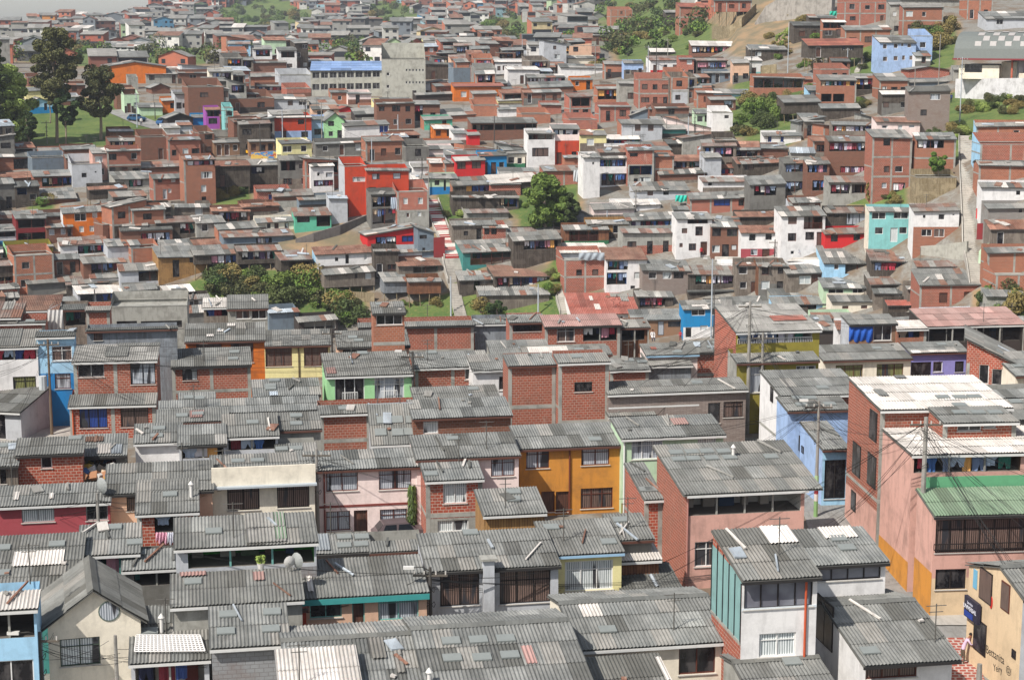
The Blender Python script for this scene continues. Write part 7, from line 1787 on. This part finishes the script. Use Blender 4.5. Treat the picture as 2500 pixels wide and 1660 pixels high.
def shopwall():
    MW, W2 = TH['MW'], TH['W'] / 2; zb = zat(1724, 85.1)
    def wl(x, y):
        best = None
        for i in range(200):
            s = 6.5 * i / 199; w = MW @ Vector((-W2, s, 3.)); e = abs(proj(w)[0] - x)
            if best is None or e < best[0]: best = (e, s, w.y)
        return best[1], zat(y, best[2]) - zb
    RB = Matrix.Rotation(R(-90), 4, 'Z') @ Matrix.Rotation(R(90), 4, 'X')
    s0, z0 = wl(2366, 1460); s1, z1 = wl(2398, 1515); s0, s1 = min(s0, s1), max(s0, s1)
    root = empty('shop_sign', MW @ Vector((-W2 - .2, (s0 + s1) / 2, (z0 + z1) / 2)), TH['MW'].to_euler().z); hh = .55; hw_ = (s1 - s0) / 2
    mb = MB(); mb.box(-.09, .09, -hw_, hw_, -hh, hh, m_flat('2d2c3c', .5, 'sign_board')); mb.build('board', root)
    mb = MB(); mb.box(-.11, -.091, -hw_ * .35, hw_ * .9, -hh + .05, -hh + .35, m_flat('27408f', .5, 'sign_blue')); mb.build('blue_field', root)
    text('Servicio', Matrix.Translation((-.1, .1, .28)) @ RB, .22, m_flat('c9c9d6', .5, 'sign_letters'), root, 'lettering'); text('UNIVERSAL', Matrix.Translation((-.1, .1, .0)) @ RB, .32, m_flat('dcdce4', .5, 'sign_letters'), root, 'lettering')
    tag(root, 'dark signboard with white letters hanging above the tan shop window', 'sign')
    gm = m_flat('33302c', .8, 'scrawl_paint')
    for body, x, y, sz, rot in (('Bettanita', 2432, 1598, .62, -4), ('Yeiry', 2440, 1632, .5, -12), ('@l', 2466, 1636, .5, 0)):
        s, z = wl(x, y); text(body, Matrix.Translation((-W2 - .008, s, z)) @ Matrix.Rotation(R(rot), 4, 'X') @ RB, sz, gm, TH['root'], 'scrawl', .002)
    s, z = wl(2418, 1470); mb = MB(); n = 14; mb.face([(-.03, .16 * math.cos(6.2832 * i / n), .33 * math.sin(6.2832 * i / n)) for i in range(n)], m_flat('c03028', .5, 'red_plaque')); mb.face([(.0, .16 * math.cos(6.2832 * i / n), .33 * math.sin(6.2832 * i / n)) for i in range(n)][::-1], m_flat('c03028', .5, 'red_plaque'))
    for i in range(n):
        a, b = 6.2832 * i / n, 6.2832 * (i + 1) / n; mb.face([(-.03, .16 * math.cos(a), .33 * math.sin(a)), (0, .16 * math.cos(a), .33 * math.sin(a)), (0, .16 * math.cos(b), .33 * math.sin(b)), (-.03, .16 * math.cos(b), .33 * math.sin(b))], m_flat('c03028', .5, 'red_plaque'))
    mb.build('wall_plaque', TH['root']).location = (-W2 - .01, s, z)
    s, z = wl(2378, 1413); mb = MB(); mb.box(-.04, 0, -.22, .22, -.5, .5, m_flat('6fa8c4', .6, 'blue_notice')); mb.build('wall_notice', TH['root']).location = (-W2 - .01, s, z)
shopwall()
house(2492, 2800, 1520, 1560, None, 'lb', 'g', H=4.5, L=2, yaw=9, lab=None) if False else None
# haze
def haze():
    b = MB(); o = b; me = MB(); m = bpy.data.materials.new('haze_air'); m.use_nodes = True; t = m.node_tree; t.nodes.clear(); out = t.nodes.new('ShaderNodeOutputMaterial'); v = t.nodes.new('ShaderNodeVolumePrincipled')
    v.inputs['Color'].default_value = (.86, .9, 1, 1); v.inputs['Density'].default_value = .00014; v.inputs['Anisotropy'].default_value = .2; t.links.new(v.outputs[0], out.inputs['Volume'])
    me.box(-1500, 1500, -40, 2400, -70, 75, m); ob = me.build('haze'); tag(ob, kind='stuff')
haze()
def pinkparapet():
    z1 = zat(760 + 1322 / K, PK['Y0'] + 4.3) - zat(PK['yb'], PK['Y0']); z0 = zat(760 + 1400 / K, PK['Y0'] + 4.3) - zat(PK['yb'], PK['Y0']); w = PK['W'] / 2
    mb = MB(); mb.box(-w + .4, w, 3.3, 3.4, z0 - .3, z1, m_flat('5f9a72', .6, 'green_parapet')); mb.build('parapet', PK['root'])
pinkparapet()
def glassbars():
    h = next(q for q in HOUSES if q['lm'] == 'the white house with the glazed upper floor'); w = h['W'] / 2; dk = m_flat('23282a', .6, 'dark_frame_bar')
    for i in range(6): mb = MB(); y = h['L'] * i / 5; mb.box(-w - .05, -w - .0121, y, y + .07, 5., 7.9 + .19 * min(y, 4), dk); mb.build('glazing_bar', h['root'])
    mb = MB(); mb.box(-w - .06, -w - .013, 0, h['L'], 4.95, 5.08, WALLS['co']()); mb.build('sill', h['root'])
glassbars()
def droplines():
    r = random.Random(11); near_ = [h for h in HOUSES if h['Y0'] < 195 and -100 < h['x0'] < 2500 and h['ye'] < 1640]; used_ = set()
    for key in ('a', 'd', 'e', 'f', 'g', 'h', 'painted', 'i', 'j', 'k', 'q', 'c'):
        A = POLES[key]; c = sorted([h for h in near_ if h['lab'] and id(h) not in used_], key=lambda h: (h['MW'].translation - A).length)[1:4]
        for h in c:
            used_.add(id(h)); B = h['MW'] @ Vector((r.choice([-1, 1]) * h['W'] * .45, -.1, h['H'] - .25)); ref = (h['lm'] or h['lab'])
            ref = ref if ref.startswith('the ') else 'the ' + ' '.join(ref.split()[:9]); wires(A, B, 2, .35, 'service wire to ' + ref, .08, r=.011)
droplines()
# ------------------------------------------------------------ labels
def finish():
    area = lambda h: (min(h['x1'], 2500) - max(h['x0'], 0)) * (min(h['yb'], 1660) - max(h['yt'], 0))
    vis = [h for h in HOUSES if h['x1'] > 5 and h['x0'] < 2495 and h['yt'] < 1655]
    gone = [h for h in HOUSES if h not in vis]
    CH = {}
    for o in COL.objects:
        if o.parent: CH.setdefault(o.parent, []).append(o)
    dead = []
    def tree_of(r):
        st, out = [r], []
        while st: o = st.pop(); st += CH.get(o, []); out.append(o)
        return out
    def kill(h): dead.extend(tree_of(h['root']))
    vis.sort(key=lambda h: -((2 if h['lm'] else 1) * area(h)))
    keep, rest = vis[:300], vis[300:] + gone
    # the smallest ones become one object
    obs = []
    for h in rest:
        obs += [o for o in tree_of(h['root']) if o.type == 'MESH']
    pts_rest = [h['MW'].translation for h in rest]
    for root, p in LAUN:
        if rest and min((p - q).length for q in pts_rest) < 6 and min((p - h['MW'].translation).length for h in keep) > min((p - q).length for q in pts_rest):
            root['kill'] = 1; obs += [o for o in tree_of(root) if o.type == 'MESH']
    bpy.context.view_layer.update()
    V, F, U, MI, T, MS = [], [], [], [], [], []; nv = 0
    for o in obs:
        me = o.data; n = len(me.vertices)
        if not len(me.polygons): continue
        co = np.empty(n * 3, 'f'); me.vertices.foreach_get('co', co); co = co.reshape(-1, 3); M = np.array(o.matrix_world); co = co @ M[:3, :3].T + M[:3, 3]
        V.append(co); lt = np.empty(len(me.polygons), 'i'); me.polygons.foreach_get('loop_total', lt); li = np.empty(len(me.loops), 'i'); me.loops.foreach_get('vertex_index', li)
        F.append((lt, li + nv)); nv += n; uv = np.empty(len(me.loops) * 2, 'f'); me.uv_layers[0].data.foreach_get('uv', uv); U.append(uv)
        mp = []
        for m in me.materials:
            if m not in MS: MS.append(m)
            mp.append(MS.index(m))
        mi = np.empty(len(me.polygons), 'i'); me.polygons.foreach_get('material_index', mi); MI.append(np.array(mp, 'i')[mi])
        t = np.empty(len(me.polygons) * 4, 'f'); me.attributes['tint'].data.foreach_get('color', t); T.append(t)
    if V:
        V = np.concatenate(V); lt = np.concatenate([f[0] for f in F]); li = np.concatenate([f[1] for f in F])
        me = bpy.data.meshes.new('small_houses'); me.vertices.add(len(V)); me.vertices.foreach_set('co', V.ravel()); me.loops.add(len(li)); me.loops.foreach_set('vertex_index', li)
        me.polygons.add(len(lt)); me.polygons.foreach_set('loop_start', np.concatenate([[0], np.cumsum(lt)[:-1]]).astype('i')); me.polygons.foreach_set('loop_total', lt); me.polygons.foreach_set('material_index', np.concatenate(MI))
        ul = me.uv_layers.new(name='UVMap'); ul.data.foreach_set('uv', np.concatenate(U)); a = me.attributes.new('tint', 'FLOAT_COLOR', 'FACE'); a.data.foreach_set('color', np.concatenate(T))
        for m in MS: me.materials.append(m)
        me.update(); me.validate()
        far = bpy.data.objects.get('far_houses')
        o = bpy.data.objects.new('small_houses', me); COL.objects.link(o); tag(o, 'smaller brick, timber and plaster houses filling the hillside between the larger ones', 'houses', kind='stuff')
    for h in rest: kill(h)
    global LAUN_KEEP
    LAUN_KEEP = []
    for root, p in LAUN:
        if root.get('kill'):
            dead.extend(tree_of(root))
        else: LAUN_KEEP.append((root, p))
    bpy.data.batch_remove(dead)
    # labels: hand written, or look + position from the nearest landmark
    lms = [h for h in keep if h['lm']]; used = {}
    ordn = ['nearest', 'second', 'third', 'fourth', 'fifth', 'sixth', 'seventh', 'eighth', 'ninth', 'tenth', 'eleventh', 'twelfth', 'thirteenth', 'fourteenth', 'fifteenth', 'sixteenth']
    cen = lambda h: ((h['x0'] + h['x1']) / 2, (h['ye'] + min(h['yb'], h['ye'] + 150)) / 2)
    def describe(h):
        st = max(1, round(h['H'] / 2.7)); s = ['single storey ', 'two storey ', 'three storey ', 'four storey '][min(st, 4) - 1] if h['Y0'] > 200 else ''
        return f"{s}{WN[h['w']]} house with {RN[h['r']]} roof"
    slots = {}
    for h in keep:
        h['root'].name = h['name']
        if h['lab']: continue
        x, y_ = cen(h); best = None
        for l in lms:
            lx, ly = cen(l); d = math.hypot(x - lx, (y_ - ly) * 1.6)
            if l is not h and (best is None or d < best[0]): best = (d, l, x - lx, y_ - ly)
        d, l, dx, dy = best
        side = ('right of' if dx > 0 else 'left of') if abs(dx) > abs(dy) * 1.6 else ('below' if dy > 0 else 'above')
        slots.setdefault((describe(h), side, l['lm']), []).append((d, h))
    for (ds, side, lm), hs in slots.items():
        hs.sort(key=lambda q: q[0])
        for i, (d, h) in enumerate(hs):
            pre = (ordn[min(i, 15)] + ' ') if len(hs) > 1 else ''
            w_, r_ = WN[h['w']], RN[h['r']]
            for c in (f"{pre}{ds}, {side} {lm}", f"{pre}{w_} house, {r_} roof, {side} {lm}", f"{pre}{w_} {r_} roofed house {side} {lm}", f"{pre}{w_} house {side} {lm}"):
                h['lab'] = c
                if len(c.split()) <= 16: break
            h['short'] = f"{pre}{w_} house {side} {lm}"
    seen = {}
    for h in keep:
        lab = h['lab']; ws = lab.replace(',', ' ,').split()
        h['lab'] = lab; seen[lab] = seen.get(lab, 0) + 1
        if seen[lab] > 1: h['lab'] = lab + f", {'further left' if h['x0'] < 1250 else 'further right'}"
        tag(h['root'], h['lab'], h['cat'], None if h['cat'] != 'house' else 'houses packed over the hillside' if h['Y0'] > 200 else 'houses of the near quarter')
    cnt = {}
    for root, p in LAUN_KEEP:
        h = min(keep, key=lambda q: (q['MW'].translation - p).length); i = cnt.get(h['lab'], 0); cnt[h['lab']] = i + 1
        ref = h['lm'] or (h.get('short') or h['lab'])
        lev = ['', 'second ', 'third ', 'fourth '][min(i, 3)]
        ref = ref if ref.split()[0] in ('the',) else 'the ' + ref
        for s in (f"{lev}line of washing in {ref}", f"{lev}washing line, {ref}", f"{lev}washing, {ref}"):
            if len(s.split()) <= 16: break
        tag(root, s, 'clothes line', 'lines of washing in the open galleries')
    for o in COL.objects:
        if o.parent is None and o.get('label'):
            ws = o['label'].split()
            if len(ws) > 16: print('LONG', len(ws), o['label'])
finish()
